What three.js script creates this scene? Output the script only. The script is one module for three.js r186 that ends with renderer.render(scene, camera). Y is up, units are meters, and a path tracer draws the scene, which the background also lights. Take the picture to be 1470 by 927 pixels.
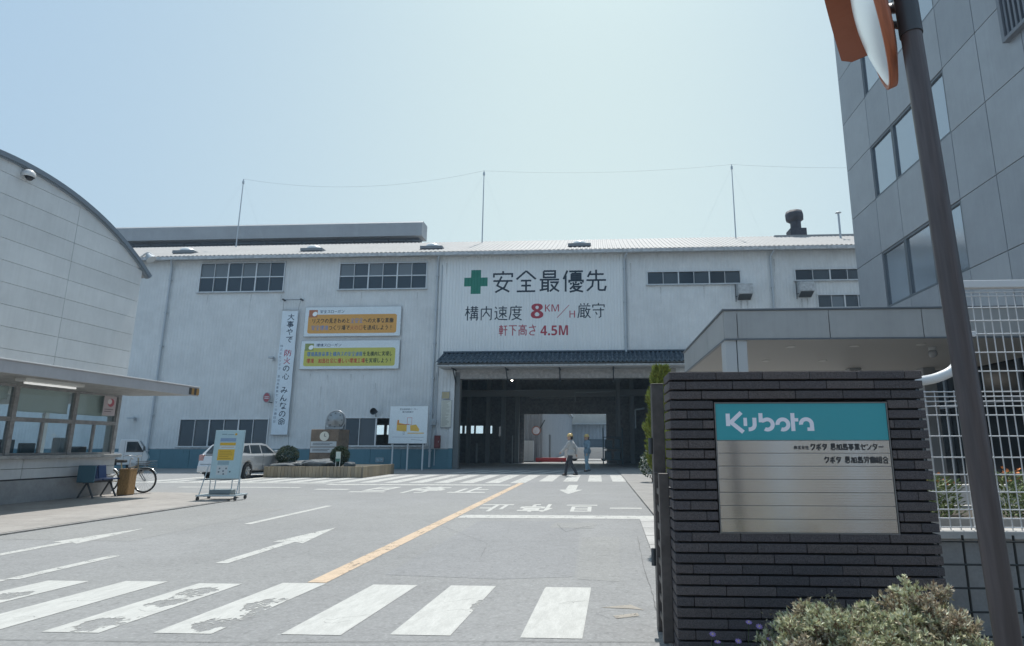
import * as THREE from 'three';
import { mergeGeometries, mergeVertices } from 'three/addons/utils/BufferGeometryUtils.js';
import { RoundedBoxGeometry } from 'three/addons/geometries/RoundedBoxGeometry.js';
import { MarchingCubes } from 'three/addons/objects/MarchingCubes.js';
import { RectAreaLightUniformsLib } from 'three/addons/lights/RectAreaLightUniformsLib.js';
import { ImprovedNoise } from 'three/addons/math/ImprovedNoise.js';

const L = (r, g, b) => new THREE.Color().setRGB(r, g, b);
// ---------------------------------------------------------------- camera
const scene = new THREE.Scene();
const FOC = 866, PPX = 810, PPY = 463.5, CAMH = 1.3;
const PITCH = Math.atan(176.5 / FOC), YAW = Math.atan((858 - PPX) / Math.hypot(FOC, 176.5));
const camera = new THREE.PerspectiveCamera(2 * Math.atan(463.5 / FOC) * 180 / Math.PI, 1620 / 927, 0.1, 3000);
camera.setViewOffset(1620, 927, 0, 0, 1470, 927);
camera.position.set(0, CAMH, 0);
camera.rotation.order = 'YXZ';
camera.rotation.y = YAW; camera.rotation.x = PITCH;

// ---------------------------------------------------------------- renderer, sky and sun
const renderer = new THREE.WebGLRenderer({ antialias: true });
renderer.toneMapping = THREE.LinearToneMapping;
renderer.toneMappingExposure = 1.25;
renderer.shadowMap.enabled = true;

const SUN_EL = 65 * Math.PI / 180, SUN_AZ = 3 * Math.PI / 180;   // azimuth measured from -z towards +x
const sunDir = new THREE.Vector3(Math.sin(SUN_AZ) * Math.cos(SUN_EL), Math.sin(SUN_EL), -Math.cos(SUN_AZ) * Math.cos(SUN_EL));
{
  const W = 1024, H = 512, data = new Float32Array(W * H * 4), d = new THREE.Vector3();
  const ss = (a, b, x) => { const t = Math.min(1, Math.max(0, (x - a) / (b - a))); return t * t * (3 - 2 * t); };
  for (let r = 0; r < H; r++) for (let c = 0; c < W; c++) {
    const up = ((r + 0.5) / H - 0.5) * Math.PI, rd = ((c + 0.5) / W - 0.5) * 2 * Math.PI;
    d.set(Math.cos(rd) * Math.cos(up), Math.sin(up), Math.sin(rd) * Math.cos(up));
    const g = Math.acos(Math.min(1, Math.max(-1, d.dot(sunDir)))) * 180 / Math.PI;
    const az = Math.abs(Math.atan2(d.x - sunDir.x * 0.2, -d.z)) * 180 / Math.PI;
    const el = Math.max(0, up * 180 / Math.PI);
    // clear blue away from the sun, pale and milky towards it, pale towards the horizon
    const milky = Math.max(Math.exp(-((g / 34) ** 2)), 0.95 * Math.exp(-((az / 40) ** 2)) * (1 - ss(50, 85, el)));
    const low = Math.exp(-el / 9) * 0.35;
    const w = Math.min(1, milky + low);
    const blue = [0.30, 0.44, 0.61], pale = [0.55, 0.665, 0.68];
    const glow = 1 + 0.9 * Math.exp(-((g / 14) ** 2));
    const o = (r * W + c) * 4;
    for (let k = 0; k < 3; k++) data[o + k] = (blue[k] * (1 - w) + pale[k] * w) * glow;
    data[o + 3] = 1;
  }
  const sky = new THREE.DataTexture(data, W, H, THREE.RGBAFormat, THREE.FloatType);
  sky.mapping = THREE.EquirectangularReflectionMapping; sky.magFilter = THREE.LinearFilter; sky.needsUpdate = true;
  scene.background = sky; scene.environment = sky;
}
const sun = new THREE.DirectionalLight(new THREE.Color(1.0, 0.965, 0.91), 4.0);
sun.position.copy(sunDir).multiplyScalar(90).add(new THREE.Vector3(-5, 0, -20));
sun.target.position.set(-5, 0, -20);
sun.castShadow = true;
sun.shadow.mapSize.set(4096, 4096);
Object.assign(sun.shadow.camera, { left: -60, right: 60, top: 60, bottom: -60, near: 1, far: 250 });
scene.add(sun, sun.target);

// ---------------------------------------------------------------- helpers
scene.fog = new THREE.FogExp2(L(0.42, 0.72, 1.0), 0.0006);
let seed = 12345;
const rnd = () => { seed = (seed * 1664525 + 1013904223) >>> 0; return seed / 4294967296; };
const rr = (a, b) => a + (b - a) * rnd();
const noise3 = new ImprovedNoise();
const nz = (x, y, z = 0.5) => noise3.noise(x, y, z);
const V = (x, y, z) => new THREE.Vector3(x, y, z);

// a photo pixel gives a direction; the plane it lies on gives the distance
const viewTurn = new THREE.Quaternion().setFromEuler(new THREE.Euler(PITCH, YAW, 0, 'YXZ'));
const ray = (px, py) => V((px - PPX) / FOC, -(py - PPY) / FOC, -1).applyQuaternion(viewTurn);
const onY = (px, py, y = 0) => { const r = ray(px, py); return r.multiplyScalar((y - CAMH) / r.y).add(V(0, CAMH, 0)); };
const onZ = (px, py, z) => { const r = ray(px, py); return r.multiplyScalar(z / r.z).add(V(0, CAMH, 0)); };
const onX = (px, py, x) => { const r = ray(px, py); return r.multiplyScalar(x / r.x).add(V(0, CAMH, 0)); };

const used = new Map();
const numbered = (n) => { const k = used.get(n) ?? 0; used.set(n, k + 1); return k ? n + '_' + String(k).padStart(3, '0') : n; };
function tag(o, label, category, group, kind) {
  o.userData.label = label; o.userData.category = category;
  if (group) o.userData.group = group;
  if (kind) o.userData.kind = kind;
  return o;
}
function thing(name, label, category, pos = [0, 0, 0], turn = 0, group) {
  const o = new THREE.Group(); o.name = numbered(name); o.position.set(...pos); o.rotation.y = turn;
  scene.add(o); return tag(o, label, category, group);
}
function part(name, geo, m, parent) {
  const list = [].concat(geo);
  const g = list.length > 1 ? mergeGeometries(list.map((q) => (q.index ? q.toNonIndexed() : q)).map(clean)) : list[0];
  const o = new THREE.Mesh(g, m); o.name = name; o.castShadow = o.receiveShadow = true;
  (parent ?? scene).add(o); return o;
}
const clean = (g) => { for (const k of Object.keys(g.attributes)) if (!['position', 'normal', 'uv'].includes(k)) g.deleteAttribute(k); if (!g.attributes.uv) g.setAttribute('uv', new THREE.BufferAttribute(new Float32Array(g.attributes.position.count * 2), 2)); return g; };
function single(name, geo, m, label, category, group, kind) { const o = part(name, geo, m); o.name = numbered(name); return tag(o, label, category, group, kind); }
function structure(name, geo, m, label) { const o = part(name, geo, m); o.name = numbered(name); o.userData.kind = 'structure'; o.userData.label = label; return o; }

// texture coordinates in metres, taken along the dominant axis of each face
function metreUV(g, s = 1, ox = 0, oy = 0) {
  if (g.index) g = g.toNonIndexed();
  const p = g.attributes.position, n = g.attributes.normal, uv = new Float32Array(p.count * 2);
  for (let i = 0; i < p.count; i += 3) {
    let ax = 0, ay = 0, az = 0;
    for (let k = 0; k < 3; k++) { ax += Math.abs(n.getX(i + k)); ay += Math.abs(n.getY(i + k)); az += Math.abs(n.getZ(i + k)); }
    for (let k = 0; k < 3; k++) {
      const j = i + k, X = p.getX(j), Y = p.getY(j), Z = p.getZ(j);
      const [u, v] = ay >= ax && ay >= az ? [X, Z] : ax >= az ? [Z, Y] : [X, Y];
      uv[j * 2] = u * s + ox; uv[j * 2 + 1] = v * s + oy;
    }
  }
  g.setAttribute('uv', new THREE.BufferAttribute(uv, 2));
  return g;
}
const box = (x0, x1, y0, y1, z0, z1) => metreUV(new THREE.BoxGeometry(x1 - x0, y1 - y0, z1 - z0).translate((x0 + x1) / 2, (y0 + y1) / 2, (z0 + z1) / 2));
function rbox(x0, x1, y0, y1, z0, z1, r = 0.01, seg = 1) {
  const w = Math.abs(x1 - x0), h = Math.abs(y1 - y0), d = Math.abs(z1 - z0);
  return metreUV(new RoundedBoxGeometry(w, h, d, seg, Math.min(r, w / 2.1, h / 2.1, d / 2.1)).translate((x0 + x1) / 2, (y0 + y1) / 2, (z0 + z1) / 2));
}
function rod(a, b, r, r2 = r, seg = 8, open = false) {
  const A = Array.isArray(a) ? V(...a) : a, B = Array.isArray(b) ? V(...b) : b, d = B.clone().sub(A);
  const g = new THREE.CylinderGeometry(r2, r, d.length(), seg, 1, open);
  g.applyQuaternion(new THREE.Quaternion().setFromUnitVectors(V(0, 1, 0), d.clone().normalize()));
  return g.translate((A.x + B.x) / 2, (A.y + B.y) / 2, (A.z + B.z) / 2);
}
const tube = (pts, r, seg = 24, rs = 8, closed = false) => new THREE.TubeGeometry(new THREE.CatmullRomCurve3(pts.map((p) => (Array.isArray(p) ? V(...p) : p)), closed), seg, r, rs, closed);
const disc = (c, r, h, axis, seg = 24) => { const g = new THREE.CylinderGeometry(r, r, h, seg); if (axis === 'x') g.rotateZ(Math.PI / 2); if (axis === 'z') g.rotateX(Math.PI / 2); return g.translate(...c); };
function rawGeo(pos, uv, col) {
  const g = new THREE.BufferGeometry();
  g.setAttribute('position', new THREE.BufferAttribute(new Float32Array(pos), 3));
  g.setAttribute('uv', new THREE.BufferAttribute(new Float32Array(uv ?? new Array(pos.length / 3 * 2).fill(0)), 2));
  if (col) g.setAttribute('color', new THREE.BufferAttribute(new Float32Array(col), 3));
  g.computeVertexNormals(); return g;
}
// a side outline in (z, y) pushed along x
function sideExtrude(pts, x0, x1, bevel = 0) {
  const s = new THREE.Shape(pts.map(([z, y]) => new THREE.Vector2(z, y)));
  const g = new THREE.ExtrudeGeometry(s, { depth: x1 - x0 - bevel * 2, bevelEnabled: bevel > 0, bevelSize: bevel, bevelThickness: bevel, bevelOffset: -bevel, bevelSegments: 2, curveSegments: 8 });
  // (z, y, depth) -> (x = depth, y, z)
  g.applyMatrix4(new THREE.Matrix4().set(0, 0, 1, x0 + bevel, 0, 1, 0, 0, 1, 0, 0, 0, 0, 0, 0, 1));
  const p = g.attributes.position;   // the swap mirrors the faces: turn them back
  for (const k of ['position', 'normal', 'uv']) { const a = g.attributes[k], n = a.itemSize; for (let i = 0; i < p.count; i += 3) for (let c = 0; c < n; c++) { const t = a.array[(i + 1) * n + c]; a.array[(i + 1) * n + c] = a.array[(i + 2) * n + c]; a.array[(i + 2) * n + c] = t; } }
  g.computeVertexNormals();
  return metreUV(g);
}
const mat = (c, rough = 0.8, extra = {}) => new THREE.MeshPhysicalMaterial({ color: Array.isArray(c) ? L(...c) : c, roughness: rough, ...extra });

// ---------------------------------------------------------------- textures
function canvasTex(w, h, draw, opt = {}) {
  const c = document.createElement('canvas'); c.width = w; c.height = h; draw(c.getContext('2d'), w, h);
  const t = new THREE.CanvasTexture(c); t.magFilter = THREE.LinearFilter;
  if (!opt.data) t.colorSpace = THREE.SRGBColorSpace;
  if (opt.repeat) { t.wrapS = t.wrapT = THREE.RepeatWrapping; t.repeat.set(opt.repeat, opt.repeat); }
  return t;
}
// tileable value noise on a lattice
function lattice(n, s) { const a = new Float32Array(n * n); let q = s; for (let i = 0; i < n * n; i++) { q = (q * 1664525 + 1013904223) >>> 0; a[i] = q / 4294967296; } return (u, v) => { const x = u * n, y = v * n, i = Math.floor(x), j = Math.floor(y), fx = x - i, fy = y - j, sx = fx * fx * (3 - 2 * fx), sy = fy * fy * (3 - 2 * fy), m = (k) => ((k % n) + n) % n, A = a[m(j) * n + m(i)], B = a[m(j) * n + m(i + 1)], C = a[m(j + 1) * n + m(i)], D = a[m(j + 1) * n + m(i + 1)]; return (A + (B - A) * sx) * (1 - sy) + (C + (D - C) * sx) * sy; }; }
function grainTex(N, fn, srgb = true, repeat = 1) {
  const d = new Uint8Array(N * N * 4);
  for (let j = 0; j < N; j++) for (let i = 0; i < N; i++) { const c = fn(i / N, j / N), o = (j * N + i) * 4; for (let k = 0; k < 3; k++) d[o + k] = Math.max(0, Math.min(255, c[k] * 255)); d[o + 3] = 255; }
  const t = new THREE.DataTexture(d, N, N); t.wrapS = t.wrapT = THREE.RepeatWrapping; t.magFilter = THREE.LinearFilter; if (srgb) t.colorSpace = THREE.SRGBColorSpace; t.repeat.set(repeat, repeat); t.needsUpdate = true; return t;
}
const toS = (x) => (x <= 0.0031308 ? 12.92 * x : 1.055 * Math.pow(x, 1 / 2.4) - 0.055);

const nA = lattice(1024, 7), nB = lattice(430, 8), nC = lattice(96, 9), nD = lattice(24, 10), nE = lattice(7, 11), nF = lattice(210, 12);
// sun-bleached asphalt: stones, tar, tyre polish, patches (14 m a tile)
const asphaltTex = grainTex(2048, (u, v) => {
  const a = nA(u, v), b = nB(u, v), c = nC(u, v), d = nD(u, v), e = nE(u, v);
  let l = 0.228 + (a - 0.5) * 0.05 + (b - 0.5) * 0.03 + (c - 0.5) * 0.012 + (d - 0.5) * 0.016 + (e - 0.5) * 0.016;
  if (a > 0.92) l += 0.035; if (b < 0.1) l -= 0.025;
  return [toS(l * 1.0), toS(l * 1.005), toS(l * 1.0)];
}, true, 1 / 14);
const asphaltBump = grainTex(1024, (u, v) => { const k = nA(u * 1, v) * 0.6 + nB(u, v) * 0.4; return [k, k, k]; }, false, 1 / 7);
const concreteTex = grainTex(1024, (u, v) => {
  const l = 0.4 + (nB(u, v) - 0.5) * 0.05 + (nC(u, v) - 0.5) * 0.05 + (nD(u, v) - 0.5) * 0.06 + (nE(u, v) - 0.5) * 0.06;
  return [toS(l * 1.02), toS(l), toS(l * 0.97)];
}, true, 1 / 5);
// painted sheet metal: faint streaks that run down, dust and spots
const sheetTex = grainTex(1024, (u, v) => {
  const st = nB(u, v * 0.02) * 0.5 + nF(u, v * 0.05) * 0.5, l = 0.95 + (st - 0.5) * 0.035 + (nD(u, v) - 0.5) * 0.035 + (nE(u, v) - 0.5) * 0.04 + (nC(u, v) - 0.5) * 0.02 + (nA(u, v) - 0.5) * 0.01;
  return [l, l, l * 1.0];
}, true, 1 / 9);
const dirtTex = grainTex(512, (u, v) => { const l = 0.9 + (nC(u, v) - 0.5) * 0.12 + (nD(u, v) - 0.5) * 0.14 + (nF(u, v) - 0.5) * 0.06; return [l, l, l]; }, true, 1 / 3);
const scratchRough = grainTex(512, (u, v) => { const l = 0.72 + (nD(u, v) - 0.5) * 0.3 + (nF(u, v) - 0.5) * 0.15; return [l, l, l]; }, false, 1 / 3);
const woodTex = grainTex(512, (u, v) => { const s = nF(u, v * 0.06), l = 0.8 + (s - 0.5) * 0.35 + (nC(u, v * 0.2) - 0.5) * 0.15; return [l, l * 0.98, l * 0.94]; }, true, 1 / 0.6);

// ---------------------------------------------------------------- lettering: brush-free gothic strokes on a 100 x 100 field
const MAN = '26,4 8,42;18,26 18,97', TREE = '4,26 36,26;20,4 20,97;20,30 4,66;22,36 36,54', ROOF = '50,2 50,14;8,30 8,15 92,15 92,30';
const GLYPH = {
  安: ROOF + ';44,26 24,66 80,94;72,46 58,74 16,96;6,46 94,46', 全: '50,3 6,40;50,3 94,40;26,46 74,46;28,68 72,68;50,46 50,93;8,93 92,93',
  最: '24,5 76,5 76,33 24,33 24,5;24,19 76,19;6,43 94,43;18,43 18,88;44,43 44,97;18,57 44,57;18,71 44,71;6,90 44,83;54,55 88,55 76,76 52,95;58,64 72,82 94,95',
  優: MAN + ';34,8 96,8;64,8 60,18;44,18 86,18 86,42 44,42 44,18;44,26 86,26;44,34 86,34;34,58 34,49 96,49 96,58;44,58 40,66;52,56 54,66 76,66 78,60;62,54 66,60;84,56 92,64;56,70 38,86;50,76 84,76 66,92 36,98;52,80 70,92 96,98',
  先: '26,8 12,34;22,22 84,22;50,2 50,48;6,48 94,48;36,48 32,74 8,95;60,48 60,88 66,92 88,92 93,74',
  構: TREE + ';42,14 96,14;40,27 98,27;56,4 56,40;80,4 80,40;40,40 98,40;48,52 48,97;48,52 90,52 90,92 82,96;48,66 90,66;36,80 98,80;69,40 69,80',
  内: '14,24 14,97;14,24 86,24 86,90 76,96;50,4 50,40 24,74;50,42 76,72', 速: '8,10 20,22;4,42 20,42 20,78 6,92;20,78 36,92 98,94;34,18 94,18;42,32 86,32 86,54 42,54 42,32;64,4 64,84;62,56 38,78;66,56 92,76',
  度: '54,3 54,14;14,14 96,14;16,14 16,50 4,96;24,32 94,32;42,22 42,50 76,50 76,22;30,62 82,62 62,82 22,97;38,66 60,84 95,97',
  厳: '22,4 28,14;48,2 52,13;80,3 72,14;10,20 96,20;12,20 12,60 3,96;20,34 56,34;26,34 26,86;48,34 48,97;26,50 48,50;26,66 48,66;18,88 56,82;68,28 58,54;64,42 96,42;86,42 78,70 56,96;64,52 76,78 96,96',
  守: ROOF + ';8,46 92,46;66,32 66,88 52,95;28,58 40,76', 軒: '6,18 48,18;12,30 44,30 44,62 12,62 12,30;12,46 44,46;4,76 50,76;28,4 28,97;56,14 94,14;52,46 98,46;75,14 75,97',
  下: '6,12 94,12;48,12 48,97;50,36 82,58', 高: '50,2 50,14;6,14 94,14;30,24 70,24 70,40 30,40 30,24;12,97 12,50 88,50 88,90 78,96;32,62 68,62 68,84 32,84 32,62',
  さ: '12,28 88,22;50,4 78,62;78,62 58,56 30,64 20,78 34,92 74,92', 大: '8,34 92,34;50,4 48,44 34,72 6,96;52,44 68,72 94,96',
  事: '6,14 94,14;26,24 74,24 74,40 26,40 26,24;20,52 82,52 82,78;4,64 96,64;20,78 82,78;50,3 50,92 36,96', や: '6,44 66,24 88,32 84,52 62,56;30,14 60,96;54,6 66,20',
  で: '8,20 90,16 56,38 46,60 56,82 78,90;70,42 78,54;84,36 92,48', 防: '10,8 10,97;10,8 36,8 22,38 36,56 30,70 16,70;66,4 66,22;42,22 98,22;60,22 56,62 38,96;58,46 90,46 86,86 72,94',
  火: '18,30 28,54;84,26 68,52;50,4 50,40 40,70 8,96;52,44 64,74 94,96', の: '52,20 42,56 24,80 10,66 16,40 40,18 70,18 90,42 84,72 58,92',
  心: '14,46 8,78;34,30 36,84 44,92 74,92 80,72;48,12 60,34;80,38 94,64', み: '20,14 54,14 34,70 16,82 8,68 22,52 60,58 94,70;78,40 72,74 52,94',
  ん: '46,6 10,92 34,54 50,54 54,84 68,92 80,84 92,62', な: '8,24 56,20;34,6 12,60;70,18 92,36;68,42 68,82 52,92 36,84 46,72 66,76 90,92',
  命: '50,2 6,36;50,2 94,36;32,34 68,34;16,50 42,50 42,82 16,82 16,50;56,50 86,50 86,78 76,84;58,50 58,97',
  株: TREE + ';52,8 44,32;48,22 94,22;40,46 98,46;70,4 70,97;68,50 42,82;72,50 98,80', 式: '6,24 94,24;62,3 66,50 78,86 90,96 94,78;74,6 86,16;14,50 54,50;34,50 34,84;8,88 58,80',
  会: '50,3 4,42;50,3 96,42;30,42 70,42;16,58 84,58;44,58 26,88;26,88 78,84;66,70 84,94', 社: '22,4 22,18;6,22 38,22 6,60;24,44 24,97;28,50 40,60;68,8 68,90;48,38 92,38;42,91 98,91',
  ク: '38,4 10,46;34,20 84,20 72,60 26,96', ボ: '10,30 80,30;46,6 46,92 36,88;24,48 8,80;66,48 84,78;78,4 84,16;90,2 96,13', タ: '38,4 10,46;34,20 84,20 70,62 26,96;30,42 64,60',
  恩: '22,6 78,6 78,52 22,52 22,6;30,24 70,24;50,12 50,28 32,46;52,30 68,46;18,66 10,88;32,62 34,88 42,94 66,94 70,82;48,58 56,70;78,64 92,84',
  加: '6,28 46,28 42,86 32,92;26,6 26,40 6,94;60,20 92,20 92,88 60,88 60,20', 島: '46,2 40,12;22,12 78,12 78,44;22,12 22,56;22,28 78,28;22,44 78,44;22,56 92,56 90,88 80,95;12,66 12,88 70,88 70,68;41,62 41,88',
  業: '38,2 38,20;60,2 60,20;16,8 24,20;84,6 76,20;6,22 94,22;30,26 36,36;70,26 64,36;14,38 86,38;20,52 80,52;6,66 94,66;50,38 50,98;46,68 8,94;54,68 94,92',
  セ: '6,40 90,28 70,54;36,8 36,82 46,90 88,90', ン: '14,14 34,28;16,90 54,76 90,26', ー: '10,50 90,50',
  労: '16,4 24,18;48,2 52,16;84,3 74,18;10,38 10,24 92,24 92,38;18,50 80,50 74,88 60,94;46,36 42,66 12,96',
  働: '22,4 6,42;15,26 15,97;66,6 28,12;26,20 70,20;32,30 64,30 64,60 32,60 32,30;32,45 64,45;28,74 68,74;24,90 72,88;48,10 48,88;74,28 97,28 94,88 86,94;84,6 84,40 70,94',
  組: '24,3 8,28 24,36;38,18 8,56 38,52;24,54 24,97;10,66 6,88;36,64 42,80;54,8 54,92;54,8 88,8 88,92;54,36 88,36;54,62 88,62;44,93 98,93',
  合: '50,3 4,44;50,3 96,44;30,46 70,46;22,60 78,60 78,94 22,94 22,60', 一: '6,50 94,50', 旦: '24,8 76,8 76,66 24,66 24,8;24,36 76,36;6,90 94,90',
  停: MAN + ';64,3 64,14;32,14 98,14;46,22 84,22 84,36 46,36 46,22;32,58 32,46 98,46 98,58;44,62 88,62;66,62 66,92 54,96', 止: '50,6 50,90;50,42 86,42;20,34 20,90;4,91 96,91',
  ス: '14,14 80,14 58,54 10,94;56,54 90,92', ロ: '14,16 86,16 86,88 14,88 14,16', ガ: '8,30 72,30 66,88 52,92;38,6 34,46 8,94;76,4 82,16;88,2 94,14', リ: '22,8 22,58;76,6 76,58 44,96',
  を: '14,18 78,18;40,4 14,52 44,40 54,62;88,40 38,66 38,88 84,92', と: '28,6 40,44;80,30 26,60 24,84 84,90', に: '16,8 12,92;42,24 84,24;40,66 48,84 90,84', し: '24,6 24,80 44,92 84,66',
  よ: '50,30 84,30;48,4 50,80 30,92 12,82 28,70 88,92', う: '30,6 64,16;16,40 62,32 78,52 40,96', い: '14,16 18,70 30,86 40,66;74,22 90,66', く: '70,4 20,50 74,96', り: '22,10 22,50;70,6 72,56 42,96', つ: '6,34 66,22 90,46 74,76 34,88',
  き: '16,20 80,14;12,40 84,34;46,4 70,62;70,62 26,66 26,88 74,92', わ: '24,4 24,96;4,30 40,26 8,76;28,56 60,34 84,46 84,70 54,92', め: '22,20 34,66 60,12;60,12 34,74 14,78 12,56 44,34 74,34 88,56 80,80 56,92', へ: '4,60 36,28 96,78',
  成: '16,26 94,26;16,26 14,64 4,94;16,48 42,48 40,78 28,82;60,4 66,56 92,94 96,78;84,46 54,92;76,6 88,16', 見: '26,6 74,6 74,58 26,58 26,6;26,24 74,24;26,42 74,42;38,58 34,78 8,95;60,58 60,90 92,90 94,76',
  達: '8,10 20,22;4,42 20,42 20,78 6,92;20,78 36,92 98,94;44,12 86,12;34,26 96,26;66,2 66,80;52,30 56,40;80,30 76,40;38,44 92,44;44,56 88,56;36,70 94,70', 工: '14,14 86,14;50,14 50,88;6,88 94,88',
  環: '4,14 36,14;6,44 34,44;2,76 38,70;20,14 20,72;44,8 94,8 94,26 44,26 44,8;60,8 60,26;78,8 78,26;40,36 98,36;52,46 86,46 86,60 52,60 52,46;66,60 38,84;56,72 56,96 68,90;62,64 96,94;88,66 76,76',
  境: '6,30 38,30;22,8 22,76;2,82 40,72;68,2 68,12;44,12 96,12;58,16 60,26;80,16 76,26;40,28 98,28;50,38 88,38 88,62 50,62 50,38;50,50 88,50;60,62 58,80 38,94;76,62 76,90 94,92 96,78',
  実: ROOF + ';20,32 80,32;26,46 74,46;6,62 94,62;50,26 50,62 10,96;54,64 92,96', 現: '4,14 36,14;6,44 34,44;2,76 38,70;20,14 20,72;50,6 90,6 90,56 50,56 50,6;50,22 90,22;50,40 90,40;60,56 54,78 36,95;78,56 78,90 96,90',
  場: '6,30 38,30;22,8 22,76;2,82 40,72;52,6 88,6 88,34 52,34 52,6;52,20 88,20;42,44 98,44;56,44 40,72;50,56 94,56 88,90 76,94;66,58 48,92;80,58 62,94', '！': '50,8 50,64;50,82 50,92', '・': '46,48 54,54',
};
function glyph(ctx, ch, x, y, w, h, lw, cap = 'butt') {
  const src = GLYPH[ch]; if (!src) return;
  ctx.lineWidth = lw; ctx.lineCap = cap; ctx.lineJoin = 'miter';
  for (const s of src.split(';')) {
    const p = s.split(' ').map((q) => q.split(',').map(Number));
    ctx.beginPath(); p.forEach(([a, b], i) => ctx[i ? 'lineTo' : 'moveTo'](x + a / 100 * w, y + b / 100 * h)); ctx.stroke();
  }
}
function row(ctx, text, x, y, w, h, lw, gap = 1.06) { [...text].forEach((c, i) => glyph(ctx, c, x + i * w * gap, y, w, h, lw)); return x + text.length * w * gap; }
function plain(ctx, text, x, y, h, weight = 'bold', sx = 1) { ctx.save(); ctx.font = `${weight} ${h}px sans-serif`; ctx.textBaseline = 'alphabetic'; ctx.translate(x, y); ctx.scale(sx, 1); ctx.fillText(text, 0, 0); ctx.restore(); }
// ---------------------------------------------------------------- ground
const asphalt = mat([1, 1, 1], 0.92, { map: asphaltTex, bumpMap: asphaltBump, bumpScale: 0.0025, vertexColors: true });
function groundSheet() {
  const line = (a, b, n, far) => { const o = []; for (const f of far.slice().reverse()) o.push(a - f); for (let i = 0; i <= n; i++) o.push(a + (b - a) * i / n); for (const f of far) o.push(b + f); return o; };
  const xs = line(-24, 10, 120, [6, 20, 60, 200, 700]), zs = line(-60, 2, 200, [6, 20, 60, 200, 700]);
  const pos = [], uv = [], col = [], idx = [];
  for (const z of zs) for (const x of xs) {
    pos.push(x, 0, z); uv.push(x, -z);
    const k = 1 + 0.06 * nz(x * 0.23, z * 0.17, 3.1) + 0.03 * nz(x * 0.9, z * 0.35, 7.7);
    const bl = 1 + 0.015 * nz(x * 0.3, z * 0.2, 1.2);
    col.push(k, k, k * bl);
  }
  const n = xs.length;
  for (let j = 0; j + 1 < zs.length; j++) for (let i = 0; i + 1 < n; i++) { const a = j * n + i, b = a + 1, c = a + n, d = c + 1; idx.push(a, c, b, b, c, d); }
  const g = new THREE.BufferGeometry();
  g.setAttribute('position', new THREE.Float32BufferAttribute(pos, 3)); g.setAttribute('uv', new THREE.Float32BufferAttribute(uv, 2)); g.setAttribute('color', new THREE.Float32BufferAttribute(col, 3));
  g.setIndex(idx); g.computeVertexNormals(); return g;
}
const road = new THREE.Mesh(groundSheet(), asphalt); road.name = 'road'; road.receiveShadow = true; scene.add(road);
Object.assign(road.userData, { kind: 'structure', label: 'sun bleached grey asphalt road and yard running up to the factory door' });

const flat = (pts, y, s = 1) => {   // polygon of [x, z] lying at height y, texture in metres
  const sh = new THREE.Shape(pts.map(([x, z]) => new THREE.Vector2(x, -z)));
  const g = new THREE.ShapeGeometry(sh); g.rotateX(-Math.PI / 2); g.translate(0, y, 0);
  const p = g.attributes.position, uv = g.attributes.uv; for (let i = 0; i < p.count; i++) uv.setXY(i, p.getX(i) * s, -p.getZ(i) * s);
  return g.toNonIndexed();
};
// repairs in the asphalt
const patchMat = mat([0.955, 0.96, 0.98], 0.9, { map: asphaltTex, bumpMap: asphaltBump, bumpScale: 0.004 });
const patchMat2 = mat([1.03, 1.025, 1.01], 0.93, { map: asphaltTex, bumpMap: asphaltBump, bumpScale: 0.004 });
part('asphalt_patch', flat([[-2.1, -11.1], [-0.3, -11.1], [-0.25, -6.5], [-1.0, -6.35], [-2.2, -6.5]], 0.0015), patchMat, road);
part('asphalt_patch', flat([[-0.24, -9.2], [0.3, -9.3], [0.2, -6.3], [-0.22, -6.4]], 0.0015), patchMat2, road);
part('asphalt_patch', flat([[-0.75, -10.9], [-0.05, -10.9], [-0.08, -10.2], [-0.8, -10.2]], 0.003), patchMat2, road);
part('asphalt_patch', flat([[-8.6, -13], [-6.6, -13], [-6.5, -8.5], [-8.7, -8.6]], 0.0015), patchMat2, road);

// joints, cracks and seams in the asphalt: thin tar-filled lines
const tar = mat([0.125, 0.125, 0.125], 0.9);
function crack(pts, w, y = 0.005) {
  w *= 0.5;
  const pos = [];
  const P = [];
  for (let i = 0; i + 1 < pts.length; i++) { const n = 7; for (let k = 0; k < n; k++) { const t = k / n; P.push([pts[i][0] + (pts[i + 1][0] - pts[i][0]) * t + rr(-1, 1) * w * 1.3, pts[i][1] + (pts[i + 1][1] - pts[i][1]) * t + rr(-1, 1) * w * 1.3]); } }
  P.push(pts[pts.length - 1]);
  const side = P.map((p, i) => { const a = P[Math.max(0, i - 1)], b = P[Math.min(P.length - 1, i + 1)], dx = b[0] - a[0], dz = b[1] - a[1], l = Math.hypot(dx, dz) || 1, ww = w * rr(0.25, 0.7); return [[p[0] - dz / l * ww, p[1] + dx / l * ww], [p[0] + dz / l * ww, p[1] - dx / l * ww]]; });
  for (let i = 0; i + 1 < side.length; i++) { const [a, b] = side[i], [c, d] = side[i + 1]; pos.push(a[0], y, a[1], b[0], y, b[1], c[0], y, c[1], b[0], y, b[1], d[0], y, d[1], c[0], y, c[1]); }
  return rawGeo(pos);
}
const px2 = (list) => list.map(([a, b]) => { const g = onY(a, b); return [g.x, g.z]; });
part('road_crack', [crack(px2([[0, 919], [300, 922], [700, 921], [945, 922]]), 0.010), crack(px2([[915, 770], [925, 820], [936, 850], [945, 890]]), 0.012), crack(px2([[660, 776], [800, 778], [885, 776]]), 0.008), crack(px2([[600, 742], [700, 780], [690, 800]]), 0.006), crack(px2([[475, 700], [380, 690], [330, 688]]), 0.02),
  crack(px2([[800, 752], [812, 764], [830, 758], [865, 753]]), 0.014), crack(px2([[855, 880], [875, 888], [920, 886]]), 0.006)], tar, road);

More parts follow.
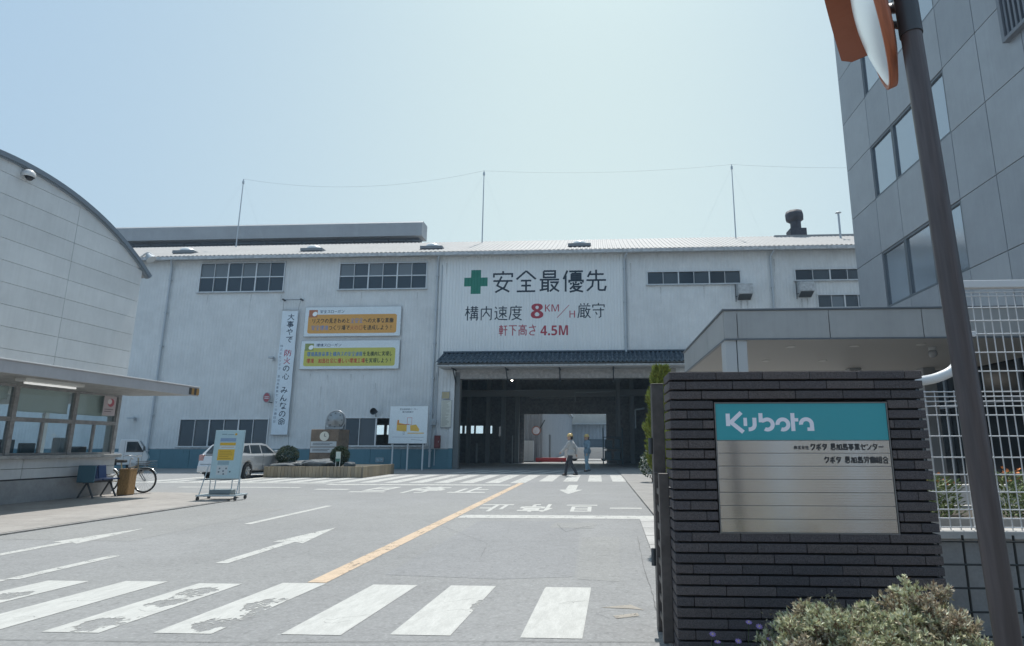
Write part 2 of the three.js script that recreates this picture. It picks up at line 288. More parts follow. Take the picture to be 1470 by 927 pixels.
// road paint
const wearTex = grainTex(1024, (u, v) => {
  const a = nF(u, v), b = nD(u, v), c = nA(u, v), e = nC(u, v), m = a * 0.3 + b * 0.3 + c * 0.15 + e * 0.25;
  const k = m < 0.30 ? 0.2 : m < 0.33 ? 0.7 : 1; return [k, k, k];
}, false, 1 / 2.6);
const paintTone = grainTex(512, (u, v) => { const l = 0.95 + (nC(u, v) - 0.5) * 0.05 + (nF(u, v) - 0.5) * 0.05 + (nD(u, v) - 0.5) * 0.06; return [l, l, l * 0.985]; }, true, 1 / 2);
const whitePaint = mat([0.47, 0.47, 0.465], 0.75, { map: paintTone, alphaMap: wearTex, transparent: true });
const orangePaint = mat([0.53, 0.405, 0.3], 0.75, { map: paintTone, alphaMap: wearTex, transparent: true });
const PY = 0.003;
// near crosswalk: each stripe with its own wear
function stripeAlpha(n, hole, blobs = []) {
  return canvasTex(192, 640, (c, w, h) => {
    c.fillStyle = '#fff'; c.fillRect(0, 0, w, h);
    const img = c.getImageData(0, 0, w, h), d = img.data;
    for (let y = 0; y < h; y++) for (let x = 0; x < w; x++) {
      const u = x / w, v = y / h;
      const edge = Math.min(u, 1 - u) * 1.6 + 0.12, e2 = Math.min(v, 1 - v) * 3.5 + 0.1;
      let f = 0.72 + 0.42 * nz(u * 1.6 + n * 7.3, v * 4.2, n) + 0.16 * nz(u * 6 + n, v * 20, n + 5) + 0.14 * nz(u * 30, v * 100, n);
      f -= hole * Math.exp(-(((u - 0.56) / 0.3) ** 2)) * (0.95 + 1.5 * nz(0.3, v * 2.6 + n * 2.7, n));
      for (const [bx, by, rx, ry] of blobs) { const q = ((u - bx) / rx) ** 2 + ((v - by) / ry) ** 2 + 0.9 * nz(u * 4 + n, v * 9, n * 3) + 0.5 * nz(u * 15, v * 40, n); if (q < 1.2) f -= 0.75 * Math.min(1, (1.2 - q) * 1.4) * (0.95 + 0.5 * nz(u * 14 + n, v * 46, n + 2) + 0.25 * nz(u * 60, v * 220, n)); }
      let a = Math.min(1, Math.max(0.05, 0.5 + (f - 0.2) * 3.2));
      if (edge + 0.1 * nz(u * 3, v * 9 + n, 2) < 0.085 || e2 + 0.2 * nz(u * 6 + n, v * 4, 4) < 0.0) a = Math.min(a, 0.25);
      const o = (y * w + x) * 4; d[o] = d[o + 1] = d[o + 2] = a * 255;
    }
    c.putImageData(img, 0, 0);
    c.strokeStyle = '#222'; c.lineWidth = 1.3;
    for (let k = 0; k < (hole > 0.3 ? 0 : 2); k++) { c.beginPath(); let x = rr(0.1, 0.5) * w, y = rr(0.3, 0.9) * h; c.moveTo(x, y); for (let i = 0; i < 9; i++) { x += rr(2, 16); y += rr(-14, 10); c.lineTo(x, y); } c.stroke(); }
  }, { data: true });
}
const quadUV = (x0, x1, z0, z1, y, sk = 0) => { const g = new THREE.BufferGeometry(); g.setAttribute('position', new THREE.Float32BufferAttribute([x0 + sk, y, z1, x1 + sk, y, z1, x1, y, z0, x0, y, z0], 3)); g.setAttribute('uv', new THREE.Float32BufferAttribute([0, 0, 1, 0, 1, 1, 0, 1], 2)); g.setIndex([0, 1, 2, 0, 2, 3]); g.computeVertexNormals(); return g; };
[[-0.29, 0], [-1.19, 0, [[0.97, 0.45, 0.12, 0.12]]], [-1.94, 0], [-2.84, 0.1, [[0.72, 0.5, 0.3, 0.14], [0.62, 0.86, 0.36, 0.11], [0.95, 0.7, 0.16, 0.2]]], [-3.64, 0.1, [[0.55, 0.24, 0.34, 0.13], [0.6, 0.45, 0.34, 0.1], [0.62, 0.85, 0.4, 0.13]]], [-4.42, 0], [-5.2, 0.1, [[0.55, 0.4, 0.34, 0.12]]], [-6.05, 0.1], [-6.9, 0.2], [-7.75, 0.1]].forEach(([x, hole, blobs], i) => {
  const m = mat([0.47, 0.47, 0.465], 0.75, { map: paintTone, alphaMap: stripeAlpha(i + 1.37, hole, blobs), transparent: true });
  part('crosswalk_stripe', quadUV(x - 0.215, x + 0.215, -6.03 + rr(-0.04, 0.04), -4.47 + rr(-0.05, 0.03), PY, Math.max(-0.12, -0.045 + 0.025 * (x + 0.29))), m, road);
});
const strip = (x0, x1, z0, z1, y = PY) => flat([[x0, z1], [x1, z1], [x1, z0], [x0, z0]], y);
part('centre_line', strip(-2.83, -2.64, -22.3, -6.1), orangePaint, road);
part('stop_line', strip(-2.6, 1.06, -12.0, -11.5), whitePaint, road);
part('lane_line', strip(-5.9, -5.76, -7.4, -6.08), whitePaint, road);
part('lane_line', strip(-6.02, -5.88, -13.6, -10.4), whitePaint, road);
function arrow(cx, tail, tip, neck, sw, hw) { const s = Math.sign(tip - tail); return flat(s < 0 ? [[cx - sw, tail], [cx + sw, tail], [cx + sw, neck], [cx + hw, neck + 0.12], [cx, tip], [cx - hw, neck], [cx - sw, neck]] : [[cx + sw, tail], [cx - sw, tail], [cx - sw, neck], [cx - hw, neck], [cx, tip], [cx + hw, neck], [cx + sw, neck]], PY); }
part('lane_arrow', arrow(-4.26, -7.0, -10.06, -8.55, 0.075, 0.24), whitePaint, road);
part('lane_arrow', arrow(-7.3, -6.6, -9.8, -8.35, 0.075, 0.24), whitePaint, road);
part('lane_arrow', arrow(-0.83, -21.2, -17.2, -18.9, 0.16, 0.36), whitePaint, road);
// painted words: each word an outline cut out of a sheet of paint
function wordSheet(text, x0, x1, z0, z1, turned, lw, name) {
  const n = text.length, a = canvasTex(1024, 512, (c, w, h) => {
    c.fillStyle = '#000'; c.fillRect(0, 0, w, h); c.strokeStyle = '#fff';
    if (turned) { c.translate(w, h); c.rotate(Math.PI); }
    const cw = w / (n + (n - 1) * 0.28);
    [...text].forEach((ch, i) => { for (const k of [1]) { c.save(); c.translate(i * cw * 1.28, 0); c.scale(1, 1); c.scale(1, 2.3); glyph(c, ch, cw * 0.04, h * 0.06 / 2.3, cw * 0.92, h * 0.88 / 2.3, lw, 'square'); c.restore(); } });
  }, { data: true });
  part(name, quadUV(x0, x1, z0, z1, PY), mat([0.47, 0.47, 0.465], 0.75, { map: paintTone, alphaMap: a, transparent: true }), road);
}
wordSheet('一旦停止', -2.62, 0.95, -14.3, -12.55, true, 24, 'road_lettering');
wordSheet('一旦停止', -8.7, -3.2, -20.1, -17.3, false, 24, 'road_lettering');
part('stop_line', strip(-9.3, -2.95, -21.25, -20.75), whitePaint, road);
// far crosswalk
for (let i = 0; i < 23; i++) { const x = 3.3 - i * 0.92, sw = 0.52; part('crosswalk_stripe', flat([[x, -22.1 - (x < -3 ? 0 : 1.1)], [x + sw, -22.1 - (x < -3 ? 0 : 1.1)], [x + sw, -28.2], [x, -28.2]].map(([a, b]) => [a, b]), PY), whitePaint, road); }
for (let i = 0; i < 6; i++) { const x = -7.3 + i * 1.05; part('hatch_line', flat([[x, -29.6], [x + 0.5, -29.6], [x + 1.6, -33.6], [x + 1.1, -33.6]], PY), whitePaint, road); }
part('edge_line', strip(-17.5, -9.4, -22.0, -21.6), whitePaint, road);
part('edge_line', strip(-13.5, -9.5, -19.6, -19.3), whitePaint, road);
part('chalk_mark', [flat(px2([[862, 872], [905, 868], [925, 876], [908, 874]]), PY), flat(px2([[880, 884], [915, 880], [918, 884], [885, 888]]), PY)], mat([0.34, 0.31, 0.28], 0.9, { map: paintTone, alphaMap: wearTex, transparent: true }), road);

// concrete apron along the gatehouse, and the gutter on the right
const concrete = mat([0.73, 0.7, 0.675], 0.9, { map: concreteTex, bumpMap: asphaltBump, bumpScale: 0.002 });
const apron = structure('pavement', flat([[-8.95, 3], [-8.95, -14.6], [-9.25, -15.7], [-10.2, -16.6], [-12.5, -17.0], [-30, -17.2], [-30, 3]], 0.025), concrete, 'pale concrete pavement along the gatehouse');
part('kerb_edge', [box(-8.95, -8.83, 0, 0.022, -14.6, 3)], mat([0.3, 0.29, 0.28], 0.9, { map: dirtTex }), apron);
const gut = px2([[917, 746], [941, 746], [952, 840], [947, 832]]);
const gutter = structure('gutter', flat([[0.74, -11.4], [1.04, -11.4], [0.82, -5.6], [0.6, -5.6]], 0.014), mat([0.95, 0.95, 0.95], 0.85, { map: concreteTex }), 'pale concrete gutter strip along the right edge of the road');
part('gutter_joint', [0, 1, 2, 3, 4, 5, 6].map((i) => { const z = -11.4 + 5.8 * (i + 0.5) / 7, t = (i + 0.5) / 7, a = 0.74 - 0.14 * t, b = 1.04 - 0.22 * t; return flat([[a, z], [b, z], [b, z - 0.02], [a, z - 0.02]], 0.019); }), tar, gutter);
const bed = structure('planting_bed', flat([[0.5, -3.0], [6, -3.0], [6, -1.0], [0.5, -1.0]], 0.02), mat([0.055, 0.042, 0.03], 0.98), 'dark soil bed in front of the brick sign wall');
structure('forecourt', flat([[1.05, -34.9], [9.4, -34.9], [9.4, -5.2], [2.0, -5.2], [1.05, -6]], 0.03), mat([0.62, 0.61, 0.6], 0.9, { map: concreteTex }), 'pale paved forecourt under the office entrance canopy');
// ---------------------------------------------------------------- factory
const ZF = -35.4, ZB = -48.5, FX0 = -46, FX1 = 20, EAVE = 12.85;
const wallPaint = mat([0.68, 0.70, 0.70], 0.62, { map: sheetTex });
const wallPaint2 = mat([0.72, 0.74, 0.74], 0.6, { map: sheetTex });
const roofMetal = mat([0.34, 0.335, 0.33], 0.7, { map: sheetTex });
const trimMetal = mat([0.53, 0.55, 0.56], 0.5, { map: dirtTex });
const pipePaint = mat([0.42, 0.46, 0.49], 0.5);
const tealPaint = mat([0.10, 0.215, 0.265], 0.6, { map: sheetTex });
const darkSteel = mat([0.06, 0.065, 0.07], 0.6);
const inside = mat([0.32, 0.325, 0.33], 0.85, { map: dirtTex });
const frameAlu = mat([0.6, 0.62, 0.63], 0.4, { metalness: 0.3 });
const paneDark = mat([0.035, 0.048, 0.062], 0.12, { specularIntensity: 1 });
const paneMid = mat([0.065, 0.082, 0.098], 0.22);
const paneFrost = mat([0.15, 0.175, 0.195], 0.5);

// ribbed sheet: ribs run up, openings are left out rib by rib
function ribbed(x0, x1, y0, y1, z, holes = [], pitch = 0.2, depth = 0.010, uvOf = (x, y) => [x, y]) {
  const pos = [], uv = [], nor = [];
  const prof = [[0, 0], [0.12, 1], [0.5, 1], [0.62, 0], [1, 0]];
  const n = Math.round((x1 - x0) / pitch), pw = (x1 - x0) / n;
  for (let i = 0; i < n; i++) for (let k = 0; k < 4; k++) {
    const a = x0 + (i + prof[k][0]) * pw, b = x0 + (i + prof[k + 1][0]) * pw, za = z + prof[k][1] * depth, zb = z + prof[k + 1][1] * depth, m = (a + b) / 2;
    let spans = [[y0, y1]];
    for (const [hx0, hx1, hy0, hy1] of holes) if (m > hx0 && m < hx1) spans = spans.flatMap(([s, e]) => (hy1 <= s || hy0 >= e ? [[s, e]] : [[s, Math.min(e, hy0)], [Math.max(s, hy1), e]].filter(([p, q]) => q - p > 0.001)));
    for (const [s, e] of spans) {
      pos.push(a, s, za, b, s, zb, b, e, zb, a, s, za, b, e, zb, a, e, za);
      const A = uvOf(a, s), B = uvOf(b, s), C = uvOf(b, e), D = uvOf(a, e); uv.push(...A, ...B, ...C, ...A, ...C, ...D);
      const nx = -(zb - za), l = Math.hypot(nx, b - a); for (let q = 0; q < 6; q++) nor.push(nx / l, 0, (b - a) / l);
    }
  }
  const g = new THREE.BufferGeometry();
  g.setAttribute('position', new THREE.Float32BufferAttribute(pos, 3)); g.setAttribute('uv', new THREE.Float32BufferAttribute(uv, 2)); g.setAttribute('normal', new THREE.Float32BufferAttribute(nor, 3));
  return g;
}
const factory = thing('factory_building', 'long factory hall with pale ribbed sheet walls, teal base band and wide dark doorway', 'building');
const R = (a, b) => { const p = onZ(a[0], a[1], ZF), q = onZ(b[0], b[1], ZF); return [Math.min(p.x, q.x), Math.max(p.x, q.x), Math.min(p.y, q.y), Math.max(p.y, q.y)]; };
const WIN = {
  upA: R([286, 419], [410, 377]), upB: R([487, 415], [613, 377]), lowA: R([256, 640], [386, 602]), lowB: R([491, 639], [612, 600]),
  upC: R([930, 408], [1062, 389]), upD: R([1142, 402], [1240, 386]), midD: R([1175, 441], [1250, 423]),
};
const holes = Object.values(WIN);
const DOOR = [-8.4, 4.6, 0, 5.2], BAY = [-9.62, 1.72];
part('wall_sheeting', ribbed(FX0, BAY[0], 1.12, EAVE, ZF, holes), wallPaint, factory);
part('wall_sheeting', ribbed(BAY[1], 10.4, 5.2, EAVE, ZF + 0.02, [...holes, DOOR]), wallPaint2, factory);
part('wall_sheeting', ribbed(10.4, FX1, 1.12, EAVE, ZF, holes), wallPaint, factory);
part('wall_sheeting', ribbed(4.6, 10.4, 1.12, 5.2, ZF, []), wallPaint, factory);
// the bay above the door with its painted safety lettering
const bayUV = (x, y) => [(x - BAY[0]) / (BAY[1] - BAY[0]), (y - 5.2) / (EAVE - 5.2)];
const bayTex = canvasTex(2048, 1380, (c, w, h) => {
  c.fillStyle = '#fff'; c.fillRect(0, 0, w, h);
  const img = c.getImageData(0, 0, w, h), d = img.data, base = [0.74, 0.765, 0.765];
  for (let y = 0; y < h; y++) for (let x = 0; x < w; x++) { const u = x / w, v = y / h, k = 0.95 + (nB(u, v * 0.03) - 0.5) * 0.03 + (nC(u, v) - 0.5) * 0.02 + (nE(u, v) - 0.5) * 0.05, o = (y * w + x) * 4; for (let q = 0; q < 3; q++) d[o + q] = toS(base[q] * k) * 255; }
  c.putImageData(img, 0, 0);
  const P = (px, py) => { const p = onZ(px, py, ZF), u = bayUV(p.x, p.y); return [u[0] * w, (1 - u[1]) * h]; };
  const rect = (a, b) => { const p = P(...a), q = P(...b); return [p[0], p[1], q[0] - p[0], q[1] - p[1]]; };
  c.fillStyle = '#2f7a68';
  c.fillRect(...rect([677, 388], [690, 422])); c.fillRect(...rect([667, 399], [700, 411]));
  c.strokeStyle = c.fillStyle = '#27333f';
  let [x, y, ww, hh] = rect([707, 389], [872, 419]);
  row(c, '安全最優先', x, y, ww / 5.24, hh, 20);
  [x, y, ww, hh] = rect([668, 439], [750, 460]); row(c, '構内速度', x, y, ww / 4.18, hh, 12);
  [x, y, ww, hh] = rect([829, 435], [869, 457]); row(c, '厳守', x, y, ww / 2.06, hh, 12);
  c.strokeStyle = c.fillStyle = '#a33f4b';
  [x, y, ww, hh] = rect([716, 466], [771, 482]); row(c, '軒下高さ', x, y, ww / 4.18, hh, 10);
  [x, y, ww, hh] = rect([776, 467], [820, 481]); plain(c, '4.5M', x, y + hh, hh * 1.36, 'bold', ww / (hh * 1.36 * 2.46));
  [x, y, ww, hh] = rect([761, 436], [779, 457]); plain(c, '8', x, y + hh, hh * 1.38, 'bold', 1.25);
  [x, y, ww, hh] = rect([781, 437], [805, 447]); plain(c, 'KM', x, y + hh, hh * 1.38, 'normal', 1.1);
  [x, y, ww, hh] = rect([816, 446], [826, 456]); plain(c, 'H', x, y + hh, hh * 1.38, 'normal', 1.1);
  c.lineWidth = 6; c.beginPath(); c.moveTo(...P(800, 456)); c.lineTo(...P(817, 438)); c.stroke();
});
part('lettered_wall_sheeting', ribbed(BAY[0], BAY[1], 6.05, EAVE, ZF + 0.045, [], 0.19, 0.022, bayUV), mat([1, 1, 1], 0.62, { map: bayTex }), factory);
part('wall_sheeting', ribbed(BAY[0], DOOR[0], 1.12, 6.05, ZF + 0.05, []), wallPaint2, factory);
// backing so that no light passes the sheets
const backing = (x0, x1, y0, y1) => {
  const xs = [x0, x1, ...holes.flatMap((h) => [h[0], h[1]])].filter((v) => v >= x0 && v <= x1).sort((a, b) => a - b), out = [];
  for (let i = 0; i + 1 < xs.length; i++) { if (xs[i + 1] - xs[i] < 0.01) continue; const m = (xs[i] + xs[i + 1]) / 2; let sp = [[y0, y1]];
    for (const [a, b, c, d] of holes) if (m > a && m < b) sp = sp.flatMap(([s, e]) => (d <= s || c >= e ? [[s, e]] : [[s, c], [d, e]].filter(([p, q]) => q - p > 0.01)));
    for (const [s, e] of sp) out.push(box(xs[i], xs[i + 1], s, e, ZF - 0.16, ZF - 0.02)); }
  return out;
};
part('inner_lining', [...backing(FX0, DOOR[0], 0, EAVE), ...backing(DOOR[0], DOOR[1], 5.2, EAVE), ...backing(DOOR[1], FX1, 0, EAVE)], inside, factory);
// teal base band in boards
for (let x = FX0; x < DOOR[0] - 0.05;) { const e = Math.min(DOOR[0], x + 1.82); part('base_board', rbox(x + 0.006, e - 0.006, 0, 1.12, ZF, ZF + 0.075, 0.008), tealPaint, factory); x = e; }
for (let x = DOOR[1]; x < FX1 - 0.05;) { const e = Math.min(FX1, x + 1.82); part('base_board', rbox(x + 0.006, e - 0.006, 0, 1.12, ZF, ZF + 0.075, 0.008), tealPaint, factory); x = e; }
part('base_trim', [box(FX0, DOOR[0], 1.12, 1.17, ZF, ZF + 0.09), box(DOOR[1], FX1, 1.12, 1.17, ZF, ZF + 0.09)], trimMetal, factory);
// windows
function windowUnit([x0, x1, y0, y1], cols, rows, paneOf, parent, open = -1, wide = 2) {
  const z = ZF + 0.05, f = 0.055;
  const frame = part('window', [box(x0 - f, x1 + f, y0 - f, y0, ZF - 0.15, z + 0.03), box(x0 - f, x1 + f, y1, y1 + f, ZF - 0.15, z + 0.03), box(x0 - f, x0, y0, y1, ZF - 0.15, z + 0.025), box(x1, x1 + f, y0, y1, ZF - 0.15, z + 0.025)], frameAlu, parent);
  part('sill', rbox(x0 - 0.12, x1 + 0.12, y0 - f - 0.05, y0 - f - 0.003, ZF - 0.02, z + 0.09, 0.008), trimMetal, frame);
  const cw = (x1 - x0) / cols, rh = (y1 - y0) / rows;
  for (let i = 1; i < cols; i++) { const w = i % wide === 0 ? 0.075 : 0.03; part('mullion', box(x0 + i * cw - w / 2, x0 + i * cw + w / 2, y0, y1, z - 0.08, z + 0.012), frameAlu, frame); }
  for (let j = 1; j < rows; j++) part('transom', box(x0, x1, y0 + j * rh - 0.03, y0 + j * rh + 0.03, z - 0.085, z + 0.008), frameAlu, frame);
  for (let i = 0; i < cols; i++) for (let j = 0; j < rows; j++) { if (i === open) continue; const sash = 0.025; part('pane', box(x0 + i * cw + sash, x0 + (i + 1) * cw - sash, y0 + j * rh + sash, y0 + (j + 1) * rh - sash, z - 0.05 - 0.012 * (i % 2), z - 0.042 - 0.012 * (i % 2)), paneOf(i, j), frame); }
  return frame;
}
windowUnit(WIN.upA, 6, 2, (i, j) => (j ? (i % 3 === 2 ? paneMid : paneFrost) : paneDark), factory);
windowUnit(WIN.upB, 6, 2, (i, j) => (j ? (i % 2 ? paneMid : paneFrost) : paneDark), factory);
windowUnit(WIN.lowA, 6, 1, (i) => (i % 2 ? paneMid : paneDark), factory);
windowUnit(WIN.lowB, 5, 1, (i) => (i % 2 ? paneMid : paneDark), factory, 2);
windowUnit(WIN.upC, 6, 1, (i) => (i % 2 ? paneMid : paneDark), factory);
windowUnit(WIN.upD, 4, 1, (i) => (i % 2 ? paneMid : paneDark), factory);
windowUnit(WIN.midD, 4, 1, (i) => (i % 2 ? paneFrost : paneMid), factory);
// roof, ridge and gutter
function slopeSheet(x0, x1, z0, yy0, z1, yy1, pitch = 0.28, depth = 0.03) {
  const g = ribbed(x0, x1, 0, Math.hypot(z1 - z0, yy1 - yy0), 0, [], pitch, depth);
  const dz = z1 - z0, dy = yy1 - yy0, l = Math.hypot(dz, dy), p = g.attributes.position;
  for (let i = 0; i < p.count; i++) { const t = p.getY(i) / l, h = p.getZ(i); p.setXYZ(i, p.getX(i), yy0 + dy * t + h * Math.abs(dz) / l, z0 + dz * t + h * dy / l * (dz < 0 ? 1 : -1)); }
  g.computeVertexNormals(); return g;
}
const RIDGE_Z = -41, RIDGE_Y = 15.7, rot = part('roof', slopeSheet(FX0 - 0.5, FX1 + 0.3, ZF + 0.55, EAVE + 0.1, RIDGE_Z, RIDGE_Y), roofMetal, factory);
part('rear_slope', slopeSheet(FX0 - 0.5, FX1 + 0.3, ZB - 0.4, 12.2, RIDGE_Z, RIDGE_Y), roofMetal, rot);
part('roof_deck', [sideExtrude([[ZF + 0.5, EAVE + 0.02], [RIDGE_Z, RIDGE_Y - 0.08], [ZB - 0.35, 12.12], [ZB - 0.35, 11.95], [RIDGE_Z, RIDGE_Y - 0.3], [ZF + 0.5, EAVE - 0.02]], FX0 - 0.4, FX1 + 0.2)], inside, rot);
part('gutter', [rbox(FX0 - 0.5, FX1 + 0.3, EAVE - 0.13, EAVE + 0.08, ZF + 0.42, ZF + 0.6, 0.02)], trimMetal, rot);
for (const [px, py] of [[270, 363], [452, 358], [622, 353], [832, 348]]) {   // low domed ventilators on the front slope
  const zz = ZF - 1.2, p = onZ(px, py, zz); const y = EAVE + 0.1 + (ZF + 0.55 - zz) * (RIDGE_Y - EAVE - 0.1) / (ZF + 0.55 - RIDGE_Z);
  const pr = []; for (let i = 0; i <= 8; i++) { const t = i / 8 * Math.PI / 2; pr.push(new THREE.Vector2(0.5 * Math.cos(t) + 0.001, 0.3 * Math.sin(t))); }
  const dm = part('skylight_dome', new THREE.LatheGeometry(pr, 20).translate(p.x, y + 0.06, zz), mat([0.62, 0.63, 0.62], 0.35), rot);
  part('dome_kerb', rbox(p.x - 0.72, p.x + 0.72, y - 0.14, y + 0.06, zz - 0.5, zz + 0.5, 0.02).rotateX(0), mat([0.2, 0.21, 0.22], 0.6), dm);
}
// downpipes
for (const [px, py, bot] of [[250, 378, 0.1], [630, 370, 0.1], [896, 371, 6.7], [1104, 357, 1.2]]) {
  const p = onZ(px, py, ZF), x = p.x, z = ZF + 0.14;
  const d = part('downpipe', tube([[x + 0.18, EAVE - 0.05, ZF + 0.5], [x + 0.1, EAVE - 0.2, ZF + 0.42], [x, EAVE - 0.42, z + 0.02], [x, EAVE - 0.7, z], [x, EAVE - 1.4, z], [x, bot, z]], 0.065, 40, 8), pipePaint, factory);
  for (let y = bot + 0.9; y < EAVE - 1; y += 2.1) part('pipe_clip', box(x - 0.09, x + 0.09, y, y + 0.05, ZF + 0.03, z + 0.075), pipePaint, d);
}
part('cable_conduit', rod([onZ(636, 375, ZF).x, EAVE - 0.6, ZF + 0.1], [onZ(636, 375, ZF).x, 0.2, ZF + 0.1], 0.025), pipePaint, factory);
part('cable_conduit', rod([BAY[1] + 0.12, EAVE - 0.4, ZF + 0.1], [BAY[1] + 0.12, 7, ZF + 0.1], 0.02), pipePaint, factory);
// hooded ventilators on the wall
for (const [a, b] of [[[1056, 408], [1078, 431]], [[1143, 405], [1165, 427]]]) {
  const [x0, x1, y0, y1] = R(a, b);
  const hd = part('vent_hood', sideExtrude([[ZF + 0.03, y1], [ZF + 0.62, y1 - 0.12], [ZF + 0.62, y0 + 0.28], [ZF + 0.03, y0 + 0.05]], x0, x1, 0.012), trimMetal, factory);
  part('vent_mouth', sideExtrude([[ZF + 0.09, y0 + 0.06], [ZF + 0.58, y0 + 0.25], [ZF + 0.58, y0 + 0.22], [ZF + 0.09, y0 + 0.0]], x0 + 0.05, x1 - 0.05), darkSteel, hd);
  part('vent_bracket', [rod([x0 - 0.05, y0 - 0.1, ZF + 0.06], [x0 - 0.05, y1 + 0.02, ZF + 0.06], 0.02), rod([x0 - 0.05, y0 + 0.2, ZF + 0.06], [x0, y0 + 0.2, ZF + 0.3], 0.02)], darkSteel, hd);
}
// tiled awning over the door
const tileM = [mat([0.052, 0.075, 0.10], 0.55), mat([0.062, 0.085, 0.108], 0.5), mat([0.045, 0.066, 0.09], 0.6)];
const AWX0 = -9.25, AWX1 = 6.6, AWY0 = 5.98, AWY1 = 6.72, AWZ = ZF + 1.35;
const awning = part('door_awning', [box(AWX0 + 0.05, AWX1, AWY0 - 0.2, AWY0 - 0.02, AWZ - 0.1, AWZ + 0.02)], trimMetal, factory);
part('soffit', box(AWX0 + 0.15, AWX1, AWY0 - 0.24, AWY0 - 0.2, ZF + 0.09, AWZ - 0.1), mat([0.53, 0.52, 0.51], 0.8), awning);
part('awning_deck', sideExtrude([[ZF + 0.06, AWY1 - 0.06], [AWZ + 0.02, AWY0 - 0.04], [AWZ + 0.02, AWY0 - 0.1], [ZF + 0.06, AWY0 - 0.1]], AWX0 + 0.1, AWX1), darkSteel, awning);
{
  const n = 3, sl = Math.hypot(AWZ - ZF, AWY1 - AWY0), dirZ = (AWZ - ZF) / sl, dirY = -(AWY1 - AWY0) / sl; const rows = [[], [], []];
  for (let r = 0; r < n; r++) for (let x = AWX0, i = 0; x < AWX1; x += 0.265, i++) {
    const pos = [], t0 = r / n * sl - 0.02, t1 = (r + 1) / n * sl + 0.06, seg = 6, x0 = Math.max(x, AWX0 + (1 - (r + 1) / n) * 0.1);
    for (let k = 0; k < seg; k++) { const a = k / seg, b = (k + 1) / seg, h = (q) => 0.05 * Math.sin(q * Math.PI * 2 - 0.5) , pt = (q, t, lift) => { const hh = h(q) + lift; return [x0 + q * 0.265, AWY1 + dirY * t + hh * dirZ, ZF + 0.06 + dirZ * t - hh * dirY]; };
      const A = pt(a, t0, 0.03), B = pt(b, t0, 0.03), C = pt(b, t1, 0.06), D = pt(a, t1, 0.06), C2 = pt(b, t1, 0.03), D2 = pt(a, t1, 0.03);
      pos.push(...A, ...D, ...B, ...B, ...D, ...C, ...D, ...D2, ...C, ...C, ...D2, ...C2); }
    rows[(i * 7 + r * 5 + (i * i) % 3) % 3].push(rawGeo(pos));
  }
  rows.forEach((l, i) => { const o = part('roof_tiles', l, tileM[i], awning); o.userData.kind = 'stuff'; });
  part('ridge_tile', rod([AWX0 + 0.1, AWY1 + 0.06, ZF + 0.12], [AWX1, AWY1 + 0.06, ZF + 0.12], 0.07), tileM[0], awning);
}
for (const i of [0, 1, 2, 3, 4]) { const x = AWX0 + 0.9 + i * 3.1; part('awning_bracket', [rod([x, AWY0 - 0.28, ZF + 0.1], [x, AWY0 - 0.28, AWZ - 0.15], 0.04), rod([x, AWY0 - 1.0, ZF + 0.1], [x, AWY0 - 0.27, AWZ - 0.4], 0.035)], darkSteel, awning); }
// door surround and lintel
part('door_jamb', rbox(DOOR[0] - 0.02, DOOR[0] + 0.3, 0, 5.4, ZF - 0.4, ZF + 0.02, 0.01), mat([0.16, 0.17, 0.17], 0.7), factory);
part('door_jamb', rbox(DOOR[0] - 0.25, DOOR[0] - 0.0, 1.17, 5.7, ZF + 0.08, ZF + 0.14, 0.01), wallPaint2, factory);
part('door_jamb', rbox(DOOR[0] - 0.25, DOOR[0] - 0.0, 0, 1.17, ZF + 0.08, ZF + 0.14, 0.01), tealPaint, factory);
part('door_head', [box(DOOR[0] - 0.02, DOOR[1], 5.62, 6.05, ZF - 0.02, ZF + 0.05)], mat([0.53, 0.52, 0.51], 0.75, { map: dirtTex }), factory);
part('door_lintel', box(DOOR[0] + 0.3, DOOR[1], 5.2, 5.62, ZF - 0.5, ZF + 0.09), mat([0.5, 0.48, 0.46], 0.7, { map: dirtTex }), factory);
// inside of the hall
part('hall_floor', flat([[FX0, ZF], [FX1, ZF], [FX1, ZB], [FX0, ZB]], 0.008), mat([0.34, 0.335, 0.325], 0.75, { map: dirtTex }), factory);
const B = (a, b) => { const p = onZ(a[0], a[1], ZB), q = onZ(b[0], b[1], ZB); return [Math.min(p.x, q.x), Math.max(p.x, q.x), Math.min(p.y, q.y), Math.max(p.y, q.y)]; };
const back = B([752, 664], [870, 594]); back[2] = 0;
const rear = [[656, 664], [667, 670], [671, 681], [683, 694], [697, 707]].map(([a, b]) => B([a, 622], [b, 611]));
rear.push(B([716.5, 626], [722, 612]), B([-40, 622], [20, 611]));
for (let i = 0; i < 12; i++) rear.push([-30 + i * 1.45, -28.75 + i * 1.45, 2.2, 2.95]);
rear.push([-29.2, -28.2, 3.5, 4.1]);
{
  const H = [back, ...rear], xs = [...new Set([FX0, FX1, ...H.flatMap((h) => [h[0], h[1]])])].filter((x) => x >= FX0 && x <= FX1).sort((a, b) => a - b), g = [];
  for (let i = 0; i + 1 < xs.length; i++) { if (xs[i + 1] - xs[i] < 0.004) continue; const m = (xs[i] + xs[i + 1]) / 2; let sp = [[0, 12.1]]; for (const [a, b, c, d] of H) if (m > a && m < b) sp = sp.flatMap(([s, e]) => (d <= s || c >= e ? [[s, e]] : [[s, c], [d, e]].filter(([p, q]) => q - p > 0.01))); for (const [s, e] of sp) g.push(box(xs[i], xs[i + 1], s, e, ZB - 0.1, ZB + 0.1)); }
  part('rear_wall', g, inside, factory);
}
part('end_wall', [sideExtrude([[ZF - 0.02, 0], [ZB, 0], [ZB, 12.1], [RIDGE_Z, RIDGE_Y - 0.2], [ZF - 0.02, EAVE]], FX0, FX0 + 0.15)], inside, factory);
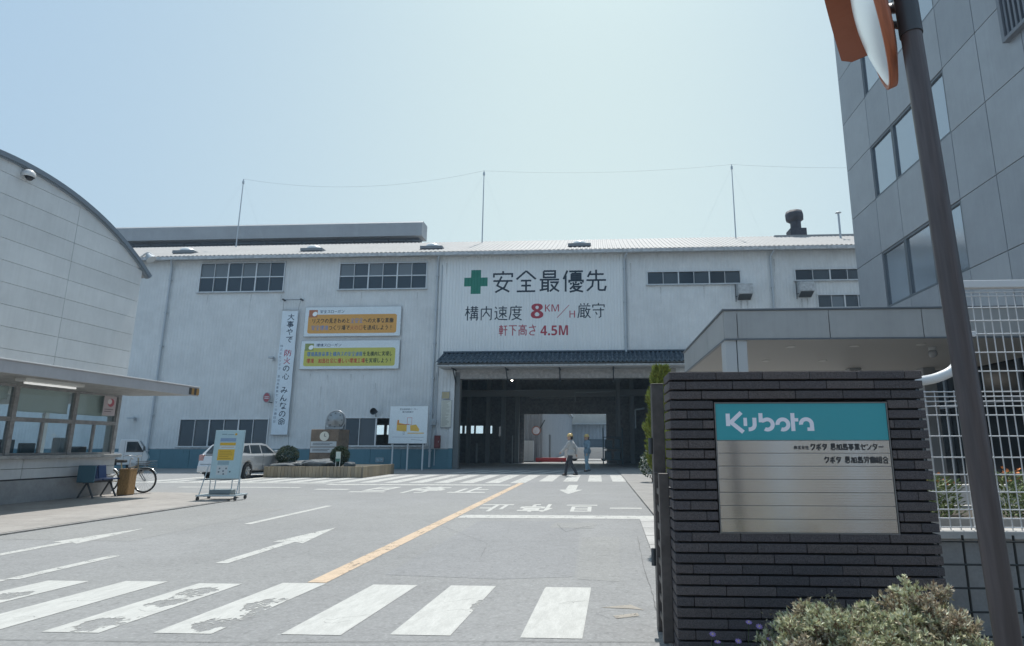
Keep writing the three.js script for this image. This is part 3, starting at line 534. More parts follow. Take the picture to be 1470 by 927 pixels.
part('end_wall', [sideExtrude([[ZF - 0.02, 0], [ZB, 0], [ZB, 12.1], [RIDGE_Z, RIDGE_Y - 0.2], [ZF - 0.02, EAVE]], FX1 - 0.15, FX1)], inside, factory);
const steelPaint = mat([0.3, 0.315, 0.32], 0.6);
for (const [px, z] of [[700, -46.8], [722, -47.2], [742, -47.8], [888, -45.5], [908, -46.5], [672, -47.2]]) { const x = onZ(px, 640, z).x; part('column', [box(x - 0.16, x + 0.16, 0, 12, z - 0.02, z + 0.02), box(x - 0.16, x - 0.13, 0, 12, z - 0.16, z + 0.16), box(x + 0.13, x + 0.16, 0, 12, z - 0.16, z + 0.16)], steelPaint, factory); }
for (const [y, z, h] of [[5.6, -38, 0.5], [6.2, -42, 0.55], [5.0, -46, 0.5]]) part('crane_beam', [box(FX0, FX1, y, y + 0.04, z - 0.15, z + 0.15), box(FX0, FX1, y + h - 0.04, y + h, z - 0.15, z + 0.15), box(FX0, FX1, y, y + h, z - 0.02, z + 0.02)], steelPaint, factory);
{ const a = onZ(826, 563, -44), b = onZ(884, 561, -44), c = onZ(826, 577, -44), e = onZ(760, 571, -44); part('pipe_run', [rod(a, b, 0.05), rod(a, c, 0.05), rod(e, onZ(822, 571, -44), 0.03)], mat([0.3, 0.33, 0.34], 0.5), factory);
  const f = onZ(912, 588, -40), h = onZ(925, 586, -40); part('pipe_run', [rod(f, h, 0.06), rod(f, V(f.x, f.y - 1.2, f.z), 0.05)], mat([0.3, 0.33, 0.34], 0.5), factory); }
// roof monitor behind the ridge, stack, flue
{ const x1 = -13.2, x0 = -44; const mon = part('roof_monitor', [sideExtrude([[-43, 17.0], [-43, 18.05], [-43.3, 18.25], [-44.4, 18.25], [-44.4, 17.0]], x0, x1, 0.03)], mat([0.36, 0.375, 0.39], 0.6, { map: sheetTex }), factory);
  part('monitor_louvre', box(x0, x1 - 0.35, 14.6, 17.0, -44.3, -43.5), mat([0.09, 0.10, 0.115], 0.7), mon);
  for (let i = 0; i < 22; i++) part('louvre_blade', rbox(x0 + 1 + i * 1.36, x0 + 2.2 + i * 1.36, 16.72, 16.78, -43.52, -43.38, 0.01), mat([0.13, 0.145, 0.16], 0.6), mon); }
const stackM = mat([0.072, 0.068, 0.08], 0.7, { map: dirtTex });
{ const z = -41.2, p = onZ(1142, 335, z), q = onZ(1142, 303, z), H = q.y - p.y, x = p.x;
  const st = part('exhaust_stack', [rod([x + 0.05, p.y - 1.2, z], [x + 0.05, p.y + H * 0.62, z], 0.36, 0.36, 16), rbox(x - 0.5, x + 0.62, p.y - 1.4, p.y + 0.25, z - 0.5, z + 0.5, 0.04)], stackM, factory);
  const pr = [[0.38, 0], [0.62, 0.14], [0.64, 0.42], [0.56, 0.62], [0.01, 0.66]].map(([r, y]) => new THREE.Vector2(r, y * H * 0.75));
  part('stack_hood', new THREE.LatheGeometry(pr, 8).translate(x, p.y + H * 0.5, z), stackM, st); }
{ const z = -38.6, p = onZ(1207, 345, z), q = onZ(1203, 307, z); const fl = part('flue_pipe', rod([p.x, p.y - 0.9, z], [p.x, q.y, z], 0.07), pipePaint, factory); part('flue_cap', new THREE.ConeGeometry(0.2, 0.12, 12).translate(p.x, q.y + 0.14, z), pipePaint, fl); }
{ const p = onZ(1112, 343, -38.9), q = onZ(1215, 338, -40.2); part('roof_saddle', box(p.x + 0.4, q.x + 1.5, q.y - 0.9, q.y + 0.12, -41.2, -40.2), roofMetal, factory); }
// rust and grime that has run down the sheets
{ const streak = (n) => canvasTex(48, 256, (c, w, h) => { const im = c.createImageData(w, h), d = im.data; for (let y = 0; y < h; y++) for (let x = 0; x < w; x++) { const u = x / w, v = y / h, k = Math.max(0, 1 - Math.abs(u - 0.5 - 0.1 * nz(n, v * 3, 2)) * (2.6 + 2 * v)) * Math.max(0, 0.55 + 0.6 * nz(u * 9 + n, v * 5, n) - v * 0.55) * (0.7 + 0.5 * nz(u * 22, v * 60, n)), o = (y * w + x) * 4; d[o] = d[o + 1] = d[o + 2] = 255 * Math.min(0.75, k); d[o + 3] = 255; } c.putImageData(im, 0, 0); }, { data: true });
  const ms = [1.3, 4.7, 8.9, 12.2].map((n) => mat([0.17, 0.145, 0.125], 0.9, { alphaMap: streak(n), transparent: true }));
  [[447, 537, 0.12, 0.5], [462, 555, 0.1, 1.2], [471, 538, 0.14, 0.4], [505, 537, 0.14, 0.5], [540, 550, 0.1, 1.3], [523, 538, 0.12, 0.4], [1063, 432, 0.25, 0.9], [1072, 432, 0.2, 0.7], [1150, 429, 0.25, 0.9], [1158, 429, 0.2, 0.6], [300, 424, 0.14, 0.8], [362, 423, 0.12, 1.1], [405, 424, 0.15, 0.7], [520, 420, 0.12, 0.9], [600, 420, 0.14, 0.7], [948, 412, 0.14, 1.0], [1010, 411, 0.12, 0.8], [1110, 372, 0.2, 1.3], [265, 646, 0.1, 0.3], [1180, 446, 0.12, 0.6], [905, 378, 0.16, 1.6], [642, 378, 0.14, 1.2]].forEach(([px, py, w, h], i) => { const p = onZ(px, py, ZF); part('rust_streak', new THREE.PlaneGeometry(w, h).translate(p.x, p.y - h / 2, ZF + 0.085), ms[i % 4], factory); }); }
// interior lamp seen under the lintel
{ const p = onZ(735, 545, -38.6); const lm = thing('hall_lamp', 'small lit lamp hanging inside the dark factory doorway', 'lamp', [p.x, p.y, p.z]);
  part('bulb', new THREE.SphereGeometry(0.07, 12, 8), mat([1, 1, 1], 0.4, { emissive: L(1, 0.97, 0.9), emissiveIntensity: 1.6 }), lm);
  part('reflector', new THREE.CylinderGeometry(0.06, 0.14, 0.14, 16, 1, true).translate(0, 0.12, 0), steelPaint, lm);
  part('stem', rod([0, 0.2, 0], [0, RIDGE_Y - p.y - 1.6, 0], 0.015), steelPaint, lm);
  const l = new THREE.PointLight(L(1, 0.95, 0.85), 1.5, 0, 2); l.position.set(0, -0.16, 0); l.castShadow = true; lm.add(l); }
// masts along the roof and the wire between them
const mastSpots = [[350, 257], [695, 245], [1050, 236]].map(([a, b]) => onZ(a, b, -40));
const mastLabels = ['thin steel mast rising beside the grey roof monitor', 'thin steel mast on the ribbed roof above the green cross', 'thin steel mast on the ribbed roof near the dark exhaust stack'];
mastSpots.forEach((p, i) => { const m = thing('roof_mast', mastLabels[i], 'mast', [p.x, 14.9, -40], 0, 'masts along the factory roof'); part('pole', rod([0, 0, 0], [0, p.y - 14.9, 0], 0.045, 0.03), pipePaint, m); part('insulator', [rod([0, p.y - 15.25, 0], [0, p.y - 15.05, 0], 0.075)], pipePaint, m);
  part('stay_wire', [rod([0, p.y - 15.1, 0], [-2.4, 0.6, 0.2], 0.003, 0.003, 4), rod([0, p.y - 15.1, 0], [1.9, 0.6, -0.4], 0.003, 0.003, 4)], pipePaint, m); });
{ const sag = (a, b, s) => { const o = []; for (let i = 0; i <= 10; i++) { const t = i / 10; o.push([a.x + (b.x - a.x) * t, a.y + (b.y - a.y) * t - s * 4 * t * (1 - t), -40]); } return tube(o, 0.006, 40, 4); };
  single('aerial_wire', [sag(mastSpots[0], mastSpots[1], 0.9), sag(mastSpots[1], mastSpots[2], 0.35), sag(mastSpots[2], V(26, 20.4, -40), 0.3)], mat([0.2, 0.22, 0.24], 0.6), 'fine wire strung across the sky between the roof masts', 'wire'); }
// ---------------------------------------------------------------- boards and banners on the factory wall
const whiteBoard = mat([0.62, 0.64, 0.65], 0.55);
function printed(name, x0, x1, y0, y1, z, tex, label, category, frameM = trimMetal, th = 0.05, group, lean = 0) {
  const w = x1 - x0, h = y1 - y0, t = thing(name, label, category, [(x0 + x1) / 2, y0, z], 0, group);
  part('panel', new THREE.PlaneGeometry(w, h).translate(0, h / 2, th / 2 + 0.004), mat([1, 1, 1], 0.5, { map: tex }), t);
  part('backboard', rbox(-w / 2 - 0.03, w / 2 + 0.03, -0.03, h + 0.03, -th / 2, th / 2, 0.01), frameM, t);
  return t;
}
const tone = (c, w, h, base, k = 0.05) => { const img = c.getImageData(0, 0, w, h), d = img.data; for (let i = 0; i < w * h; i++) { const u = (i % w) / w, v = Math.floor(i / w) / h, f = 1 + (nC(u, v) - 0.5) * k + (nB(u, v * 0.1) - 0.5) * k; for (let q = 0; q < 3; q++) d[i * 4 + q] *= f; } c.putImageData(img, 0, 0); };
function slogan(ground, accent, head, l1, l2) {
  return canvasTex(1024, 360, (c, w, h) => {
    c.fillStyle = '#d3dce0'; c.fillRect(0, 0, w, h);
    c.fillStyle = ground; c.beginPath(); c.roundRect(36, 92, w - 76, h - 126, 26); c.fill();
    c.fillStyle = accent; c.fillRect(40, 34, 92, 92); c.fillStyle = '#eef2f2'; c.beginPath(); c.ellipse(104, 84, 24, 30, 0.5, 0, 7); c.fill();
    c.strokeStyle = '#5b6a7c'; row(c, head, 158, 36, 36, 40, 5, 1.05);
    for (const [text, y, x] of [[l1, 140, 0], [l2, 226, 0]]) {
      const n = text.reduce((s, [q]) => s + [...q].length, 0), cw = Math.min(46, (w - 130) / n); let px = (w - n * cw) / 2;
      for (const [q, col] of text) { c.strokeStyle = col; for (const ch of q) { glyph(c, ch, px + 2, y, cw - 4, 62, 6.5); px += cw; } }
    }
    tone(c, w, h);
  });
}
const dk = '#4a3c26', bl = '#7d88a8', rd = '#b36a45', dg = '#3f4a2c';
{ const a = onZ(441, 442, ZF), b = onZ(575, 482, ZF);
  printed('slogan_board', a.x, b.x, b.y, a.y, ZF + 0.12, slogan('#cf9a50', '#a8694a', '安全スローガン', [['リスクの見きわめと', dk], ['全安全', bl], ['への大事な業働', dk]], [['安全環境', bl], ['つくり場で', dk], ['火のロ', rd], ['を達成しよう！', dk]]), 'white slogan board with an orange text panel, high on the factory wall', 'sign');
  const c = onZ(435, 490, ZF), d = onZ(573, 529, ZF);
  printed('slogan_board', c.x, d.x, d.y, c.y, ZF + 0.12, slogan('#bdbb5c', '#8a9658', '環境スローガン', [['環境高度命事と構内スの安全速度', '#5f7fa6'], ['を先構内に実現し', dg]], [['環境・加島社会に優しい環境工場', '#b5502f'], ['を実現しよう！', dg]]), 'white slogan board with a yellow green text panel, under the orange one', 'sign'); }
{ // long hanging banner
  const a = onZ(409, 446, ZF), b = onZ(431, 446, ZF), e = onZ(402, 624, ZF), y1 = a.y, y0 = e.y, x0 = (a.x + onZ(390, 624, ZF).x) / 2, w = 0.98;
  const xl = onZ(409, 446, ZF).x - 0.02;
  const tex = canvasTex(256, 2048, (c, W, H) => {
    c.fillStyle = '#d2dce3'; c.fillRect(0, 0, W, H);
    const put = (s, y, col) => { c.strokeStyle = col; [...s].forEach((ch, i) => glyph(c, ch, 88, y + i * 127, 118, 116, 12)); };
    put('大事やで', 60, '#33404f'); put('防火', 668, '#a4495b'); put('の心', 668 + 254, '#33404f'); put('みんなの命', 1275, '#33404f');
    c.strokeStyle = '#6d7a88'; [...'株式会社クボタ'].forEach((ch, i) => glyph(c, ch, 14, 585 + i * 62, 44, 46, 4)); [...'恩加島事業センター労働組合'].forEach((ch, i) => glyph(c, ch, 14, 1090 + i * 60, 44, 46, 4));
    tone(c, W, H);
  });
  const H = y1 - y0, g = new THREE.PlaneGeometry(w, H, 6, 40), p = g.attributes.position;
  for (let i = 0; i < p.count; i++) { const t = p.getY(i) / H; p.setZ(i, 0.05 + 0.022 * Math.sin(t * 23 + p.getX(i) * 3) + 0.012 * Math.sin(t * 51 - p.getX(i) * 5)); }
  g.computeVertexNormals();
  const t = thing('banner', 'tall white vertical banner with dark and red lettering hung from wall hooks', 'banner', [xl + w / 2, (y0 + y1) / 2, ZF + 0.16]);
  part('cloth', g, mat([1, 1, 1], 0.8, { map: tex, side: THREE.DoubleSide }), t);
  part('batten', [rod([-w / 2 - 0.04, H / 2, 0.05], [w / 2 + 0.04, H / 2, 0.05], 0.03), rod([-w / 2 - 0.04, -H / 2, 0.05], [w / 2 + 0.1, -H / 2, 0.05], 0.03)], trimMetal, t);
  const hy = H / 2 + 0.65;
  part('hook_rail', [rod([-w / 2, hy, 0.02], [w / 2 + 0.15, hy, 0.02], 0.018), rod([-w / 2, hy, -0.12], [-w / 2, hy, 0.16], 0.055), rod([w / 2 + 0.15, hy, -0.12], [w / 2 + 0.15, hy, 0.16], 0.055), rod([-w / 2 + 0.02, H / 2, 0.04], [-w / 2, hy, 0.02], 0.008), rod([w / 2 - 0.02, H / 2, 0.04], [w / 2 + 0.1, hy, 0.02], 0.008), rod([w / 2 + 0.1, -H / 2, 0.05], [w / 2 + 0.12, -H / 2 - 0.9, -0.02], 0.008)], darkSteel, t);
}
{ // round plate between banner and window
  const p = onZ(387, 571, ZF); const t = thing('round_sign', 'small round red and white warning plate on a bracket beside the banner', 'sign', [p.x, p.y, ZF + 0.3]);
  const tex = canvasTex(128, 128, (c) => { c.fillStyle = '#8d8f96'; c.fillRect(0, 0, 128, 128); c.fillStyle = '#9c4f57'; c.beginPath(); c.arc(64, 64, 56, 0, 7); c.fill(); c.fillStyle = '#c7ccd0'; c.fillRect(26, 50, 76, 10); c.fillRect(26, 70, 76, 10); });
  const g = new THREE.CircleGeometry(0.3, 28).scale(0.72, 1, 1).translate(0, 0, 0.024); part('face', g, mat([1, 1, 1], 0.5, { map: tex }), t);
  part('plate', new THREE.CylinderGeometry(0.31, 0.31, 0.04, 28).rotateX(Math.PI / 2).scale(0.72, 1, 1), trimMetal, t);
  part('bracket', [rod([0.05, -0.25, -0.25], [0.05, -0.25, 0], 0.025), rod([0.05, -0.25, -0.02], [0.32, -0.3, -0.1], 0.025)], darkSteel, t); }
for (const [px, py, w, lab] of [[394, 516, 0.3, 'small grey wall lamp high up left of the banner'], [195, 602, 0.45, 'small grey wall lamp near the factory downpipe behind the gatehouse']]) {
  const p = onZ(px, py, ZF), t = thing('wall_lamp', lab, 'lamp', [p.x, p.y, ZF + 0.04]);
  part('arm', [rod([0, 0, 0], [0, 0.08, 0.3], 0.025), rbox(-0.07, 0.07, -0.1, 0.1, 0, 0.04, 0.01)], pipePaint, t); part('head', rbox(-w / 2, w / 2, 0.02, 0.14, 0.2, 0.42, 0.03), pipePaint, t); }
{ // site map on three posts
  const z = -33.5, a = onZ(561, 583, z), b = onZ(615, 583, z), e = onZ(590, 636, z);
  const tex = canvasTex(512, 480, (c, w, h) => { c.fillStyle = '#dfe7ea'; c.fillRect(0, 0, w, h);
    c.strokeStyle = '#7b858f'; row(c, '恩加島事業センター', 130, 28, 26, 26, 3); row(c, '構内速度厳守', 165, 64, 24, 24, 3);
    c.fillStyle = '#e3b954'; c.beginPath(); c.moveTo(100, 210); c.lineTo(235, 240); c.lineTo(235, 330); c.lineTo(100, 318); c.fill(); c.beginPath(); c.moveTo(280, 250); c.lineTo(360, 240); c.lineTo(405, 300); c.lineTo(400, 330); c.lineTo(285, 320); c.fill(); c.fillRect(250, 345, 220, 12);
    c.fillStyle = '#d98b3a'; c.fillRect(104, 180, 24, 60); c.strokeStyle = '#c0544a'; c.lineWidth = 4; c.strokeRect(120, 235, 145, 4); c.strokeRect(240, 150, 60, 90); c.strokeStyle = '#6a7480'; c.lineWidth = 3; c.strokeRect(190, 330, 16, 40); c.beginPath(); c.moveTo(50, 400); c.lineTo(470, 405); c.stroke(); c.beginPath(); c.moveTo(300, 430); c.lineTo(450, 445); c.stroke(); tone(c, w, h); });
  const t = printed('site_map_board', a.x, b.x, e.y, a.y, z, tex, 'white site map board standing on three posts before the factory wall', 'sign', trimMetal, 0.06);
  for (const dx of [-0.85, 0, 0.85]) part('leg', rod([dx, -e.y, -0.06], [dx, a.y - e.y - 0.05, -0.06], 0.045), mat([0.6, 0.62, 0.63], 0.45), t); }
{ // papers on the door pier
  for (const [q, r, col, lab] of [[[636, 563], [646, 572], '#b9ab86', 'small tan notice plate on the door pier above the long notices'], [[635, 575], [648, 613], '#cfcfc4', 'tall cream notice sheets pasted on the door pier']]) {
    const a = onZ(q[0], q[1], ZF), b = onZ(r[0], r[1], ZF), W = b.x - a.x, H = a.y - b.y;
    const tex = canvasTex(128, Math.round(128 * H / W), (c, w, h) => { c.fillStyle = col; c.fillRect(0, 0, w, h); c.fillStyle = '#8e8a78'; for (let y = 12; y < h - 8; y += 13) c.fillRect(12, y, w * rr(0.3, 0.75), 4); c.strokeStyle = '#9b9683'; c.strokeRect(3, 3, w - 6, h - 6); c.beginPath(); c.moveTo(0, h * 0.55); c.lineTo(w, h * 0.55); c.stroke(); });
    printed('notice_sheet', a.x, b.x, b.y, a.y, ZF + 0.17, tex, lab, 'notice', trimMetal, 0.03); }
  const p = onZ(629, 643, ZF), q = onZ(624, 606, ZF);
  const t = thing('extinguisher_cabinet', 'narrow dark red fire extinguisher cabinet on the wall by the doorway', 'cabinet', [p.x, p.y, ZF + 0.12]);
  part('case', rbox(-0.17, 0.17, 0, 0.72, 0, 0.2, 0.02), mat([0.14, 0.028, 0.03], 0.4), t); part('door', rbox(-0.13, 0.13, 0.05, 0.67, 0.2, 0.215, 0.01), mat([0.19, 0.05, 0.05], 0.35), t); part('handle', rbox(0.08, 0.1, 0.3, 0.42, 0.215, 0.24, 0.005), trimMetal, t);
  const b = thing('meter_box', 'small grey meter box on the wall by the notices', 'box', [q.x, q.y, ZF + 0.1]); part('case', rbox(-0.14, 0.14, -0.18, 0.18, 0, 0.16, 0.02), pipePaint, b); part('cover', rbox(-0.1, 0.1, -0.12, 0.1, 0.16, 0.175, 0.008), trimMetal, b); part('conduit', rod([0, 0.18, 0.06], [0, 2.9, 0.0], 0.02), pipePaint, b);
  const k = onZ(541, 591, ZF), bl2 = thing('wall_loudspeaker', 'small dark horn loudspeaker on the wall above the open window', 'loudspeaker', [k.x, k.y, ZF + 0.08]);
  part('horn', new THREE.CylinderGeometry(0.2, 0.07, 0.32, 16, 1, true).rotateX(Math.PI / 2).translate(0, 0, 0.34), darkSteel, bl2); part('driver', disc([0, 0, 0.14], 0.1, 0.16, 'z', 14), darkSteel, bl2); part('bracket', [rod([0, -0.3, 0], [0, 0.05, 0.14], 0.02)], darkSteel, bl2);
}
{ const p = onZ(545, 660, ZF + 0.09), tex = canvasTex(128, 64, (c) => { c.fillStyle = '#9fb6bf'; c.fillRect(0, 0, 128, 64); c.strokeStyle = '#3f6472'; c.lineWidth = 5; c.strokeRect(6, 6, 52, 52); c.strokeRect(70, 6, 52, 52); c.beginPath(); c.moveTo(12, 50); c.lineTo(50, 14); c.moveTo(76, 16); c.lineTo(114, 50); c.moveTo(76, 40); c.lineTo(114, 40); c.stroke(); });
  printed('wall_plate', p.x - 0.2, p.x + 0.2, p.y - 0.1, p.y + 0.1, ZF + 0.1, tex, 'small pale plate with two marks on the teal base band under the open window', 'sign', trimMetal, 0.03); }
// ---------------------------------------------------------------- tiled planter with its garden
const ceram = [mat([0.30, 0.245, 0.165], 0.7), mat([0.27, 0.22, 0.15], 0.72), mat([0.33, 0.27, 0.185], 0.7), mat([0.25, 0.21, 0.15], 0.7)];
const PLX0 = -14.05, PLX1 = onZ(521, 684, -25.4).x, PLZ = -25.4, PLB = -29.4, PLH = 0.46;
const planter = thing('planter', 'long low raised planter faced with upright tan tiles before the factory', 'planter');
part('core', box(PLX0 + 0.03, PLX1 - 0.03, 0, PLH - 0.03, PLB, PLZ - 0.03), mat([0.2, 0.18, 0.15], 0.9), planter);
for (let i = 0; PLX0 + i * 0.15 < PLX1 - 0.1; i++) { const x = PLX0 + i * 0.15; part('tile', rbox(x + 0.004, x + 0.146, 0.01, PLH, PLZ - 0.03, PLZ + rr(0, 0.006), 0.008), ceram[(i * 5 + (i * i) % 7) % 4], planter); }
for (let i = 0; i < 26; i++) { const z = PLZ - 0.16 - i * 0.15; part('tile', rbox(PLX1 - 0.03, PLX1 + rr(0, 0.006), 0.01, PLH, z + 0.004, z + 0.146, 0.008), ceram[(i * 3 + (i * i) % 5) % 4], planter); }
part('soil', flat([[PLX0 + 0.15, PLZ - 0.15], [PLX1 - 0.15, PLZ - 0.15], [PLX1 - 0.15, PLB], [PLX0 + 0.15, PLB]], PLH - 0.02), mat([0.07, 0.065, 0.05], 0.95), planter);
// slate slabs set in the planter
function rock(w, h, d, s) { const g = new THREE.IcosahedronGeometry(1, 2), p = g.attributes.position; for (let i = 0; i < p.count; i++) { const v = V(p.getX(i), p.getY(i), p.getZ(i)), k = 1 + 0.28 * nz(v.x * 1.4 + s, v.y * 1.4, v.z * 1.4 + s) + 0.1 * nz(v.x * 4 + s, v.y * 4, v.z * 4); p.setXYZ(i, v.x * k * w, Math.max(-0.5, v.y) * k * h, v.z * k * d); } g.computeVertexNormals(); return g; }
const slate = [mat([0.10, 0.115, 0.125], 0.75, { map: dirtTex }), mat([0.14, 0.15, 0.155], 0.8, { map: dirtTex })];
[[405, 668, 0.5, 0.09], [420, 665, 0.62, 0.12], [436, 667, 0.55, 0.1], [441, 662, 0.85, 0.15], [457, 659, 0.72, 0.22], [466, 668, 0.42, 0.1], [468, 662, 0.6, 0.2], [450, 668, 0.36, 0.09], [502, 667, 0.25, 0.14], [425, 669, 0.26, 0.08]].forEach(([px, py, w, h], i) => {
  const z = -25.9 - (i % 4) * 0.55, x = onZ(px, py, z).x;
  const o = single('garden_stone', rock(w, h, w * 0.55, i * 3.7), slate[i % 2], 'dark weathered slate stone lying in the tiled planter', 'stone', 'stones in the tiled planter'); o.position.set(x, PLH + h * 0.35, z); });
{ // monument block with clock and plates, a round casting on top
  const z = -29.6, a = onZ(447, 616, z), b = onZ(487, 616, z), W = b.x - a.x, cx = (a.x + b.x) / 2, H = a.y;
  const t = thing('monument_block', 'brown stone block with a white round clock and two pale plates behind the planter', 'monument', [cx, 0, z]);
  part('block', rbox(-W / 2, W / 2, 0, H, -1.3, 0, 0.03), mat([0.24, 0.175, 0.125], 0.75, { map: dirtTex }), t);
  const cl = part('clock', disc([0, H - 0.34, 0.02], 0.23, 0.05, 'z', 28), mat([0.66, 0.64, 0.55], 0.5), t);
  part('clock_hand', [rod([0, H - 0.34, 0.05], [0.02, H - 0.2, 0.05], 0.012), rod([0, H - 0.34, 0.05], [0.1, H - 0.36, 0.05], 0.01)], darkSteel, cl);
  for (const y of [0.98, 1.27]) { const pl = part('plate', rbox(-W / 2 + 0.04, W / 2 - 0.08, y, y + 0.25, 0.0, 0.03, 0.008), mat([0.5, 0.53, 0.55], 0.5), t); part('engraved_line', [0.3, 0.6].map((k) => box(-W / 2 + 0.15, W / 2 - rr(0.2, 0.5), y + 0.25 * k, y + 0.25 * k + 0.03, 0.03, 0.034)), darkSteel, pl); }
  const cx2 = onZ(478, 606, z).x, t2 = thing('round_casting', 'round grey metal pump casting with a flanged rim standing on the brown block', 'casting', [cx2, H, z - 0.35]);
  const steel = mat([0.27, 0.29, 0.30], 0.4, { metalness: 0.5 });
  const pr = [[0.02, 0.2], [0.1, 0.2], [0.13, 0.14], [0.3, 0.1], [0.38, 0.07], [0.42, 0.07], [0.43, 0.0], [0.42, -0.08], [0.3, -0.12], [0.02, -0.12]].map(([r, y]) => new THREE.Vector2(r, y));
  part('disc', new THREE.LatheGeometry(pr, 36).rotateX(Math.PI / 2).translate(0, 0.46, 0), steel, t2);
  part('rim', new THREE.TorusGeometry(0.47, 0.035, 8, 36).translate(0, 0.46, 0), mat([0.36, 0.38, 0.4], 0.4, { metalness: 0.4 }), t2);
  for (let k = 0; k < 8; k++) part('bolt', disc([0.34 * Math.cos(k * Math.PI / 4), 0.46 + 0.34 * Math.sin(k * Math.PI / 4), 0.11], 0.025, 0.05, 'z', 6), darkSteel, t2);
  part('cradle', [rbox(-0.42, 0.42, 0, 0.12, -0.12, 0.12, 0.02), rod([-0.5, 0, 0], [-0.5, 0.5, 0], 0.03), rod([0.5, 0, 0], [0.5, 0.5, 0], 0.03)], steel, t2);
}
{ const z = -25.6, p = onZ(485, 665, z), t = thing('marker_post', 'small white and green marker plate on two legs in the planter', 'sign', [p.x, PLH - 0.02, z]);
  part('plate', rbox(-0.1, 0.1, 0.22, 0.62, -0.02, 0.02, 0.01), mat([0.42, 0.5, 0.47], 0.5), t); part('band', box(-0.09, 0.09, 0.22, 0.34, 0.021, 0.026), mat([0.05, 0.15, 0.12], 0.5), t); for (const s of [-0.085, 0.085]) part('leg', rod([s, 0, 0], [s, 0.3, 0], 0.014), mat([0.55, 0.57, 0.57], 0.5), t); }
// ---------------------------------------------------------------- yard behind the hall, seen through it
{ const sheet = mat([0.30, 0.32, 0.345], 0.6, { map: sheetTex });
  const x0 = -9.0, fence2 = thing('rear_shed', 'grey sheet metal shed behind the factory, seen through the doorway', 'building');
  const x1 = onZ(838, 640, -60).x;
  const g1 = ribbed(x0, -4.8, 0, 6.4, -53, [], 0.45, 0.06); part('wall', g1, sheet, fence2);
  const g2 = ribbed(0, 62, 0, 6.4, 0, [], 0.5, 0.06).rotateY(Math.PI / 2 - 0.0).translate(0, 0, 0); g2.rotateY(-0.0); g2.translate(-4.8, 0, -53.0); part('wall', g2, sheet, fence2);
  part('core', box(x0, -4.86, 0, 6.3, -115, -53.1), inside, fence2); part('roof', sideExtrude([[-52.8, 6.4], [-115, 6.4], [-115, 6.8], [-52.8, 6.6]], x0, -4.4), trimMetal, fence2);
  part('door', [rbox(-4.76, -4.7, 0, 2.4, -62, -60, 0.01)], darkSteel, fence2);
  const pc = thing('rear_cabinet', 'pale electrical cabinet at the corner of the rear grey shed', 'cabinet', [onZ(758, 660, -52.2).x, 0, -52.4]); part('case', rbox(-0.45, 0.45, 0.05, 1.75, -0.35, 0.2, 0.02), mat([0.5, 0.53, 0.54], 0.5), pc); part('foot', box(-0.4, 0.4, 0, 0.05, -0.3, 0.15), darkSteel, pc); part('door_gap', box(-0.005, 0.005, 0.1, 1.7, 0.2, 0.204), darkSteel, pc);
  const mk = thing('wall_mirror', 'round mirror on an arm on the rear grey shed', 'mirror', [onZ(770, 618, -52.7).x, onZ(770, 618, -52.7).y, -52.7]); part('face', disc([0, 0, 0.12], 0.34, 0.06, 'z', 20), mat([0.55, 0.5, 0.5], 0.2, { metalness: 0.4 }), mk); part('rim', new THREE.TorusGeometry(0.35, 0.05, 8, 24).translate(0, 0, 0.12), mat([0.3, 0.12, 0.08], 0.5), mk); part('arm', [rod([0.2, 0, 0], [0.7, 0.9, -0.2], 0.05), rod([0, 0, 0], [0, 0, 0.12], 0.05)], darkSteel, mk);
  const fb = thing('far_building', 'distant pale building with a beige upper wall and grey lower wall, seen through the doorway', 'building', [0, 0, -118]);
  part('lower_wall', ribbed(-8, 30, 0, 5.4, 0, [], 0.7, 0.08), mat([0.36, 0.39, 0.42], 0.6, { map: sheetTex }), fb); part('upper_wall', box(-8, 30, 5.5, 10.2, -1, 0.3), mat([0.46, 0.43, 0.38], 0.7, { map: sheetTex }), fb); part('parapet', box(-8.2, 30, 10.2, 11.4, -1, 0.5), trimMetal, fb); part('core', box(-8, 30, 0, 10, -12, -0.4), inside, fb);
  part('window', box(1.4, 3.4, 7.2, 9.0, 0.3, 0.34), mat([0.6, 0.62, 0.62], 0.3), fb); part('awning', box(-8, 30, 5.35, 5.5, -0.2, 1.4), trimMetal, fb); part('dark_opening', box(-2.5, 9, 0.0, 2.6, 0.09, 0.13), mat([0.10, 0.12, 0.14], 0.6), fb);
  const rb = thing('red_barrier', 'low red barrier board lying beyond the rear opening of the hall', 'barrier', [onZ(791, 660, -50.5).x, 0, -50.5]); part('board', rbox(-1.25, 1.25, 0.02, 0.36, -0.06, 0.06, 0.02), mat([0.42, 0.035, 0.04], 0.5), rb); for (const s of [-0.9, 0.9]) part('foot', rbox(s - 0.05, s + 0.05, 0, 0.1, -0.3, 0.3, 0.02), darkSteel, rb);
  const tr = thing('flatbed_trailer', 'white low flatbed trailer standing in the yard beyond the hall', 'trailer', [onZ(846, 658, -56).x, 0, -56]); part('bed', rbox(-2.2, 2.0, 0.2, 0.75, -1, 1, 0.03), mat([0.66, 0.66, 0.66], 0.5), tr); part('side_board', rbox(-2.2, 2.0, 0.75, 1.15, 0.94, 1, 0.02), mat([0.68, 0.68, 0.68], 0.5), tr); part('headboard', rbox(1.9, 2.0, 0.7, 1.7, -1, 1, 0.02), mat([0.3, 0.32, 0.33], 0.5), tr); for (const s of [-1.3, 1.3]) part('wheel', disc([s, 0.28, 0.85], 0.28, 0.2, 'z', 18), mat([0.02, 0.02, 0.02], 0.8), tr);
}
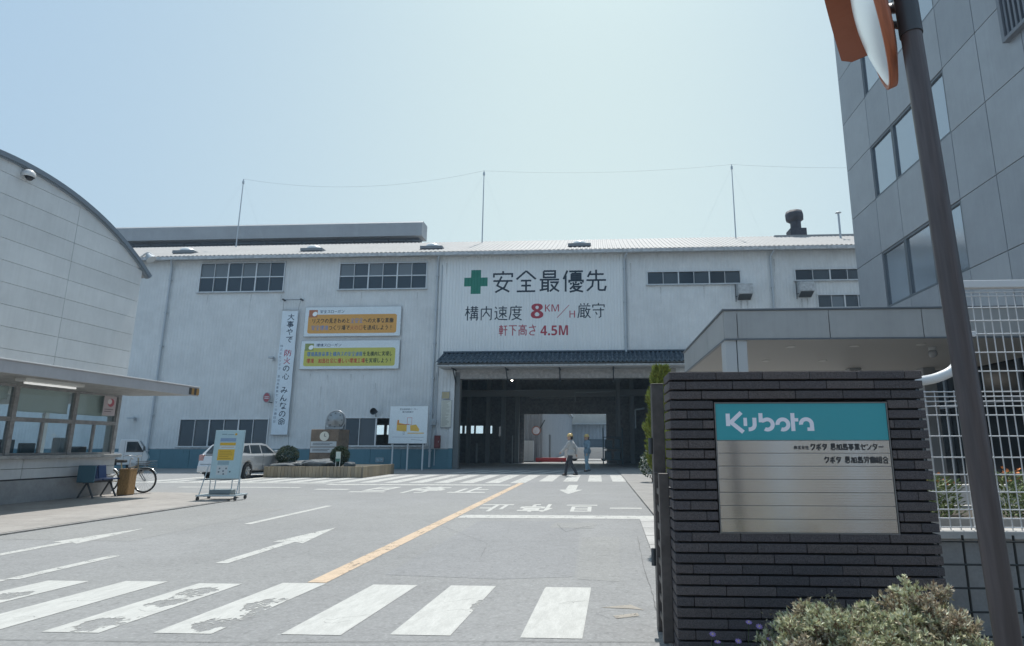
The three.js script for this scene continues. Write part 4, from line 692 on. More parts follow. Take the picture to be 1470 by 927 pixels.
{ // racks and cabinets standing inside the hall
  const rk = thing('storage_rack', 'dark steel storage rack inside the hall right of the rear opening', 'rack', [onZ(880, 664, -45).x, 0, -45]); const m = mat([0.12, 0.17, 0.19], 0.5);
  for (const s of [-0.7, 0.7]) part('upright', [box(s - 0.04, s + 0.04, 0, 2.6, -0.4, -0.33), box(s - 0.04, s + 0.04, 0, 2.6, 0.33, 0.4)], m, rk); for (const y of [0.3, 1.1, 1.9]) { part('shelf', box(-0.7, 0.7, y, y + 0.06, -0.4, 0.4), m, rk); } 
  for (const [x, y, w, h] of [[-0.35, 0.36, 0.5, 0.55], [0.3, 0.36, 0.45, 0.5], [-0.3, 1.16, 0.55, 0.5], [0.32, 1.16, 0.4, 0.6]]) { const b = thing('storage_crate', 'grey crate on the storage rack inside the hall', 'crate', [rk.position.x + x, y, -45], 0, 'crates on the storage rack'); part('body', rbox(-w / 2, w / 2, 0, h, -0.3, 0.3, 0.03), mat([0.16, 0.20, 0.22], 0.6), b); part('lid', rbox(-w / 2 - 0.015, w / 2 + 0.015, h, h + 0.05, -0.315, 0.315, 0.015), mat([0.2, 0.24, 0.26], 0.6), b); }
  for (const [px, z, h, w, lab] of [[684, -47, 1.5, 0.3, 'pale upright pipe stand in the left part of the dark hall'], [735, -47, 2.1, 0.16, 'thin pale bollard post left of the rear opening inside the hall']]) { const t = thing('bollard_post', lab, 'post', [onZ(px, 660, z).x, 0, z]); part('post', rod([0, 0.04, 0], [0, h, 0], w / 4), mat([0.42, 0.45, 0.46], 0.5), t); part('base', disc([0, 0.02, 0], 0.2, 0.04, 'y', 16), darkSteel, t); }
}
// ---------------------------------------------------------------- gatehouse with the arched gable
const GX = -13.2, GZ1 = -16.25, GZ0 = -7.9;
const panelM = [mat([0.70, 0.72, 0.725], 0.55, { map: sheetTex }), mat([0.685, 0.705, 0.71], 0.55, { map: sheetTex }), mat([0.715, 0.735, 0.74], 0.52, { map: sheetTex })];
const gh = thing('gatehouse', 'pale panelled gatehouse with an arched gable, counter windows and flat entrance canopy', 'building');
const arcY = (z) => 0.51 + Math.sqrt(Math.max(0, 7.18 ** 2 - (z + 12.11) ** 2));
function clipped(z0, z1, y0, y1, x0, x1) {   // panel trimmed by the arch
  const lim = (z) => arcY(z) - 0.085, top = [], N = 10;
  if (Math.max(lim(z0), lim(z1), lim((z0 + z1) / 2)) <= y0 + 0.02) return null;
  const ok = Array.from({ length: 201 }, (_, i) => z0 + (z1 - z0) * i / 200).filter((z) => lim(z) > y0 + 0.012); if (ok.length < 3) return null; z0 = ok[0]; z1 = ok[ok.length - 1];
  for (let i = 0; i <= N; i++) { const z = z0 + (z1 - z0) * i / N; top.push([z, Math.max(y0 + 0.005, Math.min(y1, lim(z)))]); }
  return sideExtrude([[z1, y0], ...top.reverse(), [z0, y0]].filter((p, i, a) => !i || Math.hypot(p[0] - a[i - 1][0], p[1] - a[i - 1][1]) > 1e-4).reverse(), x0, x1, 0.004);
}
const zCuts = [GZ1, -13.9, -11.3, -8.7, GZ0];
for (let c = 0; c < 4; c++) for (let r = 0; r < 10; r++) { const y0 = 2.95 + r * 0.485, g = clipped(zCuts[c] + 0.005, zCuts[c + 1] - 0.005, y0 + 0.004, y0 + 0.481, GX - 0.05, GX); if (g) part('wall_panel', g, panelM[(r * 2 + c) % 3], gh); }
part('wall_core', [sideExtrude([[GZ1, 2.7], ...Array.from({ length: 21 }, (_, i) => { const z = GZ1 + (GZ0 - GZ1) * i / 20; return [z, arcY(z) - 0.18]; }), [GZ0, 2.7]].reverse(), GX - 0.3, GX - 0.052)], mat([0.16, 0.17, 0.18], 0.8), gh);
{ const band = (x0, x1, r0, r1) => { const a = [], b = []; for (let i = 0; i <= 40; i++) { const z = -16.5 + (8.65) * i / 40, k = Math.sqrt(Math.max(0, 7.18 ** 2 - (z + 12.11) ** 2)), nx = (z + 12.11) / 7.18, ny = k / 7.18; a.push([-12.11 + nx * r1, 0.51 + ny * r1]); b.push([-12.11 + nx * r0, 0.51 + ny * r0]); } return sideExtrude([...a, ...b.reverse()], x0, x1); };
  const rf = part('arched_roof', band(-17.4, GX + 0.06, 7.12, 7.21), mat([0.42, 0.43, 0.44], 0.6, { map: sheetTex }), gh);
  part('roof_rim', band(GX + 0.06, GX + 0.09, 7.12, 7.235), mat([0.15, 0.185, 0.225], 0.5), rf);
  part('soffit', band(GX - 0.04, GX + 0.06, 7.09, 7.115), mat([0.2, 0.235, 0.27], 0.6), rf); }
// rear and end walls, floor, ceiling of the room
const roomM = mat([0.55, 0.54, 0.5], 0.85, { map: dirtTex });
part('end_wall', [box(-17.1, GX - 0.06, 0, 0.95, GZ1, GZ1 + 0.12), box(-17.1, GX - 0.06, 2.45, 6.2, GZ1, GZ1 + 0.12), box(-17.1, -16.95, 0.95, 2.45, GZ1, GZ1 + 0.12), box(-15.4, -15.3, 0.95, 2.45, GZ1, GZ1 + 0.12), box(GX - 0.3, GX - 0.06, 0.95, 2.45, GZ1, GZ1 + 0.12)], panelM[0], gh);
part('end_wall', [box(-17.1, GX - 0.06, 0, 6.2, GZ0 - 0.12, GZ0)], panelM[0], gh);
part('rear_wall', [box(-17.1, -17, 0, 0.95, GZ1 + 0.12, GZ0 - 0.12), box(-17.1, -17, 2.45, 3, GZ1 + 0.12, GZ0 - 0.12), ...[-15.9, -14.6, -13.4, -12.2, -10.6, -8.9].map((z) => box(-17.1, -17, 0.95, 2.45, z - 0.05, z + 0.05))], roomM, gh);
part('ceiling', box(-17, GX - 0.31, 2.72, 2.8, GZ1 + 0.12, GZ0 - 0.12), mat([0.5, 0.5, 0.48], 0.8), gh);
part('floor', box(-17, GX - 0.06, 0, 0.06, GZ1 + 0.12, GZ0 - 0.12), roomM, gh);
// wall below the counter
for (let i = 0; i < 4; i++) { const z0 = [GZ1, -13.55, -11.0, -9.4][i], z1 = [-13.55, -11.0, -9.4, GZ0][i];
  for (const [y0, y1] of [[0.56, 0.78], [0.79, 1.0]]) part('wall_panel', rbox(GX - 0.06, GX - 0.0, y0, y1, z0 + 0.006, z1 - 0.006, 0.006), panelM[(i + Math.round(y0)) % 3], gh); }
part('plinth', rbox(GX - 0.3, GX + 0.03, 0, 0.53, GZ1, GZ0, 0.015), mat([0.9, 0.92, 0.95], 0.9, { map: concreteTex }), gh);
part('wall_core', box(GX - 0.2, GX - 0.062, 0.5, 1.0, GZ1 + 0.02, GZ0), mat([0.12, 0.12, 0.13], 0.8), gh);
part('counter_sill', rbox(GX - 0.3, GX + 0.16, 1.0, 1.09, GZ1 - 0.02, GZ0, 0.015), mat([0.44, 0.44, 0.43], 0.5, { map: dirtTex }), gh);
// window frames, panes and blinds
const ghFrame = mat([0.36, 0.355, 0.35], 0.45, { map: dirtTex });
const clear = mat([0.86, 0.92, 0.94], 0.03, { transmission: 1, thickness: 0, ior: 1.5 });
const posts = [GZ1 + 0.12, -14.74, -13.12, -11.5, -9.9, -8.3];
posts.forEach((z) => part('window_post', rbox(GX - 0.12, GX + 0.0, 1.09, 2.72, z - 0.055, z + 0.055, 0.008), ghFrame, gh));
const blindM = mat([0.7, 0.68, 0.6], 0.85);
for (let i = 0; i + 1 < posts.length; i++) {
  const a = posts[i] + 0.055, b = posts[i + 1] - 0.055, m = (a + b) / 2;
  const w = part('window', [rbox(GX - 0.1, GX - 0.005, 1.85, 1.95, a, b, 0.006), rbox(GX - 0.1, GX - 0.005, 2.62, 2.72, a, b, 0.006), rbox(GX - 0.09, GX - 0.02, 1.09, 1.14, a, b, 0.006), box(GX - 0.088, GX - 0.03, 1.1, 2.7, a - 0.002, a + 0.012), rbox(GX - 0.09, GX - 0.025, 1.14, 1.85, m - 0.03, m + 0.03, 0.006)], ghFrame, gh);
  part('pane', [box(GX - 0.055, GX - 0.049, 1.14, 1.85, a, m - 0.03)], clear, w); part('pane', [box(GX - 0.075, GX - 0.069, 1.14, 1.85, m + 0.03, b)], clear, w); part('pane', [box(GX - 0.055, GX - 0.049, 1.95, 2.62, a, b)], clear, w);
  const bl = part('blind', box(GX - 0.16, GX - 0.155, 2.1 + (i === 2 ? 0.25 : 0), 2.62, a + 0.03, b - 0.03), blindM, w); part('blind_rail', rod([GX - 0.158, 2.1 + (i === 2 ? 0.25 : 0), a + 0.03], [GX - 0.158, 2.1 + (i === 2 ? 0.25 : 0), b - 0.03], 0.015), blindM, bl);
}
part('front_head', box(GX - 0.3, GX - 0.002, 2.72, 2.95, GZ1, GZ0), panelM[0], gh);
// canopy slab
const cano = part('canopy', sideExtrude([[-16.4, 2.68], [-16.4, 2.86], [GZ0 + 4, 2.9], [GZ0 + 4, 2.66]].reverse(), GX + 0.0, GX + 1.98, 0.015), mat([0.42, 0.415, 0.4], 0.6, { map: dirtTex }), gh);
part('fascia', rbox(GX + 1.98, GX + 2.03, 2.66, 2.9, -16.42, GZ0 + 4, 0.008), mat([0.45, 0.45, 0.47], 0.5, { map: sheetTex }), cano);
part('coping', rbox(GX + 1.94, GX + 2.06, 2.9, 2.925, -16.44, GZ0 + 4, 0.006), mat([0.6, 0.6, 0.6], 0.4), cano);
for (let i = 0; i < 4; i++) part('warning_stripe', box(GX + 2.031, GX + 2.04, 2.69, 2.87, -16.4 + i * 0.1, -16.4 + i * 0.1 + 0.099), i % 2 ? mat([0.05, 0.045, 0.04], 0.6) : mat([0.36, 0.2, 0.06], 0.6), cano);
part('warning_end', [box(GX + 1.6, GX + 2.03, 2.7, 2.85, -16.43, -16.417)], mat([0.36, 0.2, 0.06], 0.6), cano);
{ const z0 = -14.75, z1 = -13.35, t = thing('canopy_light', 'white fluorescent tube fitting under the gatehouse canopy', 'lamp', [-11.75, 2.66, -12.4]);
  part('housing', rbox(-0.13, 0.13, -0.06, 0.02, -0.72, 0.72, 0.02), mat([0.6, 0.6, 0.58], 0.4), t); part('tube', rod([0, -0.085, -0.62], [0, -0.085, 0.62], 0.022), mat([0.8, 0.8, 0.78], 0.3, { emissive: L(1, 1, 0.97), emissiveIntensity: 0.35 }), t);
  RectAreaLightUniformsLib.init(); const l = new THREE.RectAreaLight(L(1, 1, 0.97), 1.2, 0.05, 1.2); l.position.set(0, -0.115, 0); l.rotation.set(-Math.PI / 2, 0, Math.PI / 2); t.add(l); }
{ // dome camera, wall lights
  const p = onX(37, 251, GX + 0.02), t = thing('dome_camera', 'small silver dome camera high on the arched gatehouse gable', 'camera', [GX, p.y, p.z]); part('mount', disc([0.04, 0, 0], 0.11, 0.08, 'x', 20), trimMetal, t); part('shade', new THREE.SphereGeometry(0.13, 20, 12, 0, 7, 0, 2.0).translate(0.1, 0.0, 0), mat([0.6, 0.6, 0.6], 0.3), t); part('lens_dome', new THREE.SphereGeometry(0.075, 16, 10).translate(0.13, -0.07, 0), mat([0.03, 0.03, 0.035], 0.1), t);
  const q = onX(200, 372, GX + 0.1), u = thing('gable_floodlight', 'floodlight on a curved arm near the low end of the arched gable', 'lamp', [GX, q.y, q.z]); part('arm', tube([[0, 0.1, -0.15], [0.25, 0.22, -0.1], [0.5, 0.1, -0.05]], 0.025, 16, 6), trimMetal, u); part('head', [new THREE.CylinderGeometry(0.06, 0.13, 0.2, 16).rotateZ(0.7).translate(0.5, 0.02, 0.12), rod([0.5, 0.1, -0.05], [0.5, 0.04, 0.12], 0.025)], pipePaint, u); }
// things on the counter inside
{ const put = (name, z, w, h, d, c, label, cat, y = 1.09, x = GX - 0.62) => { const t = thing(name, label, cat, [x, y, z]); part('body', rbox(-d / 2, d / 2, 0.0, h, -w / 2, w / 2, 0.02), mat(c, 0.6), t); part('face', rbox(d / 2, d / 2 + 0.008, 0.03, h - 0.03, -w / 2 + 0.03, w / 2 - 0.03, 0.004), mat(c.map((k) => k * 0.6), 0.4), t); return t; };
  const ct = thing('inner_counter', 'long brown desk counter behind the gatehouse windows', 'counter', [GX - 0.62, 0.06, -12.1]); part('top', rbox(-0.34, 0.31, 0.98, 1.03, -3.9, 4.0, 0.01), mat([0.16, 0.13, 0.1], 0.5), ct); part('front', box(-0.3, 0.25, 0, 0.98, -3.85, 3.95), mat([0.2, 0.18, 0.16], 0.6), ct);
  put('ticket_box', -15.1, 0.24, 0.42, 0.2, [0.4, 0.42, 0.44], 'grey upright box on the gatehouse counter near the right window post', 'box');
  put('monitor', -13.6, 0.5, 0.36, 0.08, [0.05, 0.05, 0.055], 'black computer monitor on the gatehouse counter', 'monitor');
  put('monitor', -14.2, 0.4, 0.28, 0.08, [0.07, 0.07, 0.07], 'small dark screen on the gatehouse counter', 'monitor');
  put('document_tray', -15.6, 0.4, 0.2, 0.3, [0.14, 0.13, 0.13], 'dark document tray on the gatehouse counter', 'tray');
  put('flyer_stand', -12.4, 0.4, 0.3, 0.2, [0.1, 0.16, 0.24], 'blue flyer stand on the gatehouse counter', 'stand');
  const a = onX(157, 580, GX - 0.04), tex = canvasTex(128, 192, (c, w, h) => { c.fillStyle = '#b9aeb0'; c.fillRect(0, 0, w, h); c.fillStyle = '#b4616c'; c.beginPath(); c.arc(74, 84, 34, 0, 7); c.fill(); c.fillStyle = '#d9d6d6'; c.beginPath(); c.arc(60, 76, 22, 0, 7); c.fill(); c.fillStyle = '#7d7276'; c.fillRect(16, 136, 90, 7); c.fillRect(16, 154, 70, 7); c.fillStyle = '#b4616c'; c.fillRect(16, 14, 60, 10); });
  const t = thing('window_poster', 'small pink and white poster taped inside the gatehouse window', 'poster', [GX - 0.03, a.y - 0.27, a.z], Math.PI / 2); part('print', new THREE.PlaneGeometry(0.42, 0.62).translate(0, 0.27, 0.012), mat([1, 1, 1], 0.6, { map: tex }), t); part('sheet', box(-0.21, 0.21, -0.04, 0.58, 0.0, 0.008), whiteBoard, t);
}
// ---------------------------------------------------------------- seats, umbrella box, bicycle, notice cart
{ const t = thing('seat_row', 'row of blue moulded seats with a teal end panel against the gatehouse wall', 'bench', [GX + 0.42, 0.025, -15.3]);
    const sea = (z, m) => { const o = part('seat_shell', [rbox(-0.18, 0.22, 0.42, 0.46, z - 0.13, z + 0.13, 0.02), rbox(-0.02, 0.02, 0, 0.34, -0.13, 0.13, 0.015).rotateZ(0.2).translate(-0.17, 0.45, z)], m, t); return o; };
  const navy = mat([0.018, 0.04, 0.11], 0.35), teal = mat([0.08, 0.17, 0.22], 0.5);
  sea(-0.30, navy); sea(-0.01, navy); sea(0.28, navy);
  part('backplate', rbox(-0.2, 0.26, 0.38, 0.80, 0.44, 0.47, 0.02), teal, t);
  part('beam', rbox(-0.03, 0.03, 0.36, 0.42, -0.42, 0.46, 0.008), darkSteel, t);
  for (const z of [-0.36, 0.36]) part('leg', [rod([0.0, 0.38, z], [-0.2, 0, z], 0.022), rod([0.0, 0.38, z], [0.24, 0, z + 0.04], 0.022)], darkSteel, t); }
{ const t = thing('umbrella_box', 'tall open wooden box standing at the corner of the gatehouse', 'box', [-12.5, 0.025, -15.9], 0.15); const wd = mat([0.5, 0.31, 0.13], 0.6, { map: woodTex }), w2 = mat([0.42, 0.26, 0.11], 0.6, { map: woodTex });
  for (const [g, m] of [[rbox(-0.13, 0.13, 0.02, 0.66, 0.14, 0.165, 0.005), wd], [rbox(-0.13, 0.13, 0.02, 0.66, -0.165, -0.14, 0.005), wd], [rbox(-0.135, -0.11, 0.02, 0.66, -0.14, 0.14, 0.005), w2], [rbox(0.11, 0.135, 0.02, 0.66, -0.14, 0.14, 0.005), w2]]) part('side_board', g, m, t); part('base', box(-0.12, 0.12, 0, 0.04, -0.14, 0.14), darkSteel, t); part('rim', [rbox(-0.14, 0.14, 0.66, 0.68, -0.17, 0.17, 0.004)], w2, t);
  const u = thing('umbrella', 'dark folded umbrella sticking out of the tall wooden box', 'umbrella', [-12.46, 0.07, -15.87]); part('canopy', new THREE.ConeGeometry(0.035, 0.62, 10).rotateX(Math.PI).translate(0, 0.36, 0), mat([0.04, 0.05, 0.07], 0.6), u); part('handle', tube([[0, 0.6, 0], [0, 0.86, 0], [0.03, 0.92, 0], [0.07, 0.88, 0]], 0.012, 16, 6), mat([0.5, 0.5, 0.5], 0.3), u); }
{ const t = thing('bicycle', 'silver city bicycle with a front basket parked by the gatehouse corner', 'bicycle', [-13.1, 0.025, -16.62], 0.05);
  const ch = mat([0.45, 0.46, 0.46], 0.25, { metalness: 0.8 }), rub = mat([0.03, 0.03, 0.03], 0.8), fr = mat([0.33, 0.28, 0.18], 0.35, { metalness: 0.3 });
  for (const x of [-0.52, 0.52]) { const w = part('wheel', new THREE.TorusGeometry(0.315, 0.02, 8, 40).translate(x, 0.335, 0), rub, t); part('rim', new THREE.TorusGeometry(0.29, 0.012, 6, 40).translate(x, 0.335, 0), ch, w); part('spokes', Array.from({ length: 18 }, (_, k) => rod([x, 0.335, 0], [x + 0.29 * Math.cos(k * Math.PI / 9), 0.335 + 0.29 * Math.sin(k * Math.PI / 9), 0], 0.0022, 0.0022, 4)), ch, w); part('mudguard', new THREE.TorusGeometry(0.35, 0.016, 5, 24, Math.PI * 0.7).rotateZ(x > 0 ? 0.5 : 0.4).scale(1, 1, 1.8).translate(x, 0.335, 0), ch, w); }
  part('frame', [rod([-0.52, 0.335, 0], [-0.08, 0.3, 0], 0.014), rod([-0.08, 0.3, 0], [-0.2, 0.82, 0], 0.018), rod([-0.08, 0.3, 0], [0.3, 0.7, 0], 0.02), rod([-0.16, 0.62, 0], [-0.52, 0.335, 0], 0.012), rod([0.3, 0.62, 0], [0.26, 0.95, 0], 0.018), rod([-0.15, 0.6, 0], [0.3, 0.75, 0], 0.016)], fr, t);
  part('fork', [rod([0.32, 0.6, 0.04], [0.52, 0.335, 0.045], 0.012), rod([0.32, 0.6, -0.04], [0.52, 0.335, -0.045], 0.012)], ch, t);
  part('saddle', rbox(-0.34, -0.08, 0.82, 0.9, -0.09, 0.09, 0.04, 3), rub, t); part('handlebar', tube([[0.02, 1.0, 0.26], [0.16, 1.02, 0.24], [0.26, 0.98, 0], [0.16, 1.02, -0.24], [0.02, 1.0, -0.26]], 0.012, 24, 6), ch, t);
  part('basket', [rbox(0.36, 0.66, 0.62, 0.635, -0.18, 0.18, 0.01), ...[0.68, 0.74, 0.8, 0.86].flatMap((y) => [rod([0.35, y, -0.19], [0.68, y, -0.19], 0.005, 0.005, 4), rod([0.35, y, 0.19], [0.68, y, 0.19], 0.005, 0.005, 4), rod([0.68, y, -0.19], [0.68, y, 0.19], 0.005, 0.005, 4), rod([0.35, y, -0.19], [0.35, y, 0.19], 0.005, 0.005, 4)]), ...Array.from({ length: 9 }, (_, k) => rod([0.36 + k * 0.04, 0.62, 0.185], [0.35 + k * 0.041, 0.87, 0.195], 0.004, 0.004, 4))], darkSteel, t);
  part('crank', [disc([-0.08, 0.3, 0.05], 0.09, 0.015, 'z', 20), rod([-0.08, 0.3, 0.07], [0.03, 0.18, 0.08], 0.01), rbox(-0.02, 0.08, 0.165, 0.19, 0.08, 0.16, 0.008)], ch, t); part('stand', [rod([-0.5, 0.33, 0.06], [-0.55, 0.0, 0.12], 0.01), rod([-0.5, 0.33, -0.06], [-0.55, 0.0, -0.12], 0.01)], ch, t); part('head_lamp', disc([0.4, 0.56, 0.0], 0.045, 0.07, 'x', 14), ch, t); }
{ // wheeled notice board
  const c = onY(318, 718), t = thing('notice_cart', 'pale blue notice board with yellow panels on a low wheeled steel cart', 'sign', [c.x, 0.01, c.z], 0.10);
  const tex = canvasTex(320, 560, (q, w, h) => { q.fillStyle = '#a9c4cc'; q.fillRect(0, 0, w, h); q.fillStyle = '#7c96a0'; q.fillRect(70, 34, 60, 12); q.fillRect(140, 38, 70, 10); q.fillStyle = '#c9a138'; q.beginPath(); q.arc(232, 40, 14, 0, 7); q.fill(); q.fillStyle = '#7f97b4'; q.fillRect(60, 86, 180, 42); q.fillStyle = '#cfa838'; q.fillRect(62, 140, 180, 34); q.fillStyle = '#c8d0d0'; q.fillRect(62, 182, 180, 30); q.fillStyle = '#a98f80'; q.fillRect(80, 192, 150, 7); q.fillStyle = '#d2ad3c'; q.fillRect(50, 222, 190, 130); q.fillStyle = '#a3832b'; for (let i = 0; i < 5; i++) q.fillRect(66, 240 + i * 22, rr(100, 155), 7); q.fillStyle = '#8ba4ae'; q.fillRect(64, 360, 130, 46); q.fillStyle = '#bcc6ca'; q.fillRect(60, 414, 130, 110); q.fillStyle = '#5f6e78'; for (const [x, y] of [[80, 480], [130, 470], [160, 440], [136, 505], [206, 478], [86, 440]]) q.fillRect(x, y, 18, 18); tone(q, w, h); });
  const bd = part('board', rbox(-0.36, 0.36, 0.5, 1.68, -0.02, 0.02, 0.01), mat([0.36, 0.5, 0.55], 0.5), t); bd.rotation.x = -0.06;
  const fc = part('print', new THREE.PlaneGeometry(0.68, 1.14).translate(0, 1.09, 0.024), mat([1, 1, 1], 0.5, { map: tex }), bd);
  const st = mat([0.46, 0.52, 0.54], 0.4, { metalness: 0.4 });
  part('frame', [rod([-0.44, 0.12, 0.22], [-0.4, 0.86, -0.03], 0.012), rod([0.44, 0.12, 0.22], [0.4, 0.86, -0.03], 0.012), rod([-0.36, 0.12, -0.1], [-0.35, 0.6, -0.06], 0.012), rod([0.36, 0.12, -0.1], [0.35, 0.6, -0.06], 0.012), rod([-0.2, 0.12, 0.0], [-0.2, 0.52, -0.03], 0.012), rod([0.2, 0.12, 0.0], [0.2, 0.52, -0.03], 0.012), rod([-0.41, 0.5, -0.035], [0.41, 0.5, -0.035], 0.012)], st, t);
  part('deck', [rbox(-0.48, 0.48, 0.1, 0.14, 0.24, 0.3, 0.01), rbox(-0.48, 0.48, 0.1, 0.14, -0.3, -0.24, 0.01), rbox(-0.48, -0.42, 0.1, 0.14, -0.24, 0.24, 0.01), rbox(0.42, 0.48, 0.1, 0.14, -0.24, 0.24, 0.01)], st, t); part('ballast', rbox(-0.25, 0.25, 0.14, 0.25, -0.16, 0.14, 0.02), mat([0.2, 0.24, 0.25], 0.7), t);
  for (const [x, z] of [[-0.44, 0.26], [0.44, 0.26], [-0.44, -0.26], [0.44, -0.26]]) part('caster', disc([x, 0.05, z], 0.05, 0.035, 'x', 14), mat([0.05, 0.05, 0.05], 0.7), t); }
// ---------------------------------------------------------------- office block
const OX = 9.5;
const office = thing('office_building', 'tall grey panel clad office block with ribbon windows and an entrance canopy', 'building');
const cladM = [mat([0.31, 0.335, 0.365], 0.42, { map: sheetTex, metalness: 0.15 }), mat([0.295, 0.32, 0.35], 0.44, { map: sheetTex, metalness: 0.15 }), mat([0.325, 0.35, 0.378], 0.42, { map: sheetTex, metalness: 0.15 })];
const officeGlass = mat([0.36, 0.41, 0.46], 0.13, { metalness: 0.8 }), entryGlass = mat([0.02, 0.025, 0.03], 0.15), officeFrame = mat([0.11, 0.13, 0.15], 0.45);
const oz = [-21.7, -19.75, -18.27, -16.8, -15.3, -13.85, -12.4, -10.95, -9.5, -8.05, -6.6, -5.15], oy = [3.8, 5.72, 7.6, 9.5, 11.4, 13.3, 15.2, 17.1, 19.0, 20.9];
part('core', box(OX + 0.12, OX + 14, 0, 21, -21.68, -5.2), mat([0.05, 0.055, 0.06], 0.8), office);
part('far_end_wall', box(OX + 0.1, OX + 14, 0, 21, -21.76, -21.69), cladM[1], office);
part('near_end_wall', box(OX + 0.1, OX + 14, 0, 21, -5.19, -5.12), cladM[1], office);
for (let c = 0; c + 1 < oz.length; c++) for (let r = 0; r + 1 < oy.length; r++) {
  const win = [1, 3, 5, 7].includes(r) && c >= 1 && c <= 3, z0 = oz[c] + 0.009, z1 = oz[c + 1] - 0.009, y0 = oy[r] + 0.009, y1 = oy[r + 1] - 0.009;
  if (!win) { part('cladding_panel', rbox(OX, OX + 0.1, y0, y1, z0, z1, 0.006), cladM[(c * 2 + r * 5 + (c * r) % 2) % 3], office); continue; }
  const f = 0.06, w = part('window', [box(OX + 0.02, OX + 0.11, y0, y0 + f, z0, z1), box(OX + 0.02, OX + 0.11, y1 - f, y1, z0, z1), box(OX + 0.02, OX + 0.11, y0 + f, y1 - f, z0, z0 + f), box(OX + 0.02, OX + 0.11, y0 + f, y1 - f, z1 - f, z1)], officeFrame, office);
  part('pane', box(OX + 0.075, OX + 0.085, y0 + f, y1 - f, z0 + f, z1 - f), officeGlass, w);
}
part('parapet', box(OX - 0.05, OX + 14.1, 20.95, 21.2, -21.8, -5.1), cladM[0], office);
{ const z0 = -12.8, y0 = 10.34, lv = part('louvre_box', [box(OX - 0.14, OX - 0.0, y0, y0 + 0.09, z0, z0 + 2.2), box(OX - 0.14, OX - 0.0, y0 + 2.6, y0 + 2.69, z0, z0 + 2.2), box(OX - 0.14, OX, y0 + 0.09, y0 + 2.6, z0, z0 + 0.1), box(OX - 0.14, OX, y0 + 0.09, y0 + 2.6, z0 + 2.1, z0 + 2.2)], mat([0.15, 0.165, 0.19], 0.5), office);
  for (let i = 0; i < 14; i++) part('blade', box(OX - 0.1, OX - 0.02, y0 + 0.09, y0 + 2.6, z0 + 0.14 + i * 0.14, z0 + 0.2 + i * 0.14), mat([0.13, 0.145, 0.17], 0.5), lv); }
// ground floor under the canopy: dark glass between posts
for (let i = 0; i < 11; i++) { const z0 = -21.6 + i * 1.5; const w = part('entrance_glazing', [box(OX + 0.0, OX + 0.1, 0.03, 3.75, z0 - 0.05, z0 + 0.05), box(OX + 0.0, OX + 0.1, 2.3, 2.4, z0 + 0.05, z0 + 1.45)], officeFrame, office); part('pane', box(OX + 0.05, OX + 0.06, 0.05, 3.75, z0 + 0.05, z0 + 1.45), entryGlass, w); }
// entrance canopy
const CX0 = 2.34, CZ0 = -11.0, CZ1 = -16.2, CY0 = 3.22, CY1 = 3.74;
const can = thing('entrance_canopy', 'flat grey panel canopy on a square column before the office entrance', 'canopy');
const canM = mat([0.41, 0.415, 0.41], 0.45, { map: sheetTex, metalness: 0.15 });
const fx = [CX0, 2.58, 4.23, 5.88, 7.53, OX - 0.02];
for (let i = 0; i < 5; i++) part('fascia_panel', rbox(fx[i] + 0.006, fx[i + 1] - 0.006, CY0, CY1, CZ0 - 0.04, CZ0, 0.006), canM, can);
for (let i = 0; i < 3; i++) part('fascia_panel', rbox(CX0, CX0 + 0.04, CY0, CY1, CZ1 + i * (CZ0 - CZ1 - 0.05) / 3 + 0.006, CZ1 + (i + 1) * (CZ0 - CZ1 - 0.05) / 3 - 0.006, 0.006), canM, can);
part('fascia_back', rbox(CX0 + 0.04, OX - 0.02, CY0, CY1, CZ1, CZ1 + 0.04, 0.006), canM, can);
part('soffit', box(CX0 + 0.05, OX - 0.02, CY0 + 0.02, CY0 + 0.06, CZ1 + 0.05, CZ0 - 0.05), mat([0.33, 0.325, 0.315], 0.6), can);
part('roof_sheet', box(CX0 + 0.02, OX - 0.02, CY1 - 0.1, CY1 - 0.05, CZ1 + 0.02, CZ0 - 0.02), canM, can);
part('top_trim', [rbox(CX0 - 0.03, OX - 0.02, CY1, CY1 + 0.035, CZ0 - 0.06, CZ0 + 0.03, 0.006), rbox(CX0 - 0.03, CX0 + 0.06, CY1, CY1 + 0.035, CZ1 - 0.02, CZ0 - 0.06, 0.006), box(CX0 - 0.012, OX - 0.02, CY0 - 0.025, CY0 - 0.002, CZ0 - 0.05, CZ0 + 0.01), box(CX0 - 0.012, CX0 + 0.05, CY0 - 0.025, CY0 - 0.002, CZ1, CZ0 - 0.05)], officeFrame, can);
const col = part('column', [rbox(CX0 + 0.01, CX0 + 0.21, 0.03, CY0 + 0.02, CZ0 - 0.4, CZ0 - 0.03, 0.01), rbox(CX0 + 0.225, CX0 + 0.4, 0.03, CY0 + 0.02, CZ0 - 0.4, CZ0 - 0.03, 0.01)], mat([0.43, 0.45, 0.46], 0.45), can); part('column_joint', box(CX0 + 0.21, CX0 + 0.225, 0.03, CY0 + 0.02, CZ0 - 0.39, CZ0 - 0.05), darkSteel, col);
for (const x of [6.4, 8.2]) part('column', rbox(x, x + 0.3, 0.03, CY0 + 0.02, CZ1 + 0.3, CZ1 + 0.6, 0.01), mat([0.3, 0.31, 0.32], 0.45), can);
for (const [px, py] of [[1135, 497], [1181, 517], [1226, 496], [1322, 494], [1100, 517]]) { const p = onY(px, py, CY0 + 0.02); part('downlight', disc([p.x, CY0 + 0.012, p.z], 0.09, 0.014, 'y', 20), mat([0.5, 0.5, 0.48], 0.4), can); }
